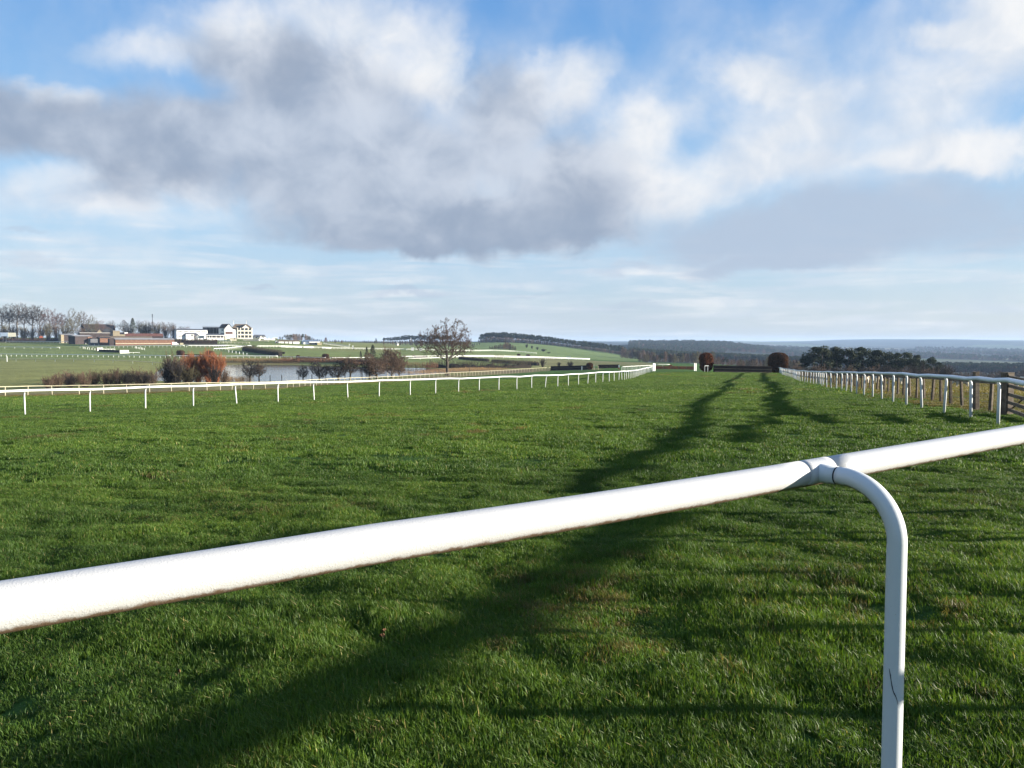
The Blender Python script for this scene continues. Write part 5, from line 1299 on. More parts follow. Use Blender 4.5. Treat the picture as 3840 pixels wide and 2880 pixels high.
# scrubby shrubs under the ridge trees
for i, (u, d, vt, k) in enumerate([(-20, 650, 1222, 'dark'), (18, 655, 1216, 'olive'), (52, 650, 1218, 'dark'), (88, 655, 1224, 'olive'), (120, 650, 1226, 'brown'), (152, 648, 1218, 'brown'), (184, 650, 1212, 'olive'), (214, 655, 1214, 'brown'), (244, 655, 1222, 'olive'), (300, 650, 1226, 'brown'), (480, 700, 1218, 'dark'), (530, 705, 1212, 'olive'), (556, 705, 1210, 'dark'), (590, 700, 1214, 'olive'), (622, 700, 1218, 'brown'), (652, 700, 1220, 'brown')]):
    bush(k, i, u, d, vt, 46, '%s shrub from the left in the undergrowth below the ridge trees' % (ORD + ['thirteenth', 'fourteenth', 'fifteenth', 'sixteenth'])[i], 'shrubs under the ridge trees')
for u, d, vt, w, k, lab in [(2035, 332, 1345, 34, 'dark', 'dark bush on the ochre field left of the far hedge jumps'), (2096, 334, 1358, 22, 'dark', 'small dark bush standing above the second hedge jump'), (2138, 334, 1355, 36, 'dark', 'wider dark bush right of the small one above the second hedge jump'), (1985, 320, 1357, 44, 'dark', 'dark bush at the end of the bank scrub left of the hedge jump'),
    (951, 532, 1294, 24, 'olive', 'round dark bush at the corner of the white rails below the stands'), (1012, 556, 1297, 15, 'olive', 'small round bush on the double rail, left of two more'), (1032, 560, 1298, 11, 'dark', 'tiny dark bush on the double rail'), (1047, 563, 1297, 14, 'brown', 'small reddish bush where the white boarded panels begin'), (1134, 572, 1302, 10, 'dark', 'small dark bush between two boarded panels'), (1173, 576, 1304, 12, 'dark', 'small dark bush right of the second boarded panel'), (1203, 578, 1305, 10, 'brown', 'tiny bush in the gap before the short panel'), (1326, 586, 1303, 11, 'dark', 'round bush on the double rail right of the lower rail end'),
    (1975, 1050, 1290, 14, 'dark', 'scrub bush at the top of the line running down the green hill'), (1995, 1030, 1296, 14, 'dark', 'scrub bush second in the line down the green hill'), (2015, 1000, 1301, 16, 'dark', 'scrub bush third in the line down the green hill'), (2038, 940, 1308, 26, 'dark', 'scrub bush fourth in the line down the green hill'), (2058, 860, 1320, 18, 'dark', 'lowest scrub bush in the line down the green hill')]:
    bush(k, 0, u, d, vt, w, lab, 'scattered bushes beyond the lake')

# ------------------------------------------------------------------ hedges, reeds
def hedge_strip(name, label, cat, path, h, w, m, n_per_m=26, twig=0.03, seed=1, group=None, taper=False, leaf=None, core=True, rough=.2, parent=None, m_core=None):
    """path of (x, y): a low core with twigs and leaf sprays through and over it"""
    r = np.random.RandomState(seed); P = resample(path, 1.2); o0 = Vector((P[0].x, P[0].y, gz(P[0].x, P[0].y)))
    root = thing(name, label, cat, o0, group=group) if parent is None else parent
    if parent is not None: o0 = parent.location.copy()
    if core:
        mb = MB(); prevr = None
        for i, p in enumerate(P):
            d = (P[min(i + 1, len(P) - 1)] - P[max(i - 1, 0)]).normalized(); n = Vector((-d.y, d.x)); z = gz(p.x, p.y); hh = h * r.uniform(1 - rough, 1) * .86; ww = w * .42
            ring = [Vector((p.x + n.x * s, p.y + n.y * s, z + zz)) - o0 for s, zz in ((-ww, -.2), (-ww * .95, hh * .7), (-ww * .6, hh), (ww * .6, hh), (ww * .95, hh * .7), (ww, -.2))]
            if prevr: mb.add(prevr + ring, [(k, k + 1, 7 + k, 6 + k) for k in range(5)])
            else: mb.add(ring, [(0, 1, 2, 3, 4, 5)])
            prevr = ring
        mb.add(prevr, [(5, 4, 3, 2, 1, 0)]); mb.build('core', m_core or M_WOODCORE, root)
    L = sum((b_ - a).length for a, b_ in zip(P, P[1:])); n = int(L * n_per_m); sg = Segs(); t_ = r.uniform(0, len(P) - 1.001, n); ii = t_.astype(int)
    px_, py_ = np.array([p.x for p in P]), np.array([p.y for p in P])
    x = px_[ii] * (1 - (t_ - ii)) + px_[ii + 1] * (t_ - ii); y = py_[ii] * (1 - (t_ - ii)) + py_[ii + 1] * (t_ - ii)
    dx = px_[ii + 1] - px_[ii]; dy = py_[ii + 1] - py_[ii]; ll = np.hypot(dx, dy); nx, ny = -dy / ll, dx / ll
    sd = r.uniform(-.5, .5, n) * w; x += nx * sd; y += ny * sd; z = ground_z(x, y)
    hh = h * r.uniform(.55, 1.0 + rough, n)
    for k in range(n):
        f = r.uniform(.0, .75); e = r.normal(0, .22, 3); a = np.array([x[k] - o0.x, y[k] - o0.y, z[k] - o0.z + hh[k] * f]); b_ = a + np.array([e[0] * h * .6, e[1] * h * .6, hh[k] * (1 - f)])
        sg.add(a, b_, twig, twig * .6, 0)
    ob('twigs', seg_mesh('twigs', sg, lambda k: True, 3, m), root)
    return root
def reed_bed(name, path, h, w, m, n_per_m, seed, twig=.03):
    o = hedge_strip(name, 'x', 'reeds', path, h, w, m, n_per_m, twig, seed, core=False, rough=.3)
    ch = o.children[0]; mw = ch.data; loc = o.location.copy(); bpy.data.objects.remove(o); ch.parent = None; ch.name = name; ch.location = loc; kind(ch, 'stuff')
reed_bed('reeds', ud([(845, 361), (930, 360), (1020, 359), (1060, 359)]), 1.6, 7, M_REED, 60, 1)
reed_bed('reeds', ud([(1000, 358), (1130, 357), (1290, 350), (1330, 340)]), 1.8, 5, M_REEDR, 40, 2)
reed_bed('reeds', ud([(690, 196), (780, 197), (870, 200), (930, 203)]), 1.3, 8, M_REED, 90, 3, .022)
reed_bed('reeds', ud([(1320, 320), (1400, 313), (1500, 300)]), 1.6, 4, M_REEDR, 30, 4)
reed_bed('reeds', ud([(1480, 252), (1600, 262), (1720, 272), (1850, 284)]), .9, 16, M_REED, 60, 5)
reed_bed('reeds', ud([(1500, 300), (1560, 299), (1640, 298)]), 2.0, 4, M_REEDR, 40, 6)
hedge_strip('hedgerow', 'dark scrubby hedge along the far bank right of the lake', 'hedge', ud([(1600, 305), (1700, 303), (1800, 306), (1900, 310), (1985, 316)]), 2.1, 3, M_HEDGE, 26, .04, 11, rough=.6)
hedge_strip('hedgerow', 'russet scrub hedge on the far lake shore between reeds and lakeside conifers', 'hedge', ud([(1055, 366), (1150, 364), (1260, 360), (1330, 345), (1400, 332), (1490, 312)]), 1.7, 3, M_HEDGER, 26, .04, 12, rough=.6)
hedge_strip('hedgerow', 'long trimmed dark hedgerow crossing the ochre field below the pine hill', 'hedge', ud([(1846, 405), (1900, 395), (1960, 380), (2018, 360)]), 1.7, 1.4, M_HEDGE, 30, .04, 13, rough=.25)
hedge_strip('hedgerow', 'short trimmed hedge right of the large bare tree', 'hedge', ud([(1722, 440), (1780, 428), (1832, 416)]), 1.6, 1.4, M_HEDGE, 30, .04, 14, rough=.25)
hedge_strip('hedgerow', 'dark green hedgerow slanting across the grass below the stands', 'hedge', ud([(914, 478), (945, 462), (980, 448), (1020, 432), (1052, 420)]), 2.6, 2.4, M_HEDGE, 34, .05, 15, rough=.35)
hedge_strip('hedgerow', 'long dark reddish hedge below the white stands', 'hedge', ud([(626, 572), (690, 574), (750, 576), (815, 580)]), 3.4, 2.6, M_HEDGER, 30, .06, 16, rough=.25)
hedge_strip('hedgerow', 'low dark hedge under the striped board at the left edge', 'hedge', ud([(-80, 636), (40, 634), (150, 640), (236, 650)]), 1.8, 3, M_HEDGER, 22, .06, 17, rough=.5)

# ------------------------------------------------------------------ hedge jumps on the course
def wing(name, label, u, d, w, h, dp, m, seed, n=4200, size=.085, group=None, u_is_pos=None, rot=0.0, lean=0.0):
    """clipped beech bush: leaves over a rounded block"""
    r = np.random.RandomState(seed); p = u_is_pos or gp(u, d); root = thing(name, label, 'hedge wing', p, rot, group=group)
    a = r.uniform(0, 2 * PI, n); zz = r.uniform(-1, 1, n); rad = np.sqrt(np.maximum(0, 1 - np.abs(zz) ** 4.6))
    e = 2.7; ca, sa = np.cos(a), np.sin(a); sup = (np.abs(ca) ** e + np.abs(sa) ** e) ** (-1 / e)
    k = r.uniform(.86, 1.02, n) * (1 + .045 * np.sin(5 * a + 4 * zz + seed) + .03 * np.sin(9 * a - 7 * zz)); k = np.where(r.rand(n) < .04, k * r.uniform(1.03, 1.12, n), k)
    P = np.stack([ca * sup * rad * w / 2 * k * (.80 + .2 * np.clip(zz + 1.0, 0, 1)) + lean * zz, sa * sup * rad * dp / 2 * k, (zz * .5 + .5) * h * (.97 + .04 * k)], 1)
    A_ = r.normal(0, 1, (n, 3)); A_ /= np.linalg.norm(A_, axis=1)[:, None]; B_ = np.cross(A_, r.normal(0, 1, (n, 3))); B_ /= np.linalg.norm(B_, axis=1)[:, None]; s = size * r.uniform(.6, 1.4, n)[:, None]
    Q = np.stack([P - A_ * s, P + B_ * s * .7, P + A_ * s, P - B_ * s * .7], 1)
    cm = np_mesh('leaves', Q.reshape(-1, 3), np.arange(n * 4).reshape(-1, 4), m)
    kind(ob('leaves', cm, root), 'stuff')
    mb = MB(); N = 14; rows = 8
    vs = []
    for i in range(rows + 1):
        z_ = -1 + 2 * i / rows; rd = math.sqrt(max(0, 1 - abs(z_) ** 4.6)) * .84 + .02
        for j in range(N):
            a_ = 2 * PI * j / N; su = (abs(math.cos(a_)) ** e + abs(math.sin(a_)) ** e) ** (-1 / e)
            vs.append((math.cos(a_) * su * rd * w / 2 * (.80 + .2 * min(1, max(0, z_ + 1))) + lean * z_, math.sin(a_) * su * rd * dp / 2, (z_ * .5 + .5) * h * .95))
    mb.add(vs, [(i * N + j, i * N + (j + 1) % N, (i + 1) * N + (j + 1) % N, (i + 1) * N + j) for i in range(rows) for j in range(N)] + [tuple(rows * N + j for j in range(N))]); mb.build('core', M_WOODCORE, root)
    mb = MB(); mb.tube([(0, 0, -.3), (0, 0, h * .5)], .12, 6); mb.build('stem', M_BARK, root)
    return root
def jump(label, a, b_, h, dp, m, apron=True, n_per_m=90, group=None, seed=1, m_rail=None, front=None):
    """birch-packed steeplechase fence from ground point a to b_, its face towards the viewer"""
    d = (b_ - a); L = d.xy.length; root = thing('hedge_jump', label, 'hedge jump', a, math.atan2(d.y, d.x), group=group); sl = d.z / L; r = np.random.RandomState(seed)
    def sheared(mb): mb.v = [(x, y, z + sl * x) for x, y, z in mb.v]; return mb
    mb = MB(); mb.prismx([(-dp * .5, -.2), (dp * .5, -.2), (dp * .36, h * .95), (-dp * .34, h * .95)], 0, L); sheared(mb).build('packing', m, root)
    n = int(L * n_per_m); sg = Segs()
    for k in range(n):
        x = r.uniform(0, L); f = r.rand(); y = -dp * .5 - .015 + f * .16 * dp; z0_ = f * h * .7; t_ = np.array([r.normal(0, .05), r.normal(.02, .03), 1]); hh = h * r.uniform(.25, .42) if f < .8 else h * 1.03 - z0_
        if f >= .8: y = r.uniform(-.36, .36) * dp
        sg.add(np.array([x, y, z0_ + sl * x]), np.array([x, y, z0_ + sl * x]) + t_ * hh, .016, .007, 0)
    ob('birch_twigs', seg_mesh('birch_twigs', sg, lambda k: True, 3, m), root)
    if apron:
        fh = front or h * .48
        mb = MB(); mb.prismx([(-dp * .5 - .5, -.2), (-dp * .5 - .02, -.2), (-dp * .5 - .02, fh), (-dp * .5 - .12, fh)], .05, L - .05); sheared(mb).build('apron', M_BIRCHFENCE, root)
        mb = MB(); mb.tube([(.0, -dp * .5 - .16, fh + .05), (L * .5, -dp * .5 - .16, fh + .05), (L, -dp * .5 - .16, fh + .05)], .06, 8); sheared(mb).build('take_off_rail', m_rail or M_TIMBP, root)
        mb = MB(); mb.tube([(.0, -dp * .5 - .62, .06), (L * .5, -dp * .5 - .62, .05), (L, -dp * .5 - .62, .06)], .09, 8); sheared(mb).build('ground_log', m_rail or M_TIMBP, root)
    return root
pl = gp(2676, 167); pr_ = gp(2892, 166.5)
jump('wide dark birch hedge jump straight ahead, between two rounded beech wings', pl, pr_, 1.45, .9, M_BIRCHFENCE, seed=3, n_per_m=160)
wing('hedge_wing', 'rounded beech wing with a bright orange sunlit side, left of the hedge jump', 2648, 169, 2.7, 3.95, 2.5, M_BEECH, 5, n=9000, size=.09, rot=.25)
wing('hedge_wing', 'tall dark brown beech wing right of the hedge jump, at the end of the rail', 2917, 168, 3.9, 4.35, 2.4, M_BEECHD, 6, n=11000, size=.09, rot=-.15)
jump('dark hedge jump across the left track, with one brown end bush', gp(2066, 268), gp(2206, 264), 1.55, 1.0, M_BIRCHFENCE, seed=7, n_per_m=60)
wing('hedge_wing', 'small brown end bush on the left track hedge jump, beside a cream post', 2211, 264, 2.1, 2.3, 1.6, M_BEECHD, 8, n=2500, size=.1)
jump('low plain dark hedge jump between the brown end bush and a red and white marker', gp(2243, 292), gp(2322, 292), 1.35, .8, M_BIRCHFENCE, apron=False, seed=9, n_per_m=50)
jump('low orange brown hurdle jump behind the tall white board', gp(2459, 236), gp(2601, 238), 1.0, .7, M_BEECHD, apron=False, seed=10, n_per_m=70)
mb = MB(); mb.tube([(0, 0, -.2), (0, 0, 1.6)], .07, 6); mb.box(-.2, .2, -.12, -.08, .4, 1.55); o = mb.build('marker_post', mat('cream_board', (.62, .56, .38), var=.15)); o.location = gp(2228, 262); tag(o, 'cream marker post right of the small brown end bush', 'post')
mb = MB(); mb.tube([(0, 0, -.2), (0, 0, 1.3)], .06, 6); o = mb.build('marker_post', M_CREAM); o.location = gp(2243, 258); tag(o, 'slim cream post at the left end of the plain hedge jump', 'post')
mb = MB(); mb.box(-.16, .16, -.05, .05, -.2, .55, 0); mb.box(-.16, .16, -.05, .05, .55, 1.35, 1); o = mb.build('marker_post', [mat('marker_red', (.42, .05, .05)), M_FARW]); o.location = gp(2321, 258); tag(o, 'red and white marker post at the right end of the plain hedge jump', 'post')
# tall white wing board, twin post, small rail end
g = gp(2453, 181); wb = thing('wing_board', 'tall white wing board where the two left rails meet', 'marker board', g, facing(g) + .75)
mb = MB(); mb.box(-.36, .32, -.05, .05, .08, 1.75); mb.build('board', M_FARW, wb)
mb = MB(); mb.box(-.34, -.26, .052, .12, -.2, 1.7); mb.box(.26, .34, .052, .12, -.2, 1.7); mb.build('post', M_FARW, wb)
g = gp(2607, 183); tw = thing('marker_board', 'white twin marker post left of the orange beech wing', 'marker board', g, facing(g) + .6)
for x in (-.2, .2):
    mb = MB(); mb.box(x - .1, x + .1, -.06, .06, -.2, 1.75); mb.build('post', M_FARW, tw)
mb = MB(); mb.box(-.1, .1, -.03, .03, 1.2, 1.7); mb.build('board', M_CREAM, tw)
g = gp(2648, 161); ht = thing('rail_end', 'short white bent rail end in front of the orange beech wing', 'rail end', g, .5)
for x in (-.38, .42):
    q = ob('post', elbow_post(1.3, .3, .032, 8, M_FARW), ht, (x, 0, 0)); q.rotation_euler = (0, 0, .6)
mb = MB(); mb.tube([(-.38 + .25, .17, 1.3), (.42 + .35, .2, 1.3)], .042, 8); mb.build('rail', M_FARW, ht)
for k, u in enumerate((2487, 2516, 2545, 2574)):
    mb = MB(); mb.box(-.08, .08, -.05, .05, -.2, .95); o = mb.build('stake', M_TIMBP); o.location = gp(u, 234.5); tag(o, '%s short stake from the left in front of the low orange hurdle jump' % ORD[k], 'stake', 'stakes at the hurdle jump')
rail_line('running_rail', 'short white rail above the left half of the low orange hurdle jump', 'running rail', ud([(2458, 244), (2512, 246)]), 2.2, 1.35, .05, PF, m=M_FARW, sides=5, seed=72)
o = wing('hedge_wing', 'little orange round bush on the low hurdle jump', 2515, 238, 1.1, 1.2, .9, M_BEECH, 14, n=700, size=.09)
# far jumps across the valley
FW = 'red brown wings of the far hedge jumps'
for u0, d0, w, h, lab in [(677, 398, 3.9, 3.3, 'dark red rounded wing left of the black far jump, above the orange bushes'), (787, 400, 4.3, 3.1, 'dark red rounded wing right of the black far jump, above the orange bushes'), (1118, 388, 1.7, 1.9, 'narrow red wing at the left end of the second far jump'), (1221, 386, 3.2, 2.9, 'large round red wing at the right end of the second far jump'),
    (1552, 436, 1.5, 1.7, 'small dark wing of the far jump left of the large bare tree'), (1945, 600, 2.4, 2.0, 'brown wing at the left end of the jump below the green hill copse'), (1980, 590, 3.0, 2.2, 'red wing at the right end of the jump below the green hill copse')]:
    wing('hedge_wing', lab, u0, d0, w, h, 2.0, M_BEECHD, int(u0), n=900, size=.17, group=FW)
FJ = 'far dark hedge jumps'
for (u0, d0), (u1, d1), h, lab in [((690, 396), (772, 397), 1.5, 'black far jump behind the orange bushes'), ((1124, 386.5), (1208, 385), 1.4, 'black far jump between a narrow and a large red wing'), ((1557, 434), (1602, 440), 1.2, 'dark far jump just left of the large bare tree'), ((1855, 524), (1888, 534), 1.2, 'short black jump on the rail below the copse'), ((2052, 588), (2082, 596), 1.3, 'short black jump far right on the lower white rail'), ((372, 455), (452, 440), 1.3, 'dark brush jump between the small white hut and the white board')]:
    jump(lab, gp(u0, d0), gp(u1, d1), h, .9, M_BIRCHFENCE, apron=False, n_per_m=14, group=FJ, seed=int(u0))
# dark boxes on the far grass
for k, (u, d) in enumerate([(1044, 455), (1053, 453), (1063, 451)]):
    mb = MB(); mb.box(-.7, .7, -.4, .4, -.1, 1.1); mb.box(-.75, .75, -.45, .45, 1.1, 1.2); o = mb.build('feed_bale', M_WOODCORE); o.location = gp(u, d); tag(o, '%s black bale of three in a short row on the far grass' % ['left', 'middle', 'right'][k], 'bale', 'black bales on the far grass')

# ------------------------------------------------------------------ woods on the far hills
wcol = bpy.data.collections.new('woods')
for k_, me_ in enumerate(hp + fb):
    o = bpy.data.objects.new('wood_%02d' % k_, me_); wcol.objects.link(o)
rw = np.random.RandomState(91); n = 60000
rr0 = np.exp(rw.uniform(math.log(1150), math.log(5200), n)); aa = rw.uniform(0.10, 0.62, n); X = rr0 * np.sin(aa); Y = rr0 * np.cos(aa)
k_ = wood_at(X, Y) & ((X / Y * F + 1920 > 2360)) & (rw.rand(n) < np.clip(1500 / rr0, .2, 1))
X, Y = X[k_], Y[k_]; m = len(X); Z = ground_z(X, Y); s_ = rw.uniform(.5, 1.0, m) * np.clip(.7 + np.hypot(X, Y) / 6000, .7, 1.3)
scatter('woodland', np.stack([X, Y, Z - .5], 1), rw.randint(0, len(hp) + len(fb), m), np.stack([np.zeros(m), np.zeros(m), rw.uniform(0, 6, m)], 1), np.stack([s_ * 1.5, s_ * 1.5, s_], 1), wcol)
print('woodland', m)
# ------------------------------------------------------------------ buildings
M_WALLW = mat('white_render', (0.78, 0.77, 0.74), rough=0.85, var=.08, scale=.3)
M_WALLC = mat('cream_render', (0.60, 0.565, 0.48), rough=0.85, var=.08, scale=.3)
M_STONE = mat('pale_stone', (0.27, 0.225, 0.15), rough=0.9, var=.2, scale=.6)
M_BRICK = mat('orange_brick', (0.18, 0.095, 0.06), rough=0.9, color2=(0.13, 0.072, 0.05), scale=1.2)
M_SLATE = mat('grey_slate', (0.115, 0.118, 0.125), rough=0.7, var=.25, scale=.8)
M_TILE = mat('brown_tiles', (0.15, 0.11, 0.07), rough=0.85, var=.3, scale=.7)
M_TILED = mat('dark_roof', (0.045, 0.035, 0.035), rough=0.8, var=.2, scale=.7)
M_FELT = mat('grey_felt_roof', (0.30, 0.29, 0.28), rough=0.9, var=.2, scale=.4)
M_BLACK = mat('black_cladding', (0.018, 0.020, 0.026), rough=0.7, var=.2, scale=.6)
M_DARKW = mat('dark_brown_boarding', (0.045, 0.032, 0.030), rough=0.85, var=.25, scale=.8)
M_GLASS = mat('window_glass', (0.025, 0.03, 0.035), rough=0.15, spec=.6)
M_BRGL = mat('brown_framed_glass', (0.12, 0.065, 0.05), rough=0.4)
M_BLUE = mat('blue_grey_cladding', (0.155, 0.20, 0.27), rough=0.7, var=.12, scale=.4)
M_RED = mat('red_paint', (0.40, 0.05, 0.05), rough=0.6)
M_ROOFW = mat('white_sheet_roof', (0.70, 0.70, 0.70), rough=0.6, var=.1, scale=.3)
M_CONC = mat('concrete_steps', (0.52, 0.48, 0.36), rough=0.9, var=.2, scale=.5)
M_GREYM = mat('grey_metal', (0.25, 0.25, 0.25), rough=0.5)

M_CONC2 = mat('pale_boards', (0.33, 0.33, 0.27), rough=.9, var=.15)
class Bld:
    """local frame: x to the right, y away from the viewer, z up; units are photograph pixels at the given distance"""
    def __init__(s, name, label, cat, u, vbase, d, yaw=0.0, group=None):
        s.k = d / F; p = at(u, vbase, d); g = gp(u, d); s.lift = p.z - g.z
        s.root = thing(name, label, cat, p, facing(p) + yaw, group); s.foot = -max(0.5, s.lift + 0.5)
    def S(s, *a): return [x * s.k for x in a]
    def box(s, name, x0, x1, z0, z1, y0, y1, m, parent=None):
        mb = MB(); f = s.foot if z0 == 0 else z0 * s.k
        mb.box(x0 * s.k, x1 * s.k, y0, y1, f, z1 * s.k); return mb.build(name, m, parent or s.root)
    def windows(s, xs, w, z0, z1, y=0.0, m=None, frame=M_WALLW, parent=None, name='window'):
        for x in xs:
            mb = MB(); a, b_, c, e = x * s.k, (x + w) * s.k, z0 * s.k, z1 * s.k; t_ = .07
            mb.box(a, b_, y - .05, y + .06, c, c + t_); mb.box(a, b_, y - .05, y + .06, e - t_, e); mb.box(a, a + t_, y - .05, y + .06, c + t_, e - t_); mb.box(b_ - t_, b_, y - .05, y + .06, c + t_, e - t_)
            o = mb.build(name, frame, parent or s.root)
            mb = MB(); mb.box(a + t_, b_ - t_, y - .02, y + .04, c + t_, e - t_); mb.build('pane', m or M_GLASS, o)
    def gable(s, name, x0, x1, zw, zr, y0, y1, m, mr, over=.35, xr=None):
        """gable end to the viewer"""
        xm = (x0 + x1) / 2 if xr is None else xr; k = s.k
        mb = MB(); mb.prism([(x0 * k, s.foot), (x1 * k, s.foot), (x1 * k, zw * k), (xm * k, zr * k - .02), (x0 * k, zw * k)], y0, y1); w = mb.build(name, m, s.root)
        mb = MB(); t_ = .25
        for a, b_ in ((x0, xm), (x1, xm)):
            sg_ = -1 if a == x0 else 1; ex = a * k + sg_ * over; ez = zw * k - over * (zr - zw) / abs(xm - a)
            p = [(ex, ez), (xm * k, zr * k), (xm * k, zr * k + t_), (ex, ez + t_)]
            mb.prism(p if sg_ < 0 else p[::-1], y0 - over, y1 + over)
        return w, mb.build('roof', mr, s.root)
    def pitched(s, name, x0, x1, zw, zr, y0, y1, m, mr, over=.4, hip=0.0):
        """eaves to the viewer; ridge along x"""
        k = s.k; mb = MB(); mb.box(x0 * k, x1 * k, y0, y1, s.foot, zw * k); w = mb.build(name, m, s.root)
        ym = (y0 + y1) / 2; h = hip * k; mb = MB(); X0, X1, Y0, Y1 = x0 * k - over, x1 * k + over, y0 - over, y1 + over; Z0 = zw * k + .003; Z1 = zr * k
        mb.add([(X0, Y0, Z0), (X1, Y0, Z0), (X1, Y1, Z0), (X0, Y1, Z0), (X0 + h, ym, Z1), (X1 - h, ym, Z1)], [(0, 1, 5, 4), (2, 3, 4, 5), (3, 0, 4), (1, 2, 5), (3, 2, 1, 0)]); return w, mb.build('roof', mr, s.root)

# -- two storey white building with ribbon windows
B = Bld('white_office_building', 'long white two storey building with a ribbon of dark windows under a grey roof', 'building', 663, 1272, 688, yaw=.16)
B.box('wall', 0, 110, 0, 34, 0, 12, M_WALLW)
mb = MB(); k = B.k; mb.prismx([(-.6, 34 * k + .004), (12.6, 34 * k + .004), (9, 39.5 * k), (6, 39.5 * k)], -.5, 110 * k + .5); mb.build('roof', M_SLATE, B.root)
for x0 in (2.5, 25, 47, 69, 90): B.windows([x0 + 4.3 * j for j in range(4)], 3.6, 26, 31, y=-.02, frame=M_WALLW)
B.windows([3, 7.5, 12, 16.5], 3.4, 8, 13, y=-.02)
B.box('band', 0, 110, 19.2, 20.6, -.12, -.003, M_FELT)
B.box('red_panel', .5, 20, 13.5, 15, -.06, -.003, M_RED)
# -- low white pavilion in front
B = Bld('white_pavilion', 'low white pavilion with grey hipped roofs in front of the two storey building', 'building', 690, 1272, 666, yaw=.14)
B.pitched('wall', 0, 56, 12, 24.5, .5, 12, M_WALLW, M_SLATE, hip=10)
B.box('front_bay', 5, 33, 0, 18, -3.5, .45, M_WALLW); B.box('bay_roof', 4.4, 33.6, 18, 19, -3.8, .6, M_FELT)
B.windows([8, 12.5, 17], 2.6, 6, 13, y=-3.52); B.windows([23, 27.5], 4, 9, 17, y=-3.52); B.windows([34.5], 6, 2, 15, y=.45, m=M_BRGL, frame=M_GREYM)
B.box('side_block', 46, 70, 0, 13, -2, .45, M_WALLW); B.box('block_roof', 45.4, 70.6, 13, 14, -2.3, .6, M_SLATE); B.windows([52, 56.5, 61, 65.5], 4, 6.5, 10, y=-2.02)
# -- black open stand
B = Bld('black_grandstand', 'dark open grandstand with a flat black canopy left of the white gabled building', 'building', 762, 1272, 714, yaw=.08)
k = B.k
mb = MB(); mb.box(4 * k, 70 * k, 9, 9.4, B.foot, 44 * k); mb.build('rear_wall', M_BLACK, B.root)
mb = MB(); mb.prismx([(-1.5, 44 * k), (10, 46.4 * k), (10, 47.6 * k), (-1.5, 45.2 * k)], 1 * k, 72 * k); mb.build('canopy', M_BLACK, B.root)
mb = MB(); mb.prismx([(-1.56, 45.3 * k), (10, 47.7 * k), (10, 48.1 * k), (-1.56, 45.7 * k)], 1 * k, 72 * k); mb.build('canopy_edge', M_FELT, B.root)
for x in (2, 70): B.box('side_wall', x, x + 2, 0, 43.9, .2, 9, M_BLACK)
mb = MB()
for i in range(7): mb.box(4.3 * k, 69.7 * k, 1.5 + i, 8.9, (14 + i * 2.2) * k, (16.2 + i * 2.2) * k - .003)
mb.build('terrace_steps', M_DARKW, B.root)
B.box('front_wall', 4.3, 69.7, 0, 14, 1, 1.4, M_BLACK)
for x in (12, 24, 36, 48, 60): B.box('post', x, x + .8, 14.1, 44.6, 1.05, 1.3, M_GREYM)
# -- white gabled building
B = Bld('gabled_clubhouse', 'tall white gabled building with a brown window band and a dark roof', 'building', 828, 1273, 703, yaw=.12)
k = B.k
B.gable('front_wall', 14, 45, 40, 58, 0, 16, M_WALLW, M_TILED, xr=30)
B.box('side_wall', 0, 13.9, 0, 42, 3, 15, M_WALLW)
mb = MB(); mb.prism([(-1 * k, 42 * k + .003), (13.9 * k, 42 * k + .003), (26 * k, 58.6 * k), (12 * k, 58.6 * k)], 2.6, 15.4); mb.build('side_roof', M_TILED, B.root)
B.windows([5], 5, 32, 38, y=2.98); B.box('lower_panel', 1, 13, 8, 24, 2.9, 2.99, M_SLATE)
B.windows([17 + 6.6 * j for j in range(4)], 6.3, 20, 29.5, y=-.02, m=M_BRGL, frame=M_BRGL)
B.windows([21, 26.5, 32], 2.6, 9, 15, y=-.02)
B.pitched('annexe_wall', 45.2, 59, 38, 45, 1, 14, M_WALLW, M_TILED, hip=3); B.windows([47], 3, 9, 15, y=.98); B.windows([54.5], 3, 28, 36, y=.98); B.windows([54.5], 3, 19, 25, y=.98)
# -- cream stand with three balconies
B = Bld('cream_grandstand', 'cream three storey grandstand with rows of open balconies and two flagpoles on its brown roof', 'building', 870, 1275, 708, yaw=.12)
k = B.k
B.box('wall', 20, 74, 0, 44, 1.6, 15, M_WALLC)
B.box('left_wall', 12, 19.9, 0, 44, 3, 15, M_WALLC)
mb = MB(); mb.add([(-1 * k, 1.5, 44 * k), (75.5 * k, 1.0, 44 * k), (75.5 * k, 15.5, 44 * k), (8 * k, 15.5, 44 * k), (16 * k, 8, 60.5 * k), (60 * k, 8, 60.5 * k)], [(0, 1, 5, 4), (2, 3, 4, 5), (3, 0, 4), (1, 2, 5), (3, 2, 1, 0)]); mb.build('roof', M_TILE, B.root)
mb = MB(); mb.prism([(35 * k, 44.2 * k), (66 * k, 44.2 * k), (50.5 * k, 57 * k)], .6, 7.5); mb.build('pediment', M_WALLC, B.root)
mb = MB(); mb.prism([(33.5 * k, 44.2 * k), (34.9 * k, 44.2 * k), (50.5 * k, 57.1 * k), (50.5 * k, 58.6 * k)], .4, 7.6); mb.prism([(66.1 * k, 44.2 * k), (67.5 * k, 44.2 * k), (50.5 * k, 58.6 * k), (50.5 * k, 57.1 * k)], .4, 7.6); mb.build('pediment_roof', M_TILE, B.root)
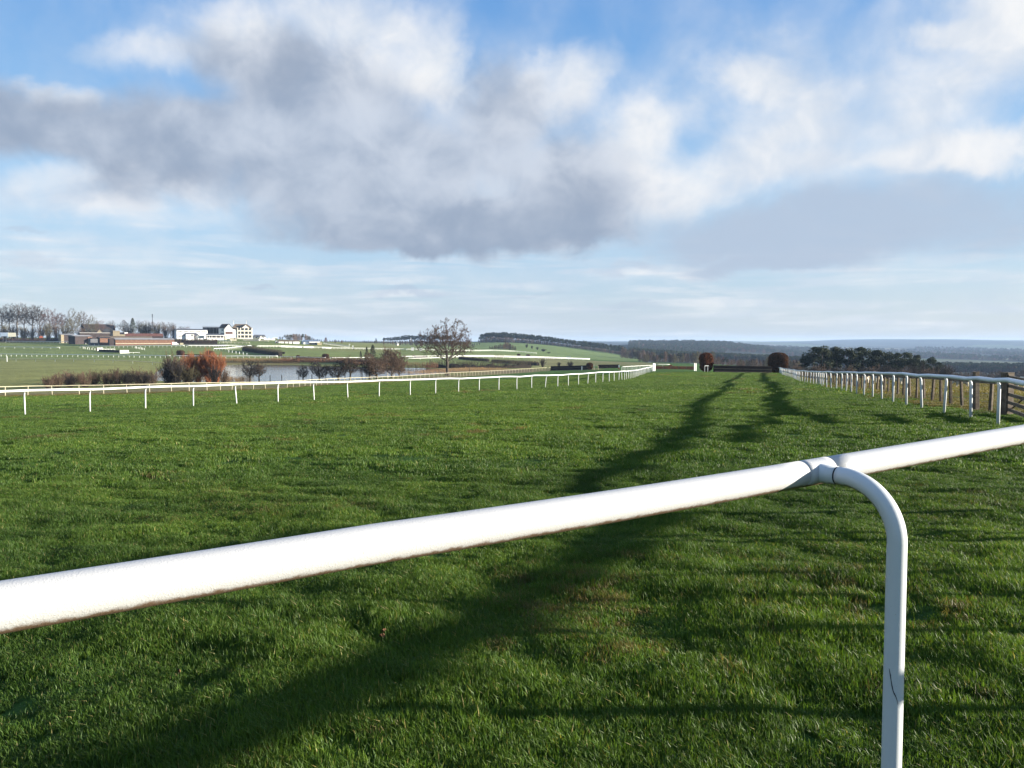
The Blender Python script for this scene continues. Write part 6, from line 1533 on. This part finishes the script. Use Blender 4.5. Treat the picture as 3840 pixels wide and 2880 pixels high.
for f, z in enumerate((4, 18, 32)):
    B.box('balcony_floor', 18.6, 75, z, z + 1.4, -.6, 1.59, M_WALLC)
    B.box('balcony_front', 18.6, 75, z + 1.45, z + 4.6, -.6, -.35, M_WALLC)
    for x in (19, 29.5, 43.5, 57.5, 71.5): B.box('pier', x, x + 3, z + 4.65, z + 13.9, -.6, .1, M_WALLC)
    for x0, w in ((23, 6), (33.2, 9.6), (47.2, 9.6), (61.2, 9.6)): B.windows([x0], w, z + 5, z + 12.5, y=1.58, m=M_GLASS, frame=M_BRGL)
B.box('base_wall', 16, 76, 0, 3.9, -1.2, 1.58, M_WALLW)
for x in (11, 57):
    fp = thing('flagpole', 'white flagpole at the %s of the brown roof of the cream grandstand' % ('left end' if x == 11 else 'right end'), 'flagpole', B.root.matrix_basis @ Vector((x * k, 8.0, 59.6 * k)), group='flagpoles on the cream grandstand')
    mb = MB(); mb.tube([(0, 0, -.3), (0, 0, 3.4)], .10, 6); mb.build('pole', M_FARW, fp)
    mb = MB(); mb.box(.1, .55, -.02, .02, 2.0, 3.3); mb.build('flag', M_ROOFW, fp)
# -- open pavilion, front
B = Bld('open_pavilion', 'low open pavilion with a grey roof and white posts below the black grandstand', 'building', 775, 1272, 668, yaw=.12)
k = B.k
B.box('rear_wall', 2, 62, 0, 14, 7, 7.4, M_DARKW); B.box('front_rail', 1, 62, 0, 5.5, -.1, .1, M_WALLW)
mb = MB(); mb.prismx([(-1, 13.6 * k), (8.4, 20 * k), (8.4, 21.2 * k), (-1, 14.8 * k)], 0, 64 * k); mb.build('roof', M_SLATE, B.root)
B.box('fascia', 0, 64, 13, 14.7, -1.25, -1.02, M_WALLW)
for x in (1, 9, 18, 33, 48, 60): B.box('post', x, x + 1.6, 5.6, 13.5, -.1, .15, M_WALLW)
B.box('kiosk', 64.5, 72, 0, 12, 0, 5, M_CONC)
# -- terrace steps
B = Bld('viewing_terrace', 'cream concrete viewing steps descending to the right of the cream grandstand', 'terrace', 905, 1279, 660, yaw=-.25)
for i, (x0, x1, z0) in enumerate([(0, 60, 4.4), (6, 84, 1.5), (30, 100, -1.4)]): B.box('step', x0, x1, z0 - 2, z0 + 1.2, 2.4 * (2 - i), 2.4 * (2 - i) + 2.2, M_CONC); B.box('crowd_rail', x0, x1, z0 + 1.25, z0 + 3.6, 2.4 * (2 - i), 2.4 * (2 - i) + .12, M_CONC)
B.box('steps_end', 61, 65, -4, 8, 1, 4, M_WALLW)
B = Bld('ticket_kiosk', 'small pale kiosk below the white gabled building', 'kiosk', 862, 1276, 655)
B.box('wall', 0, 24, 0, 8.5, 0, 4, M_CONC); B.box('roof', -1, 25, 8.5, 9.6, -.4, 4.4, M_FELT); B.windows([14], 5, 3.5, 7, y=-.02, frame=M_CONC)
# -- white buildings right of the stand
B = Bld('low_white_bar', 'low white building with a dark roof just right of the cream grandstand', 'building', 950, 1270, 735, yaw=.1)
B.pitched('wall', 2, 44, 7, 15, 0, 8, M_WALLW, M_SLATE, hip=4); B.windows([8, 22, 33], 6, 1.5, 5.5, y=-.02)
B.gable('gable_wall', 22, 32, 6, 11, -4, -.5, M_WALLW, M_FELT)
B = Bld('white_tent', 'white pointed tents stepping down right of the low dark roofed building', 'tent', 990, 1276, 695, yaw=.1)
for i, (x, w, zz) in enumerate([(0, 12, 9), (13, 12, 10), (27, 14, 9)]):
    k = B.k; B.box('wall', x, x + w, 0, 5, i * .6, 4 + i * .6, M_WALLW)
    mb = MB(); mb.add([((x - .5) * k, i * .6 - .2, 5 * k), ((x + w + .5) * k, i * .6 - .2, 5 * k), ((x + w + .5) * k, 4.2 + i * .6, 5 * k), ((x - .5) * k, 4.2 + i * .6, 5 * k), ((x + w / 2) * k, 2 + i * .6, zz * k)], [(0, 1, 4), (1, 2, 4), (2, 3, 4), (3, 0, 4), (3, 2, 1, 0)]); mb.build('canopy', M_ROOFW, B.root)
B = Bld('white_marquee', 'small white flat roofed hut on the skyline right of the tents', 'hut', 1026, 1274, 770)
B.box('wall', 0, 14, 0, 5, 0, 3, M_DARKW); B.box('roof', -1, 15.5, 5, 8, -.5, 3.5, M_ROOFW)
# -- row of white huts
B = Bld('white_hut_row', 'row of white huts with dark doors under one long brown roof', 'building', 1045, 1290, 640, yaw=.12)
B.pitched('wall', 0, 76, 9.5, 15.5, 0, 7, M_WALLW, M_TILE, hip=2)
for x in (20, 33.5, 49.5): B.windows([x], 3.4, .3, 8.6, y=-.02, m=M_DARKW, frame=M_DARKW, name='door')
for x in (6, 26, 40, 58): B.windows([x], 3.2, 4, 7, y=-.02)
B.box('end_block', -10, -1, 0, 12, 1, 5, M_WALLW); B.box('red_door', -9, -5, 0, 9, .9, .99, M_RED)
B.box('end_roof', -10.6, -.4, 12, 13.2, .6, 5.4, M_SLATE)
# -- blue shed
B = Bld('blue_shed', 'blue grey shed with a white fascia and a small yellow annexe', 'building', 1133, 1292, 648, yaw=.08)
B.box('wall', 0, 64, 0, 11, 0, 10, M_BLUE)
k = B.k; mb = MB(); mb.add([(-.5, -.5, 11 * k + .004), (64 * k + .5, -.5, 11 * k + .004), (64 * k + .5, 10.5, 11 * k + .004), (-.5, 10.5, 11 * k + .004), (10 * k, 5, 17 * k), (60 * k, 5, 17 * k)], [(0, 1, 5, 4), (2, 3, 4, 5), (3, 0, 4), (1, 2, 5), (3, 2, 1, 0)]); mb.build('roof', M_BLUE, B.root)
B.box('fascia', 25, 65, 6.5, 11.6, -.35, -.05, M_ROOFW)
B.windows([27], 8, .4, 6, y=-.03, m=M_DARKW, frame=M_DARKW, name='door'); B.windows([37, 45], 6, 1, 6, y=-.03, frame=M_GREYM)
B.box('annexe', 54, 70, 0, 7.5, -3.4, -.4, mat('yellow_boards', (.38, .33, .19), var=.12)); B.windows([64.5], 3.5, 2.5, 5, y=-3.42)
B.box('sign_board', 5, 11, 1, 8.5, -.3, -.05, M_WALLW)
# -- far farm left
B = Bld('black_barn', 'big black boarded barn with a pale ridge among the bare trees', 'barn', 318, 1262, 700, yaw=.2)
k = B.k
mb = MB(); mb.prismx([(0, B.foot), (14, B.foot), (14, 34 * k), (10, 45.5 * k), (6, 45.5 * k), (0, 30 * k)], 0, 104 * k); mb.build('barn_wall', M_BLACK, B.root)
mb = MB(); mb.prismx([(-.4, 30.5 * k), (6, 46 * k), (10, 46 * k), (14.4, 34.5 * k), (14.4, 35.5 * k), (10, 47 * k), (6, 47 * k), (-.4, 31.5 * k)], -.5, 104 * k + .3); mb.build('roof', M_DARKW, B.root)
B.box('ridge', 0, 104, 47.05, 47.7, 5.8, 10.2, M_FELT)
B.box('brick_end', 104.2, 106.5, 0, 42, 1, 13, M_BRICK)
B = Bld('stone_cottage', 'pale stone cottage gable standing in front of the black barn', 'cottage', 363, 1263, 640)
B.gable('wall', 0, 22, 15, 30, 0, 10, M_STONE, M_TILED)
B.windows([9], 4, 12, 17, y=-.02, frame=M_STONE)
B = Bld('stone_outbuilding', 'square pale stone outbuilding right of the black barn', 'outbuilding', 424, 1263, 672)
B.box('wall', 0, 23, 0, 22, 0, 8, M_STONE); B.box('roof', -.6, 23.6, 22, 23.5, -.3, 8.3, M_FELT)
B.pitched('lean_to', 23.5, 56, 10, 17, 1, 8, M_STONE, M_TILED); B.box('white_gable', 39, 50, 12, 17, .3, .95, M_WALLW)
# -- stables
def bricks_front(B, x0, x1, z1): pass
B = Bld('brick_stable', 'long low orange brick stable range with a flat grey roof', 'stable', 433, 1288, 545, yaw=.12)
B.box('wall', 0, 207, 0, 14.5, 0, 9, M_BRICK); B.box('plinth', 0, 207, -1.2, .6, -.12, -.003, M_CONC)
k = B.k; mb = MB(); mb.prismx([(-.5, 14.5 * k + .004), (9.5, 14.5 * k + .004), (9.5, 17 * k), (5, 20.6 * k)], -1 * k, 208 * k); mb.build('roof', M_FELT, B.root)
for x in range(12, 200, 17): B.windows([x], 4.2, 8.5, 12.2, y=-.02, m=M_BRGL, frame=M_BRICK)
B.box('dark_end', -20, -.4, 0, 18, .5, 9, M_DARKW)
B = Bld('brick_stable', 'small square orange brick stable block left of the long range', 'stable', 375, 1285, 556, yaw=.2)
B.box('wall', 0, 36, 0, 17, 0, 9, M_BRICK); k = B.k; mb = MB(); mb.prismx([(-.4, 17 * k + .004), (9.4, 17 * k + .004), (9.4, 18.6 * k), (4, 21 * k)], -.4, 36 * k + .4); mb.build('roof', M_TILED, B.root)
B.box('blue_door', -31, -.4, 0, 14, 1, 8, M_SLATE)
B = Bld('brick_stable', 'orange brick stable with a lit end wall and a long dark side', 'stable', 282, 1281, 575, yaw=.5)
B.box('wall', 0, 47, 0, 20, 0, 9, M_DARKW); B.box('end_wall', 47.1, 64, 0, 18, -.4, 9, M_BRICK); k = B.k; mb = MB(); mb.prismx([(-.8, 20 * k + .004), (9.6, 20 * k + .004), (9.6, 22 * k), (4.5, 25 * k)], -.6, 64 * k + .5); mb.build('roof', M_FELT, B.root)
B = Bld('brick_stable', 'dark sided stable with a pale end at the left of the yard', 'stable', 229, 1271, 600, yaw=.25)
B.box('end_wall', 0, 10, 0, 16, 0, 7, M_STONE); B.box('wall', 10.2, 46, 0, 15, .3, 7, M_DARKW); k = B.k; mb = MB(); mb.prismx([(-.5, 16 * k + .004), (7.5, 16 * k + .004), (7.5, 18 * k), (4, 19.5 * k)], -.4, 46 * k + .4); mb.build('roof', M_FELT, B.root)
B = Bld('stable_roof_range', 'long dark roofed stable range behind the brick one', 'stable', 376, 1272, 580, yaw=.02)
B.pitched('wall', 0, 178, 5, 12, 0, 8, M_DARKW, M_TILE, hip=2); B.box('gutter', 0, 178, 4.6, 5.6, -.55, -.42, M_FELT)
B = Bld('stable_roof_range', 'reddish roofed range above the right half of the brick stables', 'stable', 470, 1266, 615, yaw=-.03)
B.pitched('wall', 0, 130, 5, 16, 0, 9, M_DARKW, M_BRICK if False else mat('red_brown_tiles', (.16, .065, .045), rough=.9, var=.3, scale=.7), hip=3)
B = Bld('flat_roofed_shed', 'pale flat roofed shed at the top of the stable yard', 'shed', 300, 1256, 622, yaw=.12)
B.box('wall', 0, 100, 0, 7, 0, 6, M_DARKW); B.box('roof', -2, 102, 7, 9.4, -.6, 6.5, M_FELT)
# -- lawn hut, striped board, mast, small boards
B = Bld('notice_board', 'pale striped board on legs at the left edge below the trees', 'board', 30, 1268, 618, yaw=.05)
for x in (3, 13, 22): B.box('leg', x, x + 1.2, 0, 6, .1, .3, M_DARKW)
for j in range(5): B.box('plank', 0, 26, 5.6 + j * 3, 8.3 + j * 3, -.05, .09, M_CONC2)
B = Bld('parked_trailer', 'blue grey trailer beside the striped board at the left edge', 'trailer', 2, 1264, 624)
B.box('body', 0, 26, 3, 17, 0, 3, M_BLUE); B.box('wheel', 6, 10, 0, 4, .2, 2.8, M_BLACK); B.box('wheel', 16, 20, 0, 4, .2, 2.8, M_BLACK); B.box('drawbar', 26.2, 29, 3.2, 4.2, 1.3, 1.7, M_GREYM)
B = Bld('orange_cover', 'orange covered pile on the dark bank below the ridge trees', 'covered pile', 146, 1266, 622)
k = B.k; mb = MB(); mb.prism([(0, -.3), (14 * k, -.3), (12 * k, 5 * k), (7 * k, 7 * k), (2 * k, 5 * k)], 0, 3); mb.build('cover', mat('orange_cover', (.22, .06, .03), var=.2), B.root)
mb = MB(); mb.tube([(0, 0, -.5), (0, 0, 9.5)], [.3, .16], 8)
B = Bld('mast', 'dark mast rising from the trees left of the white buildings', 'mast', 573, 1262, 745)
g0_ = 0; hM = (at(573, 1178, 745).z - B.root.location.z)
mb = MB(); mb.tube([(0, 0, B.foot), (0, 0, hM * .55), (0, 0, hM)], [.28, .24, .2], 8); mb.build('pole', M_BLACK, B.root); mb = MB(); mb.tube([(0, 0, hM * .86), (0, 0, hM + .1)], .36, 8); mb.build('head', M_BLACK, B.root)
B = Bld('white_hut', 'small white hut standing on the far grass left of the white board', 'hut', 365, 1314, 462, yaw=.1)
B.box('wall', 0, 19, 0, 9, 0, 2, M_WALLW); B.box('roof', -.6, 19.6, 9, 10.2, -.2, 2.2, M_ROOFW); B.box('red_side', -2, -.3, 0, 8, .2, 1.8, M_RED)
B.box('rail', 19.5, 61, 4, 5.4, .8, .95, M_FARW)
for x in (28, 38, 48, 60): B.box('post', x, x + 1, -2, 4, .82, .93, M_FARW)
B = Bld('white_board', 'large blank white board facing the course on the far grass', 'board', 450, 1329, 432, yaw=.05)
B.box('board', 0, 30, 1, 15.5, 0, .15, M_FARW); B.box('leg', 3, 4.5, -3, .9, .02, .13, M_FARW); B.box('leg', 25, 26.5, -3, .9, .02, .13, M_FARW)
B.box('frame', -.8, 30.8, 15.6, 16.4, -.03, .18, M_CREAM)
B = Bld('rail_gate', 'short white double barred rail right of the large blank board', 'rail', 481, 1330, 430)
for x in (3, 17, 36): B.box('post', x, x + 1, -2, 9, 0, .1, M_FARW)
B.box('bar', 0, 39, 7.6, 8.8, .11, .2, M_FARW)
# -- parked van, kiosk box
B = Bld('parked_van', 'white van with a red rear parked by the rail below the long hedge', 'van', 641, 1295, 556, yaw=.05)
k = B.k; mb = MB(); mb.prism([(4 * k, .45), (26.5 * k, .45), (27.5 * k, 5.5 * k), (24.5 * k, 7 * k), (22 * k, 12 * k), (5 * k, 12.6 * k), (4 * k, 11.5 * k)], 0, 2.0); bd = mb.build('body', M_WALLW, B.root)
mb = MB(); mb.prism([(22.9 * k, 7.6 * k), (24.3 * k, 7.4 * k), (22.2 * k, 11.4 * k), (20.5 * k, 11.4 * k), (20.5 * k, 7.6 * k)], -.02, 2.02); mb.build('window', M_GLASS, bd)
mb = MB(); mb.box(1.2 * k, 3.9 * k, .1, 1.9, .45, 10.5 * k); mb.build('rear_door', M_RED, B.root)
for x in (8, 22):
    mb = MB(); mb.tube([(x * k, -.05, .35), (x * k, 2.05, .35)], .36, 12); mb.build('wheel', M_BLACK, B.root)
B = Bld('yellow_box', 'pale yellow slatted box right of the parked van', 'box', 675, 1296, 553)
for j in range(4): B.box('plank', 0, 12, .4 + j * 2.5, 2.6 + j * 2.5, 0, 2, M_CREAM)
B = Bld('farmhouse', 'tiny cream gabled house in the wood left of the large bare tree', 'house', 1483, 1294, 985, yaw=-.2)
B.gable('wall', 0, 7, 6, 11, 0, 8, M_WALLC, M_SLATE)
B = Bld('white_pillar', 'slim white pillar among the dark pines on the ridge', 'pillar', 1540, 1277, 1325)
B.box('shaft', 0, 2.2, 0, 8, 0, 1, M_WALLW); B.box('cap', -.3, 2.5, 8, 8.8, -.15, 1.15, M_WALLW)
for lab, u, v, d, w, h in (('white hut on the double rail behind the large bare tree, left of two', 1542, 1308, 600, 10, 5), ('white hut on the double rail behind the large bare tree, right of two', 1572, 1312, 603, 11, 6), ('white shed roof on the green slope above the lower rail', 2122, 1340, 660, 18, 2.5), ('cream timing hut by the wood behind the left rails', 2430, 1360, 620, 12, 2.6), ('white shed by the wood left of the orange beech wing', 2590, 1369, 560, 10, 5)):
    B = Bld('field_shed', lab, 'shed', u, v, d); B.box('wall', 0, w, 0, h * .75, 0, 2.2, M_WALLW); B.box('roof', -.5, w + .5, h * .75, h, -.3, 2.5, M_ROOFW)
for k_, (u, v, d) in enumerate(((1309, 1296, 640), (1321, 1302, 620))):
    B = Bld('marker_board', ['white marker board on a tall pole where the dropping rail ends', 'small black and white board right of the tall pole board'][k_], 'marker board', u, v + 6, d); B.box('pole', 1, 1.8, -3, 8, .1, .3, M_FARW); B.box('board', 0, 4, 4 if k_ else 8.1, 12, 0, .09, M_FARW); B.box('panel', .6, 3.4, 5 if k_ else 9, 7.6 if k_ else 10, -.03, -.003, M_BLACK)

# ------------------------------------------------------------------ sheep
M_WOOL = mat('sheep_fleece', (0.62, 0.55, 0.42), rough=1.0, color2=(0.48, 0.42, 0.32), scale=9, bump=.8, bscale=16)
def sheep(label, u, d, rot, graze=True, loc=None, s=1.0):
    vs = [(0, 0, .60, .27), (.28, 0, .62, .26), (-.30, 0, .60, .25), (.48, 0, .66, .17), (.62, 0, (.46 if graze else .82), .105), (.74, 0, (.22 if graze else .94), .085), (.86, 0, (.10 if graze else .90), .055),
          (.30, .14, .40, .085), (.31, .14, .20, .045), (.31, .14, .02, .045), (.30, -.14, .40, .085), (.31, -.14, .20, .045), (.33, -.14, .02, .045),
          (-.36, .15, .42, .10), (-.40, .15, .21, .05), (-.37, .15, .02, .045), (-.36, -.15, .42, .10), (-.40, -.15, .21, .05), (-.35, -.15, .02, .045), (-.52, 0, .60, .10), (-.60, 0, .46, .045),
          (.72, .10, (.30 if graze else 1.0), .03), (.72, -.10, (.30 if graze else 1.0), .03)]
    es = [(0, 1), (0, 2), (1, 3), (3, 4), (4, 5), (5, 6), (1, 7), (7, 8), (8, 9), (1, 10), (10, 11), (11, 12), (2, 13), (13, 14), (14, 15), (2, 16), (16, 17), (17, 18), (2, 19), (19, 20), (5, 21), (5, 22)]
    me = bpy.data.meshes.new('sheep'); me.from_pydata([v[:3] for v in vs], es, []); o = bpy.data.objects.new('sheep', me); C.objects.link(o)
    sk = o.modifiers.new('skin', 'SKIN'); sk.use_smooth_shade = True
    for i, v in enumerate(vs): me.skin_vertices[0].data[i].radius = (v[3], v[3]); me.skin_vertices[0].data[i].use_root = (i == 0)
    sb = o.modifiers.new('sub', 'SUBSURF'); sb.levels = 1; sb.render_levels = 1
    me.materials.append(M_WOOL)
    o.location = gp(u, d); o.rotation_euler = (0, 0, rot); o.scale = (s, s, s)
    return tag(o, label, 'sheep', 'sheep grazing behind the stock fence')
sheep('sheep grazing side on behind the fence, nearest the gate', 3605, 62, 2.9)
sheep('pale sheep standing tail on, seen between two fence stakes', 3395, 70, 1.3, graze=False, s=1.05)
sheep('greyish sheep just left of the one standing tail on', 3362, 74, 2.5)
sheep('sheep seen behind the stakes, third from the left', 3249, 78, 1.1, graze=False)
sheep('sheep furthest left behind the fence, close to the rail posts', 3178, 80, 2.0)
sheep('sheep with its back above the gate bars at the right edge', 3826, 58, 0.2, graze=False, s=1.1)
sheep('sheep half hidden by the rail, right of the third one', 3290, 84, 0.4)

# ------------------------------------------------------------------ a few dead leaves on the turf
M_LEAF = mat('dead_leaf', (.17, .085, .04), rough=.8, var=.3, scale=30)
for k_, (u, v, dd, lab) in enumerate([(1435, 2360, 4.42, 'small orange dead leaf in the grass below the rail'), (1428, 2352, 4.47, 'second dead leaf touching the orange one'), (660, 2530, 3.84, 'pale curled dead leaf in the grass at lower left'), (1445, 1902, 7.6, 'tiny red brown leaf beyond the rail')]):
    rr = np.random.RandomState(k_); n = 10; vs = []
    for i in range(n):
        a = 2 * PI * i / n; q = .013 * (1 + .35 * math.cos(2 * a)); vs.append((q * math.cos(a), q * math.sin(a) * .7, .05 + .012 * math.sin(2 * a + k_)))
    vs += [(x * .3, y * .3, z + .006) for x, y, z in vs]
    me = bpy.data.meshes.new('fallen_leaf'); me.from_pydata(vs, [], [(i, (i + 1) % n, n + (i + 1) % n, n + i) for i in range(n)] + [tuple(range(n, 2 * n))]); me.materials.append(M_LEAF)
    o = bpy.data.objects.new('fallen_leaf', me); C.objects.link(o); o.location = gp(u, dd); o.rotation_euler = (.3, .2 * k_, k_); tag(o, lab, 'leaf')
# ------------------------------------------------------------------ air
hm = bpy.data.materials.new('air'); hm.use_nodes = True
nt = hm.node_tree; nt.nodes.clear()
ho = nt.nodes.new('ShaderNodeOutputMaterial'); pv = nt.nodes.new('ShaderNodeVolumePrincipled')
pv.inputs['Color'].default_value = (0.50, 0.70, 1.0, 1); pv.inputs['Density'].default_value = HAZE; pv.inputs['Anisotropy'].default_value = 0.0
nt.links.new(pv.outputs[0], ho.inputs['Volume'])
hb = MB(); hb.box(-9300, 9300, -9300, 9300, float(GZ.min()) - 1.0, 48.0)
kind(hb.build('haze', hm), 'stuff')
